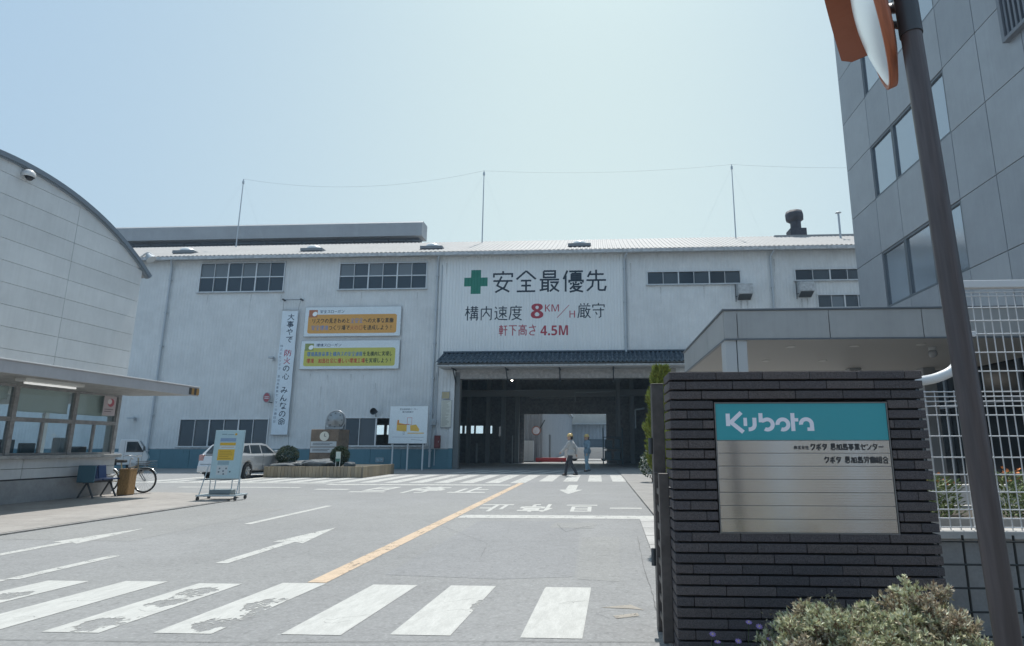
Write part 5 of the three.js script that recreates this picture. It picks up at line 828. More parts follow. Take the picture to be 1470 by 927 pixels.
{ const p = onY(1338, 500, CY0), t = thing('ceiling_camera', 'small dome camera hanging under the office canopy', 'camera', [p.x, CY0 + 0.02, p.z]); part('base', disc([0, -0.03, 0], 0.07, 0.06, 'y', 16), trimMetal, t); part('dome', new THREE.SphereGeometry(0.085, 16, 10).translate(0, -0.12, 0), mat([0.3, 0.31, 0.32], 0.2), t); }
// ---------------------------------------------------------------- brick sign wall
const SX0 = 0.48, SX1 = 2.12, SY1 = 1.79, SZ = -4.05, ST = 0.34, PAN = [0.775, 1.87, 0.765, 1.575];
const signWall = thing('sign_wall', 'dark brown brick wall with deep joints carrying the company name panel', 'wall');
const brickTex = grainTex(256, (u, v) => { const l = 0.86 + (nF(u, v) - 0.5) * 0.3 + (nC(u, v) - 0.5) * 0.22 + (nB(u, v * 0.3) - 0.5) * 0.16; return [l, l, l]; }, true, 1 / 0.4);
const brickM = [[0.128, 0.108, 0.108], [0.108, 0.094, 0.098], [0.145, 0.122, 0.12], [0.096, 0.085, 0.09], [0.132, 0.109, 0.106], [0.116, 0.1, 0.105]].map((c) => mat(c, 0.75, { map: brickTex, bumpMap: brickTex, bumpScale: 0.006 }));
const NC = 28, CH = SY1 / NC;
part('mortar_core', [box(SX0 + 0.035, PAN[0] - 0.03, 0, SY1 - 0.02, SZ - ST + 0.03, SZ - 0.03), box(PAN[1] + 0.03, SX1 - 0.035, 0, SY1 - 0.02, SZ - ST + 0.03, SZ - 0.03), box(PAN[0] - 0.03, PAN[1] + 0.03, 0, PAN[2] - 0.03, SZ - ST + 0.03, SZ - 0.03), box(PAN[0] - 0.03, PAN[1] + 0.03, PAN[3] + 0.03, SY1 - 0.02, SZ - ST + 0.03, SZ - 0.03), box(PAN[0] - 0.03, PAN[1] + 0.03, PAN[2] - 0.03, PAN[3] + 0.03, SZ - ST + 0.03, SZ - 0.08)], mat([0.02, 0.019, 0.02], 0.95), signWall);
{
  const cache = new Map(), geo = (w, h, d) => { const k = w.toFixed(3) + h.toFixed(3) + d.toFixed(3); if (!cache.has(k)) cache.set(k, new RoundedBoxGeometry(w, h, d, 1, 0.004)); return cache.get(k); };
  let n = 0;
  const brick = (x0, x1, y, z0, z1) => { if (x1 - x0 < 0.012) return; const g = metreUV(geo(x1 - x0, CH - 0.013, z1 - z0).clone(), 1, rr(0, 4), rr(0, 4)); const o = part('brick', g, brickM[(n * 7 + Math.floor(rnd() * 6)) % 6], signWall); n++; o.position.set((x0 + x1) / 2, y + CH / 2, (z0 + z1) / 2 + rr(-0.003, 0.003)); };
  for (let r = 0; r < NC; r++) {
    const y = r * CH, off = [0, 0.1, 0.2][r % 3], hit = y + CH * 0.6 > PAN[2] && y + CH * 0.4 < PAN[3];
    const cuts = [SX0]; for (let x = SX0 + 0.31 - off; x < SX1 - 0.05; x += 0.305) cuts.push(x); cuts.push(SX1);
    for (let i = 0; i + 1 < cuts.length; i++) {
      const a = cuts[i] + (i ? 0.0015 : 0), b = cuts[i + 1] - 0.0015;
      if (!hit) { brick(a, b, y, SZ - 0.11, SZ); continue; }
      if (a < PAN[0] - 0.012) brick(a, Math.min(b, PAN[0] - 0.012), y, SZ - 0.11, SZ);
      if (b > PAN[1] + 0.012) brick(Math.max(a, PAN[1] + 0.012), b, y, SZ - 0.11, SZ);
    }
    brick(SX0, SX0 + 0.1, y, SZ - ST, SZ - 0.112 - (r % 2 ? 0.0 : 0.0)); brick(SX1 - 0.1, SX1, y, SZ - ST, SZ - 0.112);
  }
  part('top_bed', box(SX0 + 0.09, SX1 - 0.09, SY1 - 0.03, SY1 - 0.008, SZ - ST, SZ - 0.1), brickM[1], signWall);
}
{ // name panel set into the bricks
  const sp = thing('name_panel', 'steel name panel with a teal header and pale slats set in the brick wall', 'sign'), [x0, x1, y0, y1] = PAN, yh = 1.336, z = SZ - 0.012;
  // hairline finish: fine horizontal grooves that spread a reflection up and down
  const hair = (() => { const N = 512, d = new Uint8Array(4 * N * 4); let q = 99; for (let j = 0; j < N; j++) { q = (q * 1664525 + 1013904223) >>> 0; const t = (q / 4294967296 - 0.5) * 0.5; for (let i = 0; i < 4; i++) { const o = (j * 4 + i) * 4; d[o] = 128; d[o + 1] = 128 + t * 127; d[o + 2] = 128 + Math.sqrt(1 - t * t) * 127; d[o + 3] = 255; } } const x = new THREE.DataTexture(d, 4, N); x.wrapS = x.wrapT = THREE.RepeatWrapping; x.magFilter = THREE.LinearFilter; x.repeat.set(1, 60); x.needsUpdate = true; return x; })();
  const steelM = mat([0.5, 0.49, 0.475], 0.12, { metalness: 0.9, normalMap: hair }), steel = () => steelM;
  part('frame', [box(x0 - 0.006, x1 + 0.006, y1, y1 + 0.006, z - 0.05, z + 0.012), box(x0 - 0.006, x1 + 0.006, y0 - 0.006, y0, z - 0.05, z + 0.012), box(x0 - 0.006, x0, y0, y1, z - 0.05, z + 0.012), box(x1, x1 + 0.006, y0, y1, z - 0.05, z + 0.012), box(x0, x1, y0, y1, z - 0.05, z - 0.006)], mat([0.2, 0.2, 0.2], 0.4, { metalness: 0.5 }), sp);
  const headTex = canvasTex(1400, 320, (c, w, h) => {
    c.fillStyle = '#2f98a2'; c.fillRect(0, 0, w, h);
    const k = w / 1047; c.translate(0, 0); c.scale(k, h / 238); c.translate(-104, -75);
    c.strokeStyle = '#e6e4ee'; c.lineWidth = 26; c.lineCap = 'butt'; c.lineJoin = 'miter';
    const P = (f) => { c.beginPath(); f(); c.stroke(); };
    P(() => { c.moveTo(178, 140); c.lineTo(178, 222); }); P(() => { c.moveTo(262, 133); c.lineTo(196, 197); c.lineTo(270, 262); });
    c.lineWidth = 22; P(() => { c.moveTo(285, 168); c.lineTo(285, 222); });
    c.lineWidth = 25; P(() => { c.moveTo(342, 168); c.lineTo(342, 208); c.quadraticCurveTo(342, 243, 303, 244); });
    P(() => { c.moveTo(381, 138); c.lineTo(381, 198); }); P(() => { c.moveTo(386, 190); c.arc(420, 212, 33, -2.1, 2.1); });
    P(() => { c.arc(516, 212, 33, Math.PI * 0.97, Math.PI * 2.62); });
    P(() => { c.moveTo(578, 138); c.lineTo(578, 255); }); c.lineWidth = 22; P(() => { c.moveTo(578, 182); c.lineTo(612, 182); });
    c.lineWidth = 25; P(() => { c.arc(660, 211, 33, Math.PI * 0.97, Math.PI * 2); c.lineTo(693, 254); }); c.lineWidth = 22; P(() => { c.moveTo(664, 243); c.lineTo(706, 243); });
  });
  const face = (a, b, c, d, zz) => { const g = new THREE.PlaneGeometry(b - a, d - c); return g.translate((a + b) / 2, (c + d) / 2, zz); };
  const hd = part('header', box(x0 + 0.002, x1 - 0.002, yh + 0.002, y1 - 0.002, z - 0.004, z + 0.006), mat([0.02, 0.28, 0.33], 0.2), sp);
  part('header_print', face(x0 + 0.002, x1 - 0.002, yh + 0.002, y1 - 0.002, z + 0.0072), mat([1, 1, 1], 0.45, { map: headTex, clearcoat: 0.35, clearcoatRoughness: 0.1 }), hd);
  const sh = (yh - y0) / 7;
  for (let i = 0; i < 7; i++) {
    const b = yh - (i + 1) * sh + 0.0012, t = yh - i * sh - 0.0012;
    const sl = part('slat', rbox(x0 + 0.002, x1 - 0.002, b, t, z - 0.004, z + 0.006, 0.001), steel(), sp);
    if (i < 2) { const tx = canvasTex(1024, Math.round(1024 * (t - b) / (x1 - x0)), (c, w, h) => { c.fillStyle = '#000'; c.fillRect(0, 0, w, h); c.strokeStyle = '#fff';
        if (!i) { row(c, '株式会社', 458, h * 0.42, 21, h * 0.3, 4, 1.08); row(c, 'クボタ', 556, h * 0.24, 32, h * 0.54, 8, 1.08); row(c, '恩加島事業センター', 674, h * 0.24, 34, h * 0.54, 6.5, 1.04); }
        else { row(c, 'クボタ', 632, h * 0.24, 32, h * 0.54, 8, 1.08); row(c, '恩加島労働組合', 752, h * 0.24, 35, h * 0.54, 6.5, 1.06); } }, { data: true });
      part('lettering', face(x0 + 0.002, x1 - 0.002, b, t, z + 0.0076), mat([0.03, 0.032, 0.036], 0.5, { alphaMap: tx, transparent: true }), sl); }
  }
}
// ---------------------------------------------------------------- gate posts by the wall
const gateM = mat([0.115, 0.1, 0.094], 0.5, { map: dirtTex });
{ const a = onZ(934, 553, -4.75), t = thing('gate_post', 'tall square brown steel gate post left of the brick sign wall', 'post', [a.x + 0.045, 0, -4.75]); part('shaft', rbox(-0.045, 0.045, 0, a.y, -0.06, 0.06, 0.006), gateM, t); part('cap', rbox(-0.048, 0.048, a.y, a.y + 0.008, -0.063, 0.063, 0.003), gateM, t); part('hinge', [disc([-0.06, 0.5, 0.02], 0.018, 0.12, 'y', 10), disc([-0.06, 1.3, 0.02], 0.018, 0.12, 'y', 10)], darkSteel, t);
  const b = onZ(945, 679, -4.3), c = onZ(959, 679, -4.3), u = thing('gate_leaf', 'lower brown folded gate leaf seen end on before the tall post', 'gate', [(b.x + c.x) / 2, 0, -4.3]); const w = (c.x - b.x) / 2; part('stile', rbox(-w, w, 0.05, b.y, -0.03, 0.03, 0.005), gateM, u); part('bars', Array.from({ length: 8 }, (_, i) => rbox(-w * 0.6, w * 0.6, 0.12 + i * 0.12, 0.16 + i * 0.12, -0.32, -0.03, 0.004)), gateM, u); part('rear_stile', rbox(-w, w, 0.05, b.y - 0.01, -0.36, -0.32, 0.005), gateM, u); part('guide_wheel', disc([0, 0.04, -0.15], 0.04, 0.03, 'x', 14), darkSteel, u); }
// ---------------------------------------------------------------- fences and low wall on the right
const FZ = -4.6;
{ const white = mat([0.56, 0.57, 0.58], 0.45), top = 2.47, fx0 = 2.2, fx1 = 5.0, t = thing('wire_fence', 'white welded wire mesh fence with a flat top rail behind the leaning pole', 'fence');
  const px = onZ(1374, 500, FZ).x;
  const wire = (a, b, r = 0.0042) => rod(a, b, r, r, 5);
  const upper = [], vert = [];
  for (let x = px + 0.03; x < fx1; x += 0.062) vert.push(wire([x, 0.7, FZ], [x, top - 0.02, FZ]));
  for (let x = fx0; x < px; x += 0.07) vert.push(wire([x, 0.7, FZ], [x, 1.7, FZ]));
  const H = [0.74, 0.8, 0.86, 0.98, 1.1, 1.22, 1.37, 1.52, 1.585, 1.62, 1.655, 1.69]; for (const y of H) upper.push(wire([fx0, y, FZ + 0.008], [fx1, y, FZ + 0.008], 0.0048));
  for (const y of [1.84, 1.98, 2.12, 2.22, 2.32, 2.41, 2.44]) upper.push(wire([px, y, FZ + 0.008], [fx1, y, FZ + 0.008], 0.0048));
  part('upright_wires', vert, white, t); part('cross_wires', upper, white, t);
  part('top_rail', rbox(px - 0.02, fx1, top, top + 0.06, FZ - 0.03, FZ + 0.03, 0.008), white, t);
  part('fence_post', rod([px, 0.02, FZ - 0.03], [px, top, FZ - 0.03], 0.024, 0.024, 12), white, t);
  part('fence_post', rod([fx1, 0.02, FZ - 0.03], [fx1, top, FZ - 0.03], 0.024, 0.024, 12), white, t);
  part('clamp', [rbox(fx0 - 0.01, fx0 + 0.1, 1.615, 1.65, FZ - 0.01, FZ + 0.022, 0.005), rbox(px + 0.02, px + 0.14, 2.1, 2.14, FZ - 0.01, FZ + 0.022, 0.005)], white, t);
  const a = onZ(1318, 547, FZ - 0.03), b = onZ(1348, 541, FZ - 0.03), c = onZ(1371, 528, FZ - 0.03);
  single('curved_pipe', tube([[a.x - 0.25, a.y - 0.01, FZ - 0.04], [a.x, a.y, FZ - 0.04], [b.x, b.y, FZ - 0.04], [c.x, c.y, FZ - 0.04], [c.x + 0.05, c.y + 0.12, FZ - 0.05], [c.x + 0.05, c.y + 0.55, FZ - 0.05]], 0.036, 40, 14), mat([0.62, 0.63, 0.63], 0.35), 'thick white bent pipe passing behind the brick sign wall', 'pipe');
  const lw = thing('low_wall', 'low pale grey concrete wall under the white mesh fence', 'wall', [0, 0, 0]); 
  for (let i = 0; i < 4; i++) for (let j = 0; j < 2; j++) part('slab', rbox(2.0 + i * 0.8 + 0.004, 2.8 + i * 0.8 - 0.004, 0.0 + j * 0.33 + 0.003, 0.33 + j * 0.33 - 0.003, FZ - 0.14, FZ - 0.03 + 0.02, 0.006), mat([0.7, 0.72, 0.74], 0.9, { map: concreteTex }), lw);
  part('coping', rbox(1.98, 5.2, 0.66, 0.72, FZ - 0.2, FZ + 0.04, 0.012), mat([1.0, 0.99, 0.97], 0.9, { map: concreteTex }), lw);
  const dm = mat([0.015, 0.018, 0.018], 0.5), d = thing('dark_mesh_panel', 'dark green wire mesh panel in front of the low concrete wall', 'fence', [0, 0, 0]); const g = []; for (let x = 2.16; x < 4.6; x += 0.168) g.push(rod([x, 0, FZ + 0.1], [x, 0.7, FZ + 0.1], 0.008, 0.008, 6)); for (let y = 0.06; y < 0.71; y += 0.15) g.push(rod([2.1, y, FZ + 0.112], [4.6, y, FZ + 0.112], 0.007, 0.007, 6)); part('mesh', g, dm, d); for (const x of [2.13, 4.58]) part('post', rod([x, 0, FZ + 0.08], [x, 0.73, FZ + 0.08], 0.018), dm, d);
  const pl = thing('forecourt_planter', 'pale concrete planter with leafy flowers behind the white mesh fence', 'planter', [0, 0, 0]); part('box', [box(2.3, 6.2, 0.03, 0.74, -6.3, -6.2), box(2.3, 6.2, 0.03, 0.74, -5.2, -5.1), box(2.3, 2.4, 0.03, 0.74, -6.2, -5.2), box(6.1, 6.2, 0.03, 0.74, -6.2, -5.2)], mat([0.9, 0.88, 0.85], 0.9, { map: concreteTex }), pl); part('soil', flat([[2.4, -5.2], [6.1, -5.2], [6.1, -6.2], [2.4, -6.2]], 0.7), mat([0.06, 0.05, 0.04], 0.95), pl); part('rear_curb', box(2.3, 8.5, 0.03, 0.82, -8.3, -8.1), mat([1, 0.98, 0.95], 0.9, { map: concreteTex }), pl);
}
// ---------------------------------------------------------------- leaning pole with the traffic mirror
{ const z = -2.2, foot = onZ(1453, 960, z), hi = onZ(1300, 0, z), dirv = hi.clone().sub(foot).normalize(), base = foot.clone().addScaledVector(dirv, -foot.y / dirv.y), tip = hi.clone().addScaledVector(dirv, 0.75);
  const t = thing('traffic_mirror', 'leaning brown steel pole carrying an orange rimmed round traffic mirror with hood', 'mirror', [base.x, 0, z]); const rel = (v) => v.clone().sub(V(base.x, 0, z));
  const poleM = mat([0.095, 0.08, 0.082], 0.42, { metalness: 0.2, map: dirtTex });
  part('pole', rod(rel(base), rel(tip), 0.04, 0.037, 28), poleM, t);
  part('pole_collar', rod(rel(hi.clone().addScaledVector(dirv, -0.16)), rel(hi.clone().addScaledVector(dirv, 0.3)), 0.042, 0.042, 28), mat([0.05, 0.055, 0.062], 0.45, { metalness: 0.2 }), t);
  const orange = mat([0.52, 0.17, 0.085], 0.55, { map: dirtTex }), C = onZ(1250, 22, -2.36), n = V(-0.885, -0.17, -0.43).normalize();
  const q = new THREE.Quaternion().setFromUnitVectors(V(0, 0, 1), n); const set = (g) => g.applyQuaternion(q).translate(...rel(C).toArray());
  const RM = 0.31, pr = []; for (let i = 0; i <= 10; i++) { const r = RM * i / 10; pr.push(new THREE.Vector2(r + 0.0005, 0.02 - 0.055 * (i / 10) ** 2 + 0.04)); }
  const hd = part('mirror_body', set(new THREE.LatheGeometry([[0.02, -0.05], [0.22, -0.045], [RM + 0.012, -0.02], [RM + 0.014, 0.012], [RM, 0.014], [RM, 0.0]].map(([a, b]) => new THREE.Vector2(a, b)), 48).rotateX(Math.PI / 2)), orange, t);
  part('mirror_face', set(new THREE.LatheGeometry(pr, 48).rotateX(Math.PI / 2)), mat([0.8, 0.82, 0.85], 0.3, { metalness: 0.85 }), hd);
  // hood: a curved sheet over the upper half of the disc
  const up = V(0, 1, 0).sub(n.clone().multiplyScalar(n.y)).normalize(), rt = n.clone().cross(up), pos = []; const N = 36, pt = (a, d, r) => { const v = C.clone().addScaledVector(rt, Math.sin(a) * r).addScaledVector(up, Math.cos(a) * r).addScaledVector(n, d); return rel(v).toArray(); };
  const sheet = (r, flip) => { for (let i = 0; i < N; i++) { const a = -1.5 + 3.0 * i / N, b = -1.5 + 3.0 * (i + 1) / N, len = (s) => 0.135 * Math.min(1, (1.5 - Math.abs(s)) * 5 + 0.7), A = pt(a, 0.0, r), B = pt(b, 0.0, r), D = pt(a, len(a), r), E2 = pt(b, len(b), r); if (flip) pos.push(...A, ...D, ...B, ...B, ...D, ...E2); else pos.push(...A, ...B, ...D, ...B, ...E2, ...D); } };
  sheet(RM + 0.016, false); sheet(RM + 0.02, true); part('hood', rawGeo(pos), orange, hd);
  const hp = rel(hi.clone().addScaledVector(dirv, -0.03)), mk = rel(C.clone().addScaledVector(n, -0.05));
  part('bracket', [rod(hp, mk, 0.022), rod(hp.clone().add(V(0, -0.09, 0)), mk.clone().add(V(0, -0.07, 0)), 0.016), rod(hp.clone().add(V(0, 0.1, 0)), mk.clone().add(V(0, 0.16, 0)), 0.016)], mat([0.2, 0.22, 0.24], 0.4, { metalness: 0.5 }), t);
}
// ---------------------------------------------------------------- vehicles
const tyreM = mat([0.02, 0.02, 0.021], 0.85), rimM = mat([0.42, 0.43, 0.44], 0.35, { metalness: 0.7 }), carGlass = mat([0.02, 0.028, 0.035], 0.05), tail = mat([0.36, 0.2, 0.19], 0.2, { clearcoat: 0.5 });
function wheel(t, x, z, r, w) { const o = part('wheel', new THREE.LatheGeometry([[r * 0.62, -w / 2], [r * 0.92, -w / 2], [r, -w / 2 + 0.03], [r, w / 2 - 0.03], [r * 0.92, w / 2], [r * 0.62, w / 2]].map(([a, b]) => new THREE.Vector2(a, b)), 26).rotateZ(Math.PI / 2).translate(x, r, z), tyreM, t); part('rim', [disc([x, r, z], r * 0.62, w * 0.8, 'x', 24), ...Array.from({ length: 5 }, (_, k) => rod([x + Math.sign(x) * w * 0.42, r, z], [x + Math.sign(x) * w * 0.42, r + r * 0.56 * Math.cos(k * 1.2566), z + r * 0.56 * Math.sin(k * 1.2566)], 0.03, 0.03, 6))], rimM, o); return o; }
{ // silver estate car parked nose in: front towards -z, rear towards the camera
  const t = thing('parked_car', 'silver hatchback car parked nose in against the factory wall beside the planter', 'car', [-15.0, 0.002, -25.75]);
  const paint = mat([0.52, 0.53, 0.54], 0.3, { metalness: 0.35, clearcoat: 1, clearcoatRoughness: 0.05 });
  const arch = (zc, r, n = 10) => Array.from({ length: n + 1 }, (_, i) => { const a = Math.PI * (1 - i / n); return [zc - Math.cos(a) * -r, 0.31 + Math.sin(a) * r]; });
  // lower body outline in (z, y); +z is the rear
  const low = [[-2.02, 0.3], [-2.08, 0.5], [-2.0, 0.72], [-1.5, 0.88], [-0.85, 0.95], [1.85, 0.98], [2.0, 0.9], [2.06, 0.55], [2.02, 0.28], [1.72, 0.24], ...arch(1.32, 0.37).reverse().map(([z, y]) => [z, y]), [-0.86, 0.22], ...arch(-1.26, 0.37).reverse(), [-1.7, 0.24]];
  const body = part('body', sideExtrude(low, -0.83, 0.83, 0.07), paint, t);
  // cabin, tapering to the roof
  const ring = (pts, hw) => pts.map(([z, y]) => [hw, y, z]); const cz = [[-1.0, 0.94], [-0.3, 1.36], [0.1, 1.42], [1.35, 1.40], [1.62, 1.32], [1.95, 0.96]], pos = [];
  const wOf = (y) => 0.77 - (y - 0.94) * 0.38;
  for (let i = 0; i + 1 < cz.length; i++) { const [z0, y0] = cz[i], [z1, y1] = cz[i + 1], a = wOf(y0), b = wOf(y1); pos.push(-a, y0, z0, a, y0, z0, b, y1, z1, -a, y0, z0, b, y1, z1, -b, y1, z1); }
  for (const s of [-1, 1]) for (let i = 1; i + 1 < cz.length; i++) { const A = cz[0], Bq = cz[i], Cq = cz[i + 1], v = ([z, y]) => [s * wOf(y), y, z]; if (s > 0) pos.push(...v(A), ...v(Cq), ...v(Bq)); else pos.push(...v(A), ...v(Bq), ...v(Cq)); }
  const cab = part('cabin', rawGeo(pos), paint, t);
  const quadp = (p, off) => { const g = rawGeo([...p[0], ...p[1], ...p[2], ...p[0], ...p[2], ...p[3]]); const nrm = g.attributes.normal; const n0 = V(nrm.getX(0), nrm.getY(0), nrm.getZ(0)); return g.translate(n0.x * off, n0.y * off, n0.z * off); };
  const rw = (y, z) => [wOf(y), y, z];
  part('rear_window', quadp([[-0.62, 1.0, 1.93], [0.62, 1.0, 1.93], [0.54, 1.3, 1.655], [-0.54, 1.3, 1.655]], 0.012), carGlass, cab);
  part('windscreen', quadp([[0.66, 1.0, -0.9], [-0.66, 1.0, -0.9], [-0.56, 1.33, -0.34], [0.56, 1.33, -0.34]], 0.012), carGlass, cab);
  for (const s of [1, -1]) for (const w of [[[-0.72, 1.0], [-0.22, 1.3], [0.22, 1.34], [0.22, 1.0]], [[0.3, 1.0], [0.3, 1.34], [1.0, 1.33], [1.05, 1.0]], [[1.13, 1.0], [1.08, 1.33], [1.4, 1.3], [1.62, 1.04]]]) { const p = w.map(([z, y]) => [s * (wOf(y) + 0.006), y, z]); part('side_window', rawGeo(s > 0 ? [...p[0], ...p[2], ...p[1], ...p[0], ...p[3], ...p[2]] : [...p[0], ...p[1], ...p[2], ...p[0], ...p[2], ...p[3]]), carGlass, cab); }
  for (const s of [-1, 1]) { part('tail_light', rbox(s * 0.72 - 0.1, s * 0.72 + 0.1, 0.72, 0.96, 1.93, 2.04, 0.03, 2), tail, t); part('headlight', rbox(s * 0.66 - 0.14, s * 0.66 + 0.14, 0.6, 0.74, -2.06, -1.9, 0.03, 2), mat([0.6, 0.62, 0.63], 0.1), t); part('door_mirror', rbox(s * 0.9 - 0.1, s * 0.9 + 0.1, 0.98, 1.12, -0.72, -0.6, 0.04, 2), paint, t); for (const z of [1.32, -1.26]) wheel(t, s * 0.74, z, 0.31, 0.2); for (const z of [0.05, 0.95]) part('door_handle', rbox(s * 0.83 - 0.02, s * 0.83 + 0.02, 0.82, 0.85, z, z + 0.2, 0.008), paint, t); part('door_seam', [box(s * 0.826, s * 0.832, 0.35, 0.95, 0.24, 0.252), box(s * 0.826, s * 0.832, 0.35, 0.95, -0.75, -0.738)], darkSteel, t); }
  part('rear_bumper', rbox(-0.8, 0.8, 0.28, 0.56, 1.96, 2.12, 0.05, 2), paint, t); part('number_plate', rbox(-0.17, 0.17, 0.66, 0.82, 2.03, 2.06, 0.006), mat([0.66, 0.66, 0.63], 0.5), t); part('front_bumper', rbox(-0.8, 0.8, 0.26, 0.52, -2.12, -1.96, 0.05, 2), paint, t); part('tailgate_seam', [box(-0.7, 0.7, 0.585, 0.597, 2.02, 2.066)], darkSteel, t); part('underbody', box(-0.7, 0.7, 0.2, 0.45, -1.9, 1.9), tyreM, t); part('roof_spoiler', rbox(-0.52, 0.52, 1.33, 1.37, 1.55, 1.72, 0.015), paint, t);
}
{ // small white truck half hidden by the gatehouse, front towards +x
  const t = thing('small_truck', 'small white cab over truck half hidden behind the gatehouse end', 'truck', [-25.9, 0.002, -31.4], 0.6); const paint = mat([0.58, 0.6, 0.61], 0.35, { clearcoat: 0.6, clearcoatRoughness: 0.1 });
  const ext = (pts, z0, z1, b) => { const s = new THREE.Shape(pts.map(([x, y]) => new THREE.Vector2(x, y))), g = new THREE.ExtrudeGeometry(s, { depth: z1 - z0 - 2 * b, bevelEnabled: true, bevelSize: b, bevelThickness: b, bevelOffset: -b, bevelSegments: 2 }); return g.translate(0, 0, z0 + b); };
  const cab = part('cab', ext([[0.45, 0.32], [1.72, 0.32], [1.78, 0.75], [1.66, 0.98], [1.3, 1.58], [1.2, 1.64], [0.5, 1.64], [0.45, 1.5]], -0.72, 0.72, 0.04), paint, t);
  part('door_window', ext([[0.78, 0.98], [1.56, 0.98], [1.24, 1.52], [0.78, 1.52]], 0.716, 0.73, 0.004), carGlass, cab);
  { const g = rawGeo([1.69, 0.98, 0.62, 1.69, 0.98, -0.62, 1.32, 1.57, -0.56, 1.69, 0.98, 0.62, 1.32, 1.57, -0.56, 1.32, 1.57, 0.56]).translate(0.012, 0.006, 0); part('windscreen', g, carGlass, cab); }
  part('door_seam', [box(0.7, 0.71, 0.45, 1.56, 0.718, 0.724), box(1.5, 1.51, 0.45, 0.95, 0.718, 0.724)], darkSteel, cab); part('headlight', rbox(1.7, 1.79, 0.62, 0.76, 0.42, 0.64, 0.02), mat([0.6, 0.62, 0.63], 0.1), t); part('headlight', rbox(1.7, 1.79, 0.62, 0.76, -0.64, -0.42, 0.02), mat([0.6, 0.62, 0.63], 0.1), t); part('bumper', rbox(1.66, 1.84, 0.3, 0.46, -0.7, 0.7, 0.03), mat([0.3, 0.31, 0.32], 0.5), t);
  part('side_mirror', [rbox(1.52, 1.6, 1.05, 1.28, 0.8, 0.92, 0.02), rod([1.5, 1.0, 0.72], [1.56, 1.15, 0.84], 0.012)], darkSteel, t); part('bed', rbox(-1.6, 0.42, 0.62, 0.7, -0.7, 0.7, 0.01), paint, t); part('bed_side', rbox(-1.6, 0.42, 0.7, 0.98, 0.66, 0.7, 0.01), paint, t); part('bed_side', rbox(-1.6, 0.42, 0.7, 0.98, -0.7, -0.66, 0.01), paint, t); part('tailboard', rbox(-1.6, -1.56, 0.7, 0.98, -0.66, 0.66, 0.01), paint, t); part('chassis', box(-1.5, 1.4, 0.3, 0.6, -0.4, 0.4), tyreM, t);
  for (const x of [-1.0, 1.12]) for (const s of [-1, 1]) { const o = part('wheel', disc([x, 0.27, s * 0.62], 0.27, 0.16, 'z', 22), tyreM, t); part('rim', disc([x, 0.27, s * 0.65], 0.16, 0.14, 'z', 18), rimM, o); } }
// ---------------------------------------------------------------- people
function field(caps, k, cell, lo, hi, name) {   // smooth union of tapered capsules, meshed
  const size = Math.max(hi[0] - lo[0], hi[1] - lo[1], hi[2] - lo[2]) / 2 + cell * 3, res = Math.ceil(size * 2 / cell), c = [0, 1, 2].map((i) => (lo[i] + hi[i]) / 2);
  const mc = new MarchingCubes(res, new THREE.MeshStandardMaterial(), false, false, 120000), f = mc.field, half = res / 2;
  const cp = caps.map(([a, b, ra, rb]) => ({ a, d: [b[0] - a[0], b[1] - a[1], b[2] - a[2]], ra, rb, l2: Math.max(1e-9, (b[0] - a[0]) ** 2 + (b[1] - a[1]) ** 2 + (b[2] - a[2]) ** 2) }));
  for (let z = 0; z < res; z++) for (let y = 0; y < res; y++) for (let x = 0; x < res; x++) {
    const X = (x - half) / half * size + c[0], Y = (y - half) / half * size + c[1], Z = (z - half) / half * size + c[2]; let s = 1;
    if (X < lo[0] - cell * 2 || X > hi[0] + cell * 2 || Z < lo[2] - cell * 2 || Z > hi[2] + cell * 2 || Y < lo[1] - cell * 2 || Y > hi[1] + cell * 2) s = 1;
    else { let acc = 0; for (const q of cp) { const px = X - q.a[0], py = Y - q.a[1], pz = Z - q.a[2], t = Math.min(1, Math.max(0, (px * q.d[0] + py * q.d[1] + pz * q.d[2]) / q.l2)), dx = px - q.d[0] * t, dy = py - q.d[1] * t, dz = pz - q.d[2] * t, dist = Math.sqrt(dx * dx + dy * dy + dz * dz) - (q.ra + (q.rb - q.ra) * t); acc += Math.exp(-dist / k); } s = -k * Math.log(acc + 1e-30); }
    f[x + y * res + z * res * res] = -s;
  }
  mc.isolation = 0; mc.update();
  const n = mc.count, pos = new Float32Array(n * 3); for (let i = 0; i < n * 3; i += 3) for (let j = 0; j < 3; j++) pos[i + j] = mc.positionArray[i + j] * size + c[j];
  let g = new THREE.BufferGeometry(); g.setAttribute('position', new THREE.BufferAttribute(pos, 3)); g = mergeVertices(g, 1e-4); g.computeVertexNormals(); return g.toNonIndexed();
}
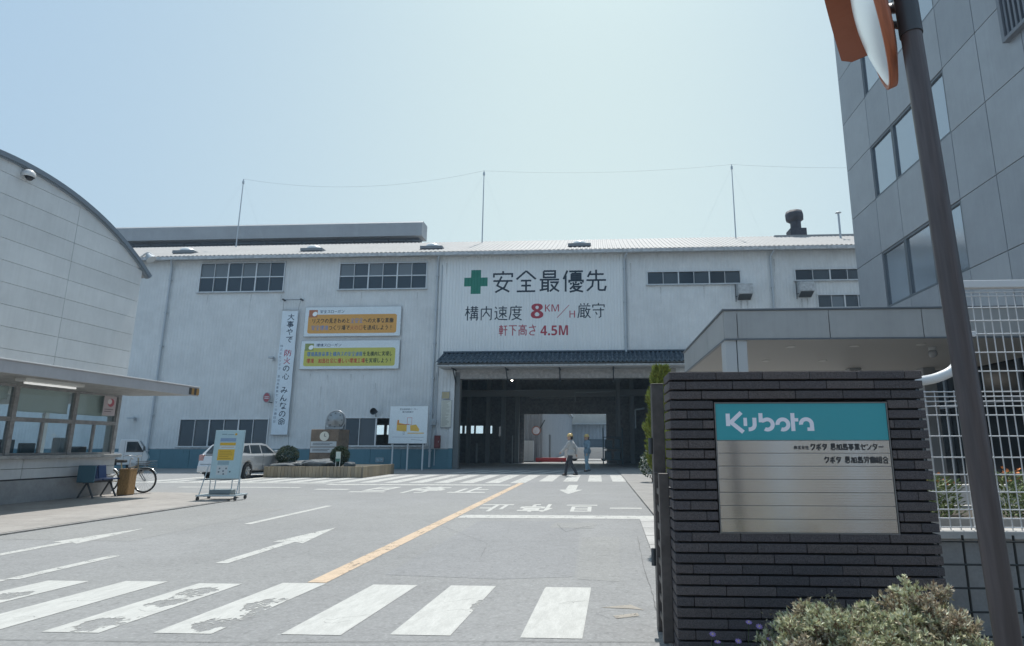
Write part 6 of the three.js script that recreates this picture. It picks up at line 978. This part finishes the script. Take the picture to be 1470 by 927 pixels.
function person(label, pos, turn, pose, jacket, trousers, hat, H = 1) {   // built facing -x
  const t = thing('person', label, 'person', pos, turn); t.scale.setScalar(H);
  const { aL, aR, lL, lR } = pose, P = (p) => p;
  const skin = mat([0.42, 0.27, 0.2], 0.6), jm = mat(jacket, 0.85, { map: dirtTex }), tm = mat(trousers, 0.85), shoe = mat([0.03, 0.03, 0.032], 0.6);
  const head = [-0.035, 1.62, 0], limbs = [];
  const arm = (s, [e, w]) => [[[0.01, 1.41, s * 0.185], e, 0.052, 0.042], [e, w, 0.04, 0.028]];
  const hand = (s, [e, w]) => { const d = V(...w).sub(V(...e)).normalize(), o = []; const side = V(0, 0, 1), palm = V(...w).addScaledVector(d, 0.075); o.push([w, palm.toArray(), 0.03, 0.034]);
    for (let i = 0; i < 4; i++) { const a = palm.clone().addScaledVector(side, (i - 1.5) * 0.02), L1 = [0.07, 0.08, 0.076, 0.06][i], b = a.clone().addScaledVector(d, L1 * 0.5), c = b.clone().addScaledVector(d, L1 * 0.4).add(V(0.012, -0.014, 0)); o.push([a.toArray(), b.toArray(), 0.01, 0.009], [b.toArray(), c.toArray(), 0.009, 0.008]); }
    const th = V(...w).addScaledVector(d, 0.03).addScaledVector(side, -s * 0.03); o.push([th.toArray(), th.clone().addScaledVector(d, 0.04).addScaledVector(side, -s * 0.025).toArray(), 0.012, 0.009]); return o; };
  const leg = (s, [k, a]) => [[[0.01, 0.92, s * 0.085], k, 0.085, 0.056], [k, a, 0.055, 0.038], [a, [a[0] - 0.1, a[1] - 0.04, a[2]], 0.036, 0.03]];
  const torso = [[[0.0, 1.34, 0.09], [0.0, 1.34, -0.09], 0.105, 0.105], [[0.005, 1.2, 0.07], [0.005, 1.2, -0.07], 0.105, 0.105], [[0.015, 1.0, 0.07], [0.015, 1.0, -0.07], 0.11, 0.11], [[0.005, 1.38, 0], [-0.02, 1.55, 0], 0.06, 0.055]];
  const skull = [[head, [-0.05, 1.58, 0], 0.092, 0.075], [[0.0, 1.66, 0], [-0.03, 1.67, 0], 0.09, 0.085], [[-0.125, 1.61, 0], [-0.14, 1.59, 0], 0.013, 0.016], [[-0.02, 1.63, 0.088], [-0.01, 1.6, 0.09], 0.014, 0.012], [[-0.02, 1.63, -0.088], [-0.01, 1.6, -0.09], 0.014, 0.012], [[-0.1, 1.55, 0], [-0.11, 1.55, 0], 0.026, 0.024]];
  const all = [...torso, ...skull, ...arm(1, aL), ...arm(-1, aR), ...leg(1, lL), ...leg(-1, lR)];
  const bb = (l, m) => { const lo = [9, 9, 9], hi = [-9, -9, -9]; for (const [a, b, r, q] of l) for (const p of [a, b]) for (let i = 0; i < 3; i++) { lo[i] = Math.min(lo[i], p[i] - Math.max(r, q) - m); hi[i] = Math.max(hi[i], p[i] + Math.max(r, q) + m); } return [lo, hi]; };
  const F = (l, k, cell) => field(l, k, cell, ...bb(l, 0.03));
  const body = part('body', [F(all, 0.012, 0.016), F(hand(1, aL), 0.004, 0.0048), F(hand(-1, aR), 0.004, 0.0048)], skin, t);
  const grow = (l, d) => l.map(([a, b, r, q]) => [a, b, r + d, q + d]);
  const jk = grow([...torso.slice(0, 3), [[0.015, 0.95, 0.08], [0.015, 0.95, -0.08], 0.115, 0.115], ...arm(1, aL), ...arm(-1, aR), [[0.005, 1.38, 0], [-0.005, 1.46, 0], 0.07, 0.06]], 0.022); part('jacket', F(jk, 0.018, 0.017), jm, t);
  const tr = grow([[[0.015, 0.95, 0.07], [0.015, 0.95, -0.07], 0.105, 0.105], ...leg(1, lL).slice(0, 2), ...leg(-1, lR).slice(0, 2)], 0.02); part('trousers', F(tr, 0.015, 0.017), tm, t);
  for (const [k, a] of [lL, lR]) part('shoe', F([[[a[0] + 0.03, a[1] - 0.045, a[2]], [a[0] - 0.13, a[1] - 0.055, a[2]], 0.045, 0.034], [a, [a[0], a[1] - 0.03, a[2]], 0.046, 0.046]], 0.01, 0.012), shoe, t);
  const pr = [[0.001, 0.125], [0.05, 0.118], [0.09, 0.09], [0.112, 0.045], [0.118, 0.0], [0.135, -0.012], [0.118, -0.014]].map(([r, y]) => new THREE.Vector2(r, y));
  const hm = part('helmet', new THREE.LatheGeometry(pr, 28).scale(1.12, 1, 0.98).translate(-0.02, 1.68, 0), mat(hat, 0.35), t); part('brim', rbox(-0.2, -0.09, 1.668, 1.676, -0.075, 0.075, 0.004).rotateZ(0.0), mat(hat, 0.35), hm); part('ridge', rbox(-0.1, 0.08, 1.79, 1.812, -0.018, 0.018, 0.008), mat(hat, 0.35), hm);
  part('hair', F([[[0.045, 1.6, 0], [0.03, 1.66, 0], 0.07, 0.09]], 0.01, 0.014), mat([0.03, 0.026, 0.024], 0.8), t);
  for (const s of [1, -1]) part('eye', new THREE.SphereGeometry(0.01, 8, 6).translate(-0.122, 1.632, s * 0.034), mat([0.05, 0.04, 0.04], 0.3), t);
  part('mouth', rbox(-0.133, -0.122, 1.553, 1.56, -0.025, 0.025, 0.003), mat([0.3, 0.13, 0.11], 0.6), t);
  return t;
}
{ const p = onY(819, 683.5);
  person('person in a pale grey jacket, dark trousers and yellow helmet striding across the crosswalk', [p.x, 0.014, p.z], -0.35, { aL: [[-0.13, 1.19, 0.22], [-0.33, 1.02, 0.2]], aR: [[0.17, 1.17, -0.23], [0.2, 0.93, -0.2]], lL: [[0.06, 0.5, 0.09], [0.31, 0.13, 0.09]], lR: [[-0.2, 0.51, -0.09], [-0.27, 0.092, -0.09]] }, [0.56, 0.57, 0.57], [0.035, 0.038, 0.045], [0.55, 0.38, 0.14], 1.02);
  const q = onY(843, 677);
  person('person in light blue work clothes and yellow helmet walking in the shade of the doorway', [q.x, 0.014, q.z], 0.5, { aL: [[-0.04, 1.14, 0.25], [-0.12, 0.9, 0.24]], aR: [[0.06, 1.14, -0.25], [0.0, 0.89, -0.24]], lL: [[-0.08, 0.5, 0.09], [-0.08, 0.092, 0.09]], lR: [[0.0, 0.5, -0.09], [0.16, 0.11, -0.09]] }, [0.25, 0.36, 0.44], [0.22, 0.32, 0.38], [0.50, 0.36, 0.13], 1.05); }
// ---------------------------------------------------------------- plants
function leafGeo(list) {   // list of {p, d (pointing), n (face), l, w, c}
  const pos = [], col = [], nor = [];
  for (const { p, d, n, l, w, c } of list) {
    const s = d.clone().cross(n).normalize().multiplyScalar(w / 2), m = p.clone().addScaledVector(d, l * 0.45).addScaledVector(n, l * 0.06), e = p.clone().addScaledVector(d, l);
    const a = m.clone().add(s), b = m.clone().sub(s);
    pos.push(p.x, p.y, p.z, b.x, b.y, b.z, e.x, e.y, e.z, p.x, p.y, p.z, e.x, e.y, e.z, a.x, a.y, a.z);
    for (let i = 0; i < 6; i++) col.push(...c);
  }
  return rawGeo(pos, undefined, col);
}
const leafMat = (extra = {}) => mat([1, 1, 1], 0.75, { vertexColors: true, side: THREE.DoubleSide, ...extra });
const rdir = () => { const a = rr(0, 6.283), z = rr(-1, 1), r = Math.sqrt(1 - z * z); return V(r * Math.cos(a), z, r * Math.sin(a)); };
const vary = (c, k) => { const f = 1 + rr(-k, k), h = rr(-k, k) * 0.3; return [c[0] * (f + h), c[1] * f, c[2] * (f - h)]; };
function plantMesh(name, g, m, parent) { const o = new THREE.Mesh(g, m); o.name = name; o.castShadow = o.receiveShadow = true; o.userData.kind = 'stuff'; parent.add(o); return o; }
// clipped round shrubs in the planter
function topiary(px, py, z, rx, ry, label) {
  const p = onZ(px, py, z), t = thing('round_shrub', label, 'shrub', [p.x, PLH - 0.02, z], 0, 'clipped shrubs in the planter'); const cy = p.y - PLH + 0.02, leaves = [];
  for (let i = 0; i < 5200; i++) { const d = rdir(), k = Math.pow(rnd(), 0.22) * (1 + 0.06 * nz(d.x * 3, d.y * 3, d.z * 3 + px)); const q = V(d.x * rx * k, cy + d.y * ry * k, d.z * rx * k); if (q.y < 0) continue; const dd = d.clone().add(rdir().multiplyScalar(0.9)).normalize(); leaves.push({ p: q, d: dd, n: rdir(), l: rr(0.035, 0.065), w: rr(0.02, 0.035), c: vary([0.035, 0.055, 0.022], 0.35) }); }
  plantMesh('foliage', leafGeo(leaves), leafMat(), t); part('trunk', [rod([0, 0, 0], [0, cy * 0.8, 0], 0.05, 0.03), ...Array.from({ length: 6 }, (_, i) => rod([0, cy * 0.4, 0], [Math.cos(i) * rx * 0.6, cy + 0.1 * (i % 3), Math.sin(i) * rx * 0.6], 0.02, 0.008, 5))], mat([0.08, 0.06, 0.045], 0.9), t);
}
topiary(413, 653, -26.6, 0.47, 0.4, 'clipped round dark green shrub in the planter beside the parked car');
topiary(488, 654, -26.8, 0.40, 0.42, 'clipped round dark green shrub behind the small marker plate');
{ // upright conifer beside the gate post
  const base = V(0.86, 0, -8.2), t = thing('conifer', 'yellow green upright conifer growing behind the brown gate post', 'tree', [base.x, 0, base.z]); const leaves = [], H = 2.28;
  for (let i = 0; i < 11000; i++) { const y = 0.75 + Math.pow(rnd(), 0.8) * (H - 0.75), f = (y - 0.75) / (H - 0.75), R0 = 0.27 * Math.pow(Math.max(0, 1 - f * f * 0.85), 0.6) * Math.min(1, 0.35 + f * 2.2) * (0.85 + 0.4 * nz(f * 7, 0.3, 1)), a = rr(0, 6.283), lump = 1 + 0.22 * nz(Math.cos(a) * 2, f * 6, Math.sin(a) * 2), r = R0 * lump * Math.pow(rnd(), 0.3); const q = V(Math.cos(a) * r, y + 0.05, Math.sin(a) * r), d = V(Math.cos(a) * 0.6, 0.9, Math.sin(a) * 0.6).add(rdir().multiplyScalar(0.5)).normalize(); leaves.push({ p: q, d, n: rdir(), l: rr(0.04, 0.09), w: rr(0.012, 0.026), c: vary([0.22, 0.25, 0.05], 0.4) }); }
  plantMesh('crown', leafGeo(leaves), leafMat({ transmission: 0 }), t); part('trunk', rod([0, 0, 0], [0, H * 0.85, 0], 0.05, 0.015), mat([0.09, 0.065, 0.05], 0.9), t);
  const u = thing('white_flower_shrub', 'small shrub with white flowers at the foot of the conifer', 'shrub', [1.95, 0.02, -22.5]); const fl = [], lv = []; for (let i = 0; i < 1800; i++) { const d = rdir(); if (d.y < -0.3) continue; const q = V(d.x * 0.42, 0.6 + d.y * 0.6, d.z * 0.42).multiplyScalar(Math.pow(rnd(), 0.2)); (i % 3 ? lv : fl).push({ p: q, d: d.clone().add(rdir()).normalize(), n: rdir(), l: rr(0.06, 0.11), w: rr(0.04, 0.08), c: i % 3 ? vary([0.05, 0.08, 0.035], 0.4) : vary([0.55, 0.55, 0.5], 0.2) }); } plantMesh('foliage', leafGeo(lv), leafMat(), u); plantMesh('flowers', leafGeo(fl), leafMat(), u); part('stem', [rod([0, 0, 0], [0, 0.6, 0], 0.02, 0.01, 5), rod([0, 0.05, 0], [0.15, 0.5, 0.05], 0.012, 0.006, 5), rod([0, 0.05, 0], [-0.15, 0.45, -0.05], 0.012, 0.006, 5)], mat([0.08, 0.06, 0.04], 0.9), u);
}
{ // sage coloured bush in front of the wall: woody twigs that end in rosettes of small leaves
  const t = thing('grey_bush', 'sprawling pale grey green bush with small leaves before the brick sign wall', 'bush', [0, 0.02, 0]); const leaves = [], stems = [];
  const Z0 = -3.2, xa = onZ(1118, 900, Z0).x, xb = onZ(1404, 900, Z0).x, W = xb - xa;
  const topAt = (u) => { const pts = [[0, 0.3], [0.06, 0.42], [0.2, 0.5], [0.4, 0.5], [0.52, 0.54], [0.68, 0.62], [0.85, 0.6], [0.94, 0.5], [1, 0.3]]; let i = 0; while (i + 2 < pts.length && u > pts[i + 1][0]) i++; const [a, p] = pts[i], [b, q] = pts[i + 1]; return p + (q - p) * (u - a) / (b - a); };
  for (let q = 0; q < 150; q++) {   // clumps of sprigs with gaps between them
    const u = (q + rnd()) / 150, w = rr(-1, 1), cx = xa + W * u, cz = Z0 + w * 0.38, top = topAt(u) * Math.sqrt(Math.max(0.1, 1 - 0.55 * w * w)) * rr(0.82, 1.06);
    const dry = nz(cx * 4.2, cz * 4, 9) + rr(-0.3, 0.3) > 0.12, base = dry ? [0.44, 0.38, 0.28] : [0.46, 0.48, 0.3], cr = rr(0.05, 0.085), root = V(xa + W * (0.5 + (u - 0.5) * 0.55), 0, Z0 + (cz - Z0) * 0.4), hub = V(cx, Math.max(0.06, top - cr), cz);
    stems.push(rod(root, hub, 0.006, 0.003, 5));
    for (let i = 0; i < 13; i++) {
      const dv = rdir(); dv.y = Math.abs(dv.y) * 0.9 + 0.15; dv.normalize(); const tip = hub.clone().addScaledVector(dv, cr * rr(0.7, 1.25)), ax = dv.clone().lerp(V(0, 1, 0), 0.3).normalize(); stems.push(rod(hub, tip, 0.0024, 0.0014, 4));
      const n = 16 + Math.floor(rnd() * 8); for (let k = 0; k < n; k++) { const f = Math.pow(k / n, 0.5), p = hub.clone().lerp(tip, 0.25 + 0.75 * f), d = rdir().addScaledVector(ax, 0.4 + 0.9 * f).normalize(), c = rnd() < 0.1 ? [0.24, 0.17, 0.115] : rnd() < 0.35 * f ? [0.64, 0.64, 0.46] : base; leaves.push({ p, d, n: rdir(), l: rr(0.016, 0.032), w: rr(0.008, 0.014), c: vary(c, 0.25) }); }
    }
  }
  for (let i = 0; i < 130; i++) { const u = rnd(), w = rr(-1, 0.9), x = xa + W * u, z = Z0 + w * 0.36, y = topAt(u) * rr(0.3, 0.9), p = V(x, y, z); for (let k = 0; k < 40; k++) leaves.push({ p: p.clone().addScaledVector(rdir(), rr(0.01, 0.06)), d: rdir(), n: rdir(), l: rr(0.016, 0.03), w: rr(0.008, 0.013), c: vary([0.27, 0.24, 0.15], 0.3) }); }
  plantMesh('leaves', leafGeo(leaves), leafMat({ transmission: 0.25, thickness: 0 }), t); part('twigs', stems, mat([0.22, 0.15, 0.1], 0.9), t).userData.kind = 'stuff';
}
// purple flowers beside it: each flower a thing
{ const spots = [[1075, 893], [1090, 899], [1110, 897], [1023, 910], [1118, 921], [1105, 917], [1060, 920], [1030, 921]];
  const fo = thing('flower_foliage', 'low dark green feathery foliage between the purple flowers', 'plant', [0, 0.02, 0]); const lv = []; for (let i = 0; i < 1600; i++) { const x = rr(0.62, 1.12), z = rr(-3.72, -3.2), h = rr(0.05, 0.24); lv.push({ p: V(x, h * 0.5, z), d: V(rr(-0.5, 0.5), 1, rr(-0.5, 0.5)).normalize(), n: rdir(), l: rr(0.05, 0.12), w: rr(0.004, 0.01), c: vary([0.04, 0.07, 0.035], 0.4) }); } plantMesh('leaves', leafGeo(lv), leafMat(), fo);
  const pet = mat([0.22, 0.15, 0.38], 0.6, { side: THREE.DoubleSide }), eye = mat([0.5, 0.4, 0.08], 0.7), stm = mat([0.05, 0.08, 0.03], 0.8);
  spots.forEach(([px, py]) => { const p = onZ(px, py, -3.45), t = thing('purple_flower', 'small purple daisy like flower at the foot of the brick wall', 'flower', [p.x, p.y, p.z], rr(0, 6), 'purple flowers at the wall foot'); t.rotation.x = rr(0.1, 0.6);
    for (let k = 0; k < 9; k++) part('petal', new THREE.SphereGeometry(1, 6, 4).scale(0.009, 0.002, 0.004).translate(0.01, 0, 0).rotateY(k * 0.698), pet, t); part('flower_eye', new THREE.SphereGeometry(0.005, 8, 6), eye, t); part('stem', rod([0, 0, 0], [0.01, -p.y, 0.01], 0.002, 0.002, 5), stm, t); }); }
{ // flowers in the forecourt planter
  const spots = [[2.55, -5.6, 0.30], [2.8, -5.5, 0.36], [3.05, -5.75, 0.28], [3.45, -5.5, 0.38], [3.75, -5.7, 0.3], [4.1, -5.5, 0.34], [4.5, -5.6, 0.3], [5.0, -5.6, 0.34]];
  for (const [x, z, h] of spots) { const t = thing('planter_flower', 'leafy pale green plant with tiny orange flowers in the concrete planter', 'plant', [x, 0.7, z], 0, 'plants in the forecourt planter'), lv = [], fl = []; for (let i = 0; i < 520; i++) { const a = rr(0, 6.28), r = rr(0, 0.16), y = rr(0, h); lv.push({ p: V(Math.cos(a) * r, y, Math.sin(a) * r), d: V(Math.cos(a), rr(0.2, 1.2), Math.sin(a)).normalize(), n: rdir(), l: rr(0.03, 0.07), w: rr(0.01, 0.02), c: vary([0.13, 0.17, 0.06], 0.4) }); } for (let i = 0; i < 14; i++) fl.push({ p: V(rr(-0.12, 0.12), h * rr(0.95, 1.1), rr(-0.12, 0.12)), d: rdir(), n: rdir(), l: 0.03, w: 0.028, c: [0.6, 0.18, 0.04] }); plantMesh('foliage', leafGeo(lv), leafMat(), t); plantMesh('flowers', leafGeo(fl), leafMat(), t); } }
// ---------------------------------------------------------------- across the street, mirrored in the name panel
{ const t = thing('street_building', 'beige building with pale blue pilasters across the street', 'building', [0, 0, 13]); 
  part('wall', box(-6, 22, 0, 6.5, 0, 8), mat([0.34, 0.30, 0.255], 0.8, { map: dirtTex }), t);
  for (const x of [-4, 0.5, 3.0, 5.95, 8.45, 12.5, 17]) part('pilaster', box(x, x + 0.6, 0, 6.6, -0.25, 0), mat([0.46, 0.6, 0.78], 0.6), t);
  for (const x of [-2.6, 1.2, 6.6, 10.2, 14.5]) { const w = part('shutter', box(x, x + 1.7, 0, 3, -0.08, -0.002), mat([0.44, 0.42, 0.38], 0.5), t); part('shutter_slat', Array.from({ length: 14 }, (_, i) => box(x, x + 1.7, 0.1 + i * 0.2, 0.13 + i * 0.2, -0.095, -0.08)), trimMetal, w); }
  part('roof', box(-6.3, 22.3, 6.5, 6.8, -0.4, 8.2), trimMetal, t); }

renderer.render(scene, camera);
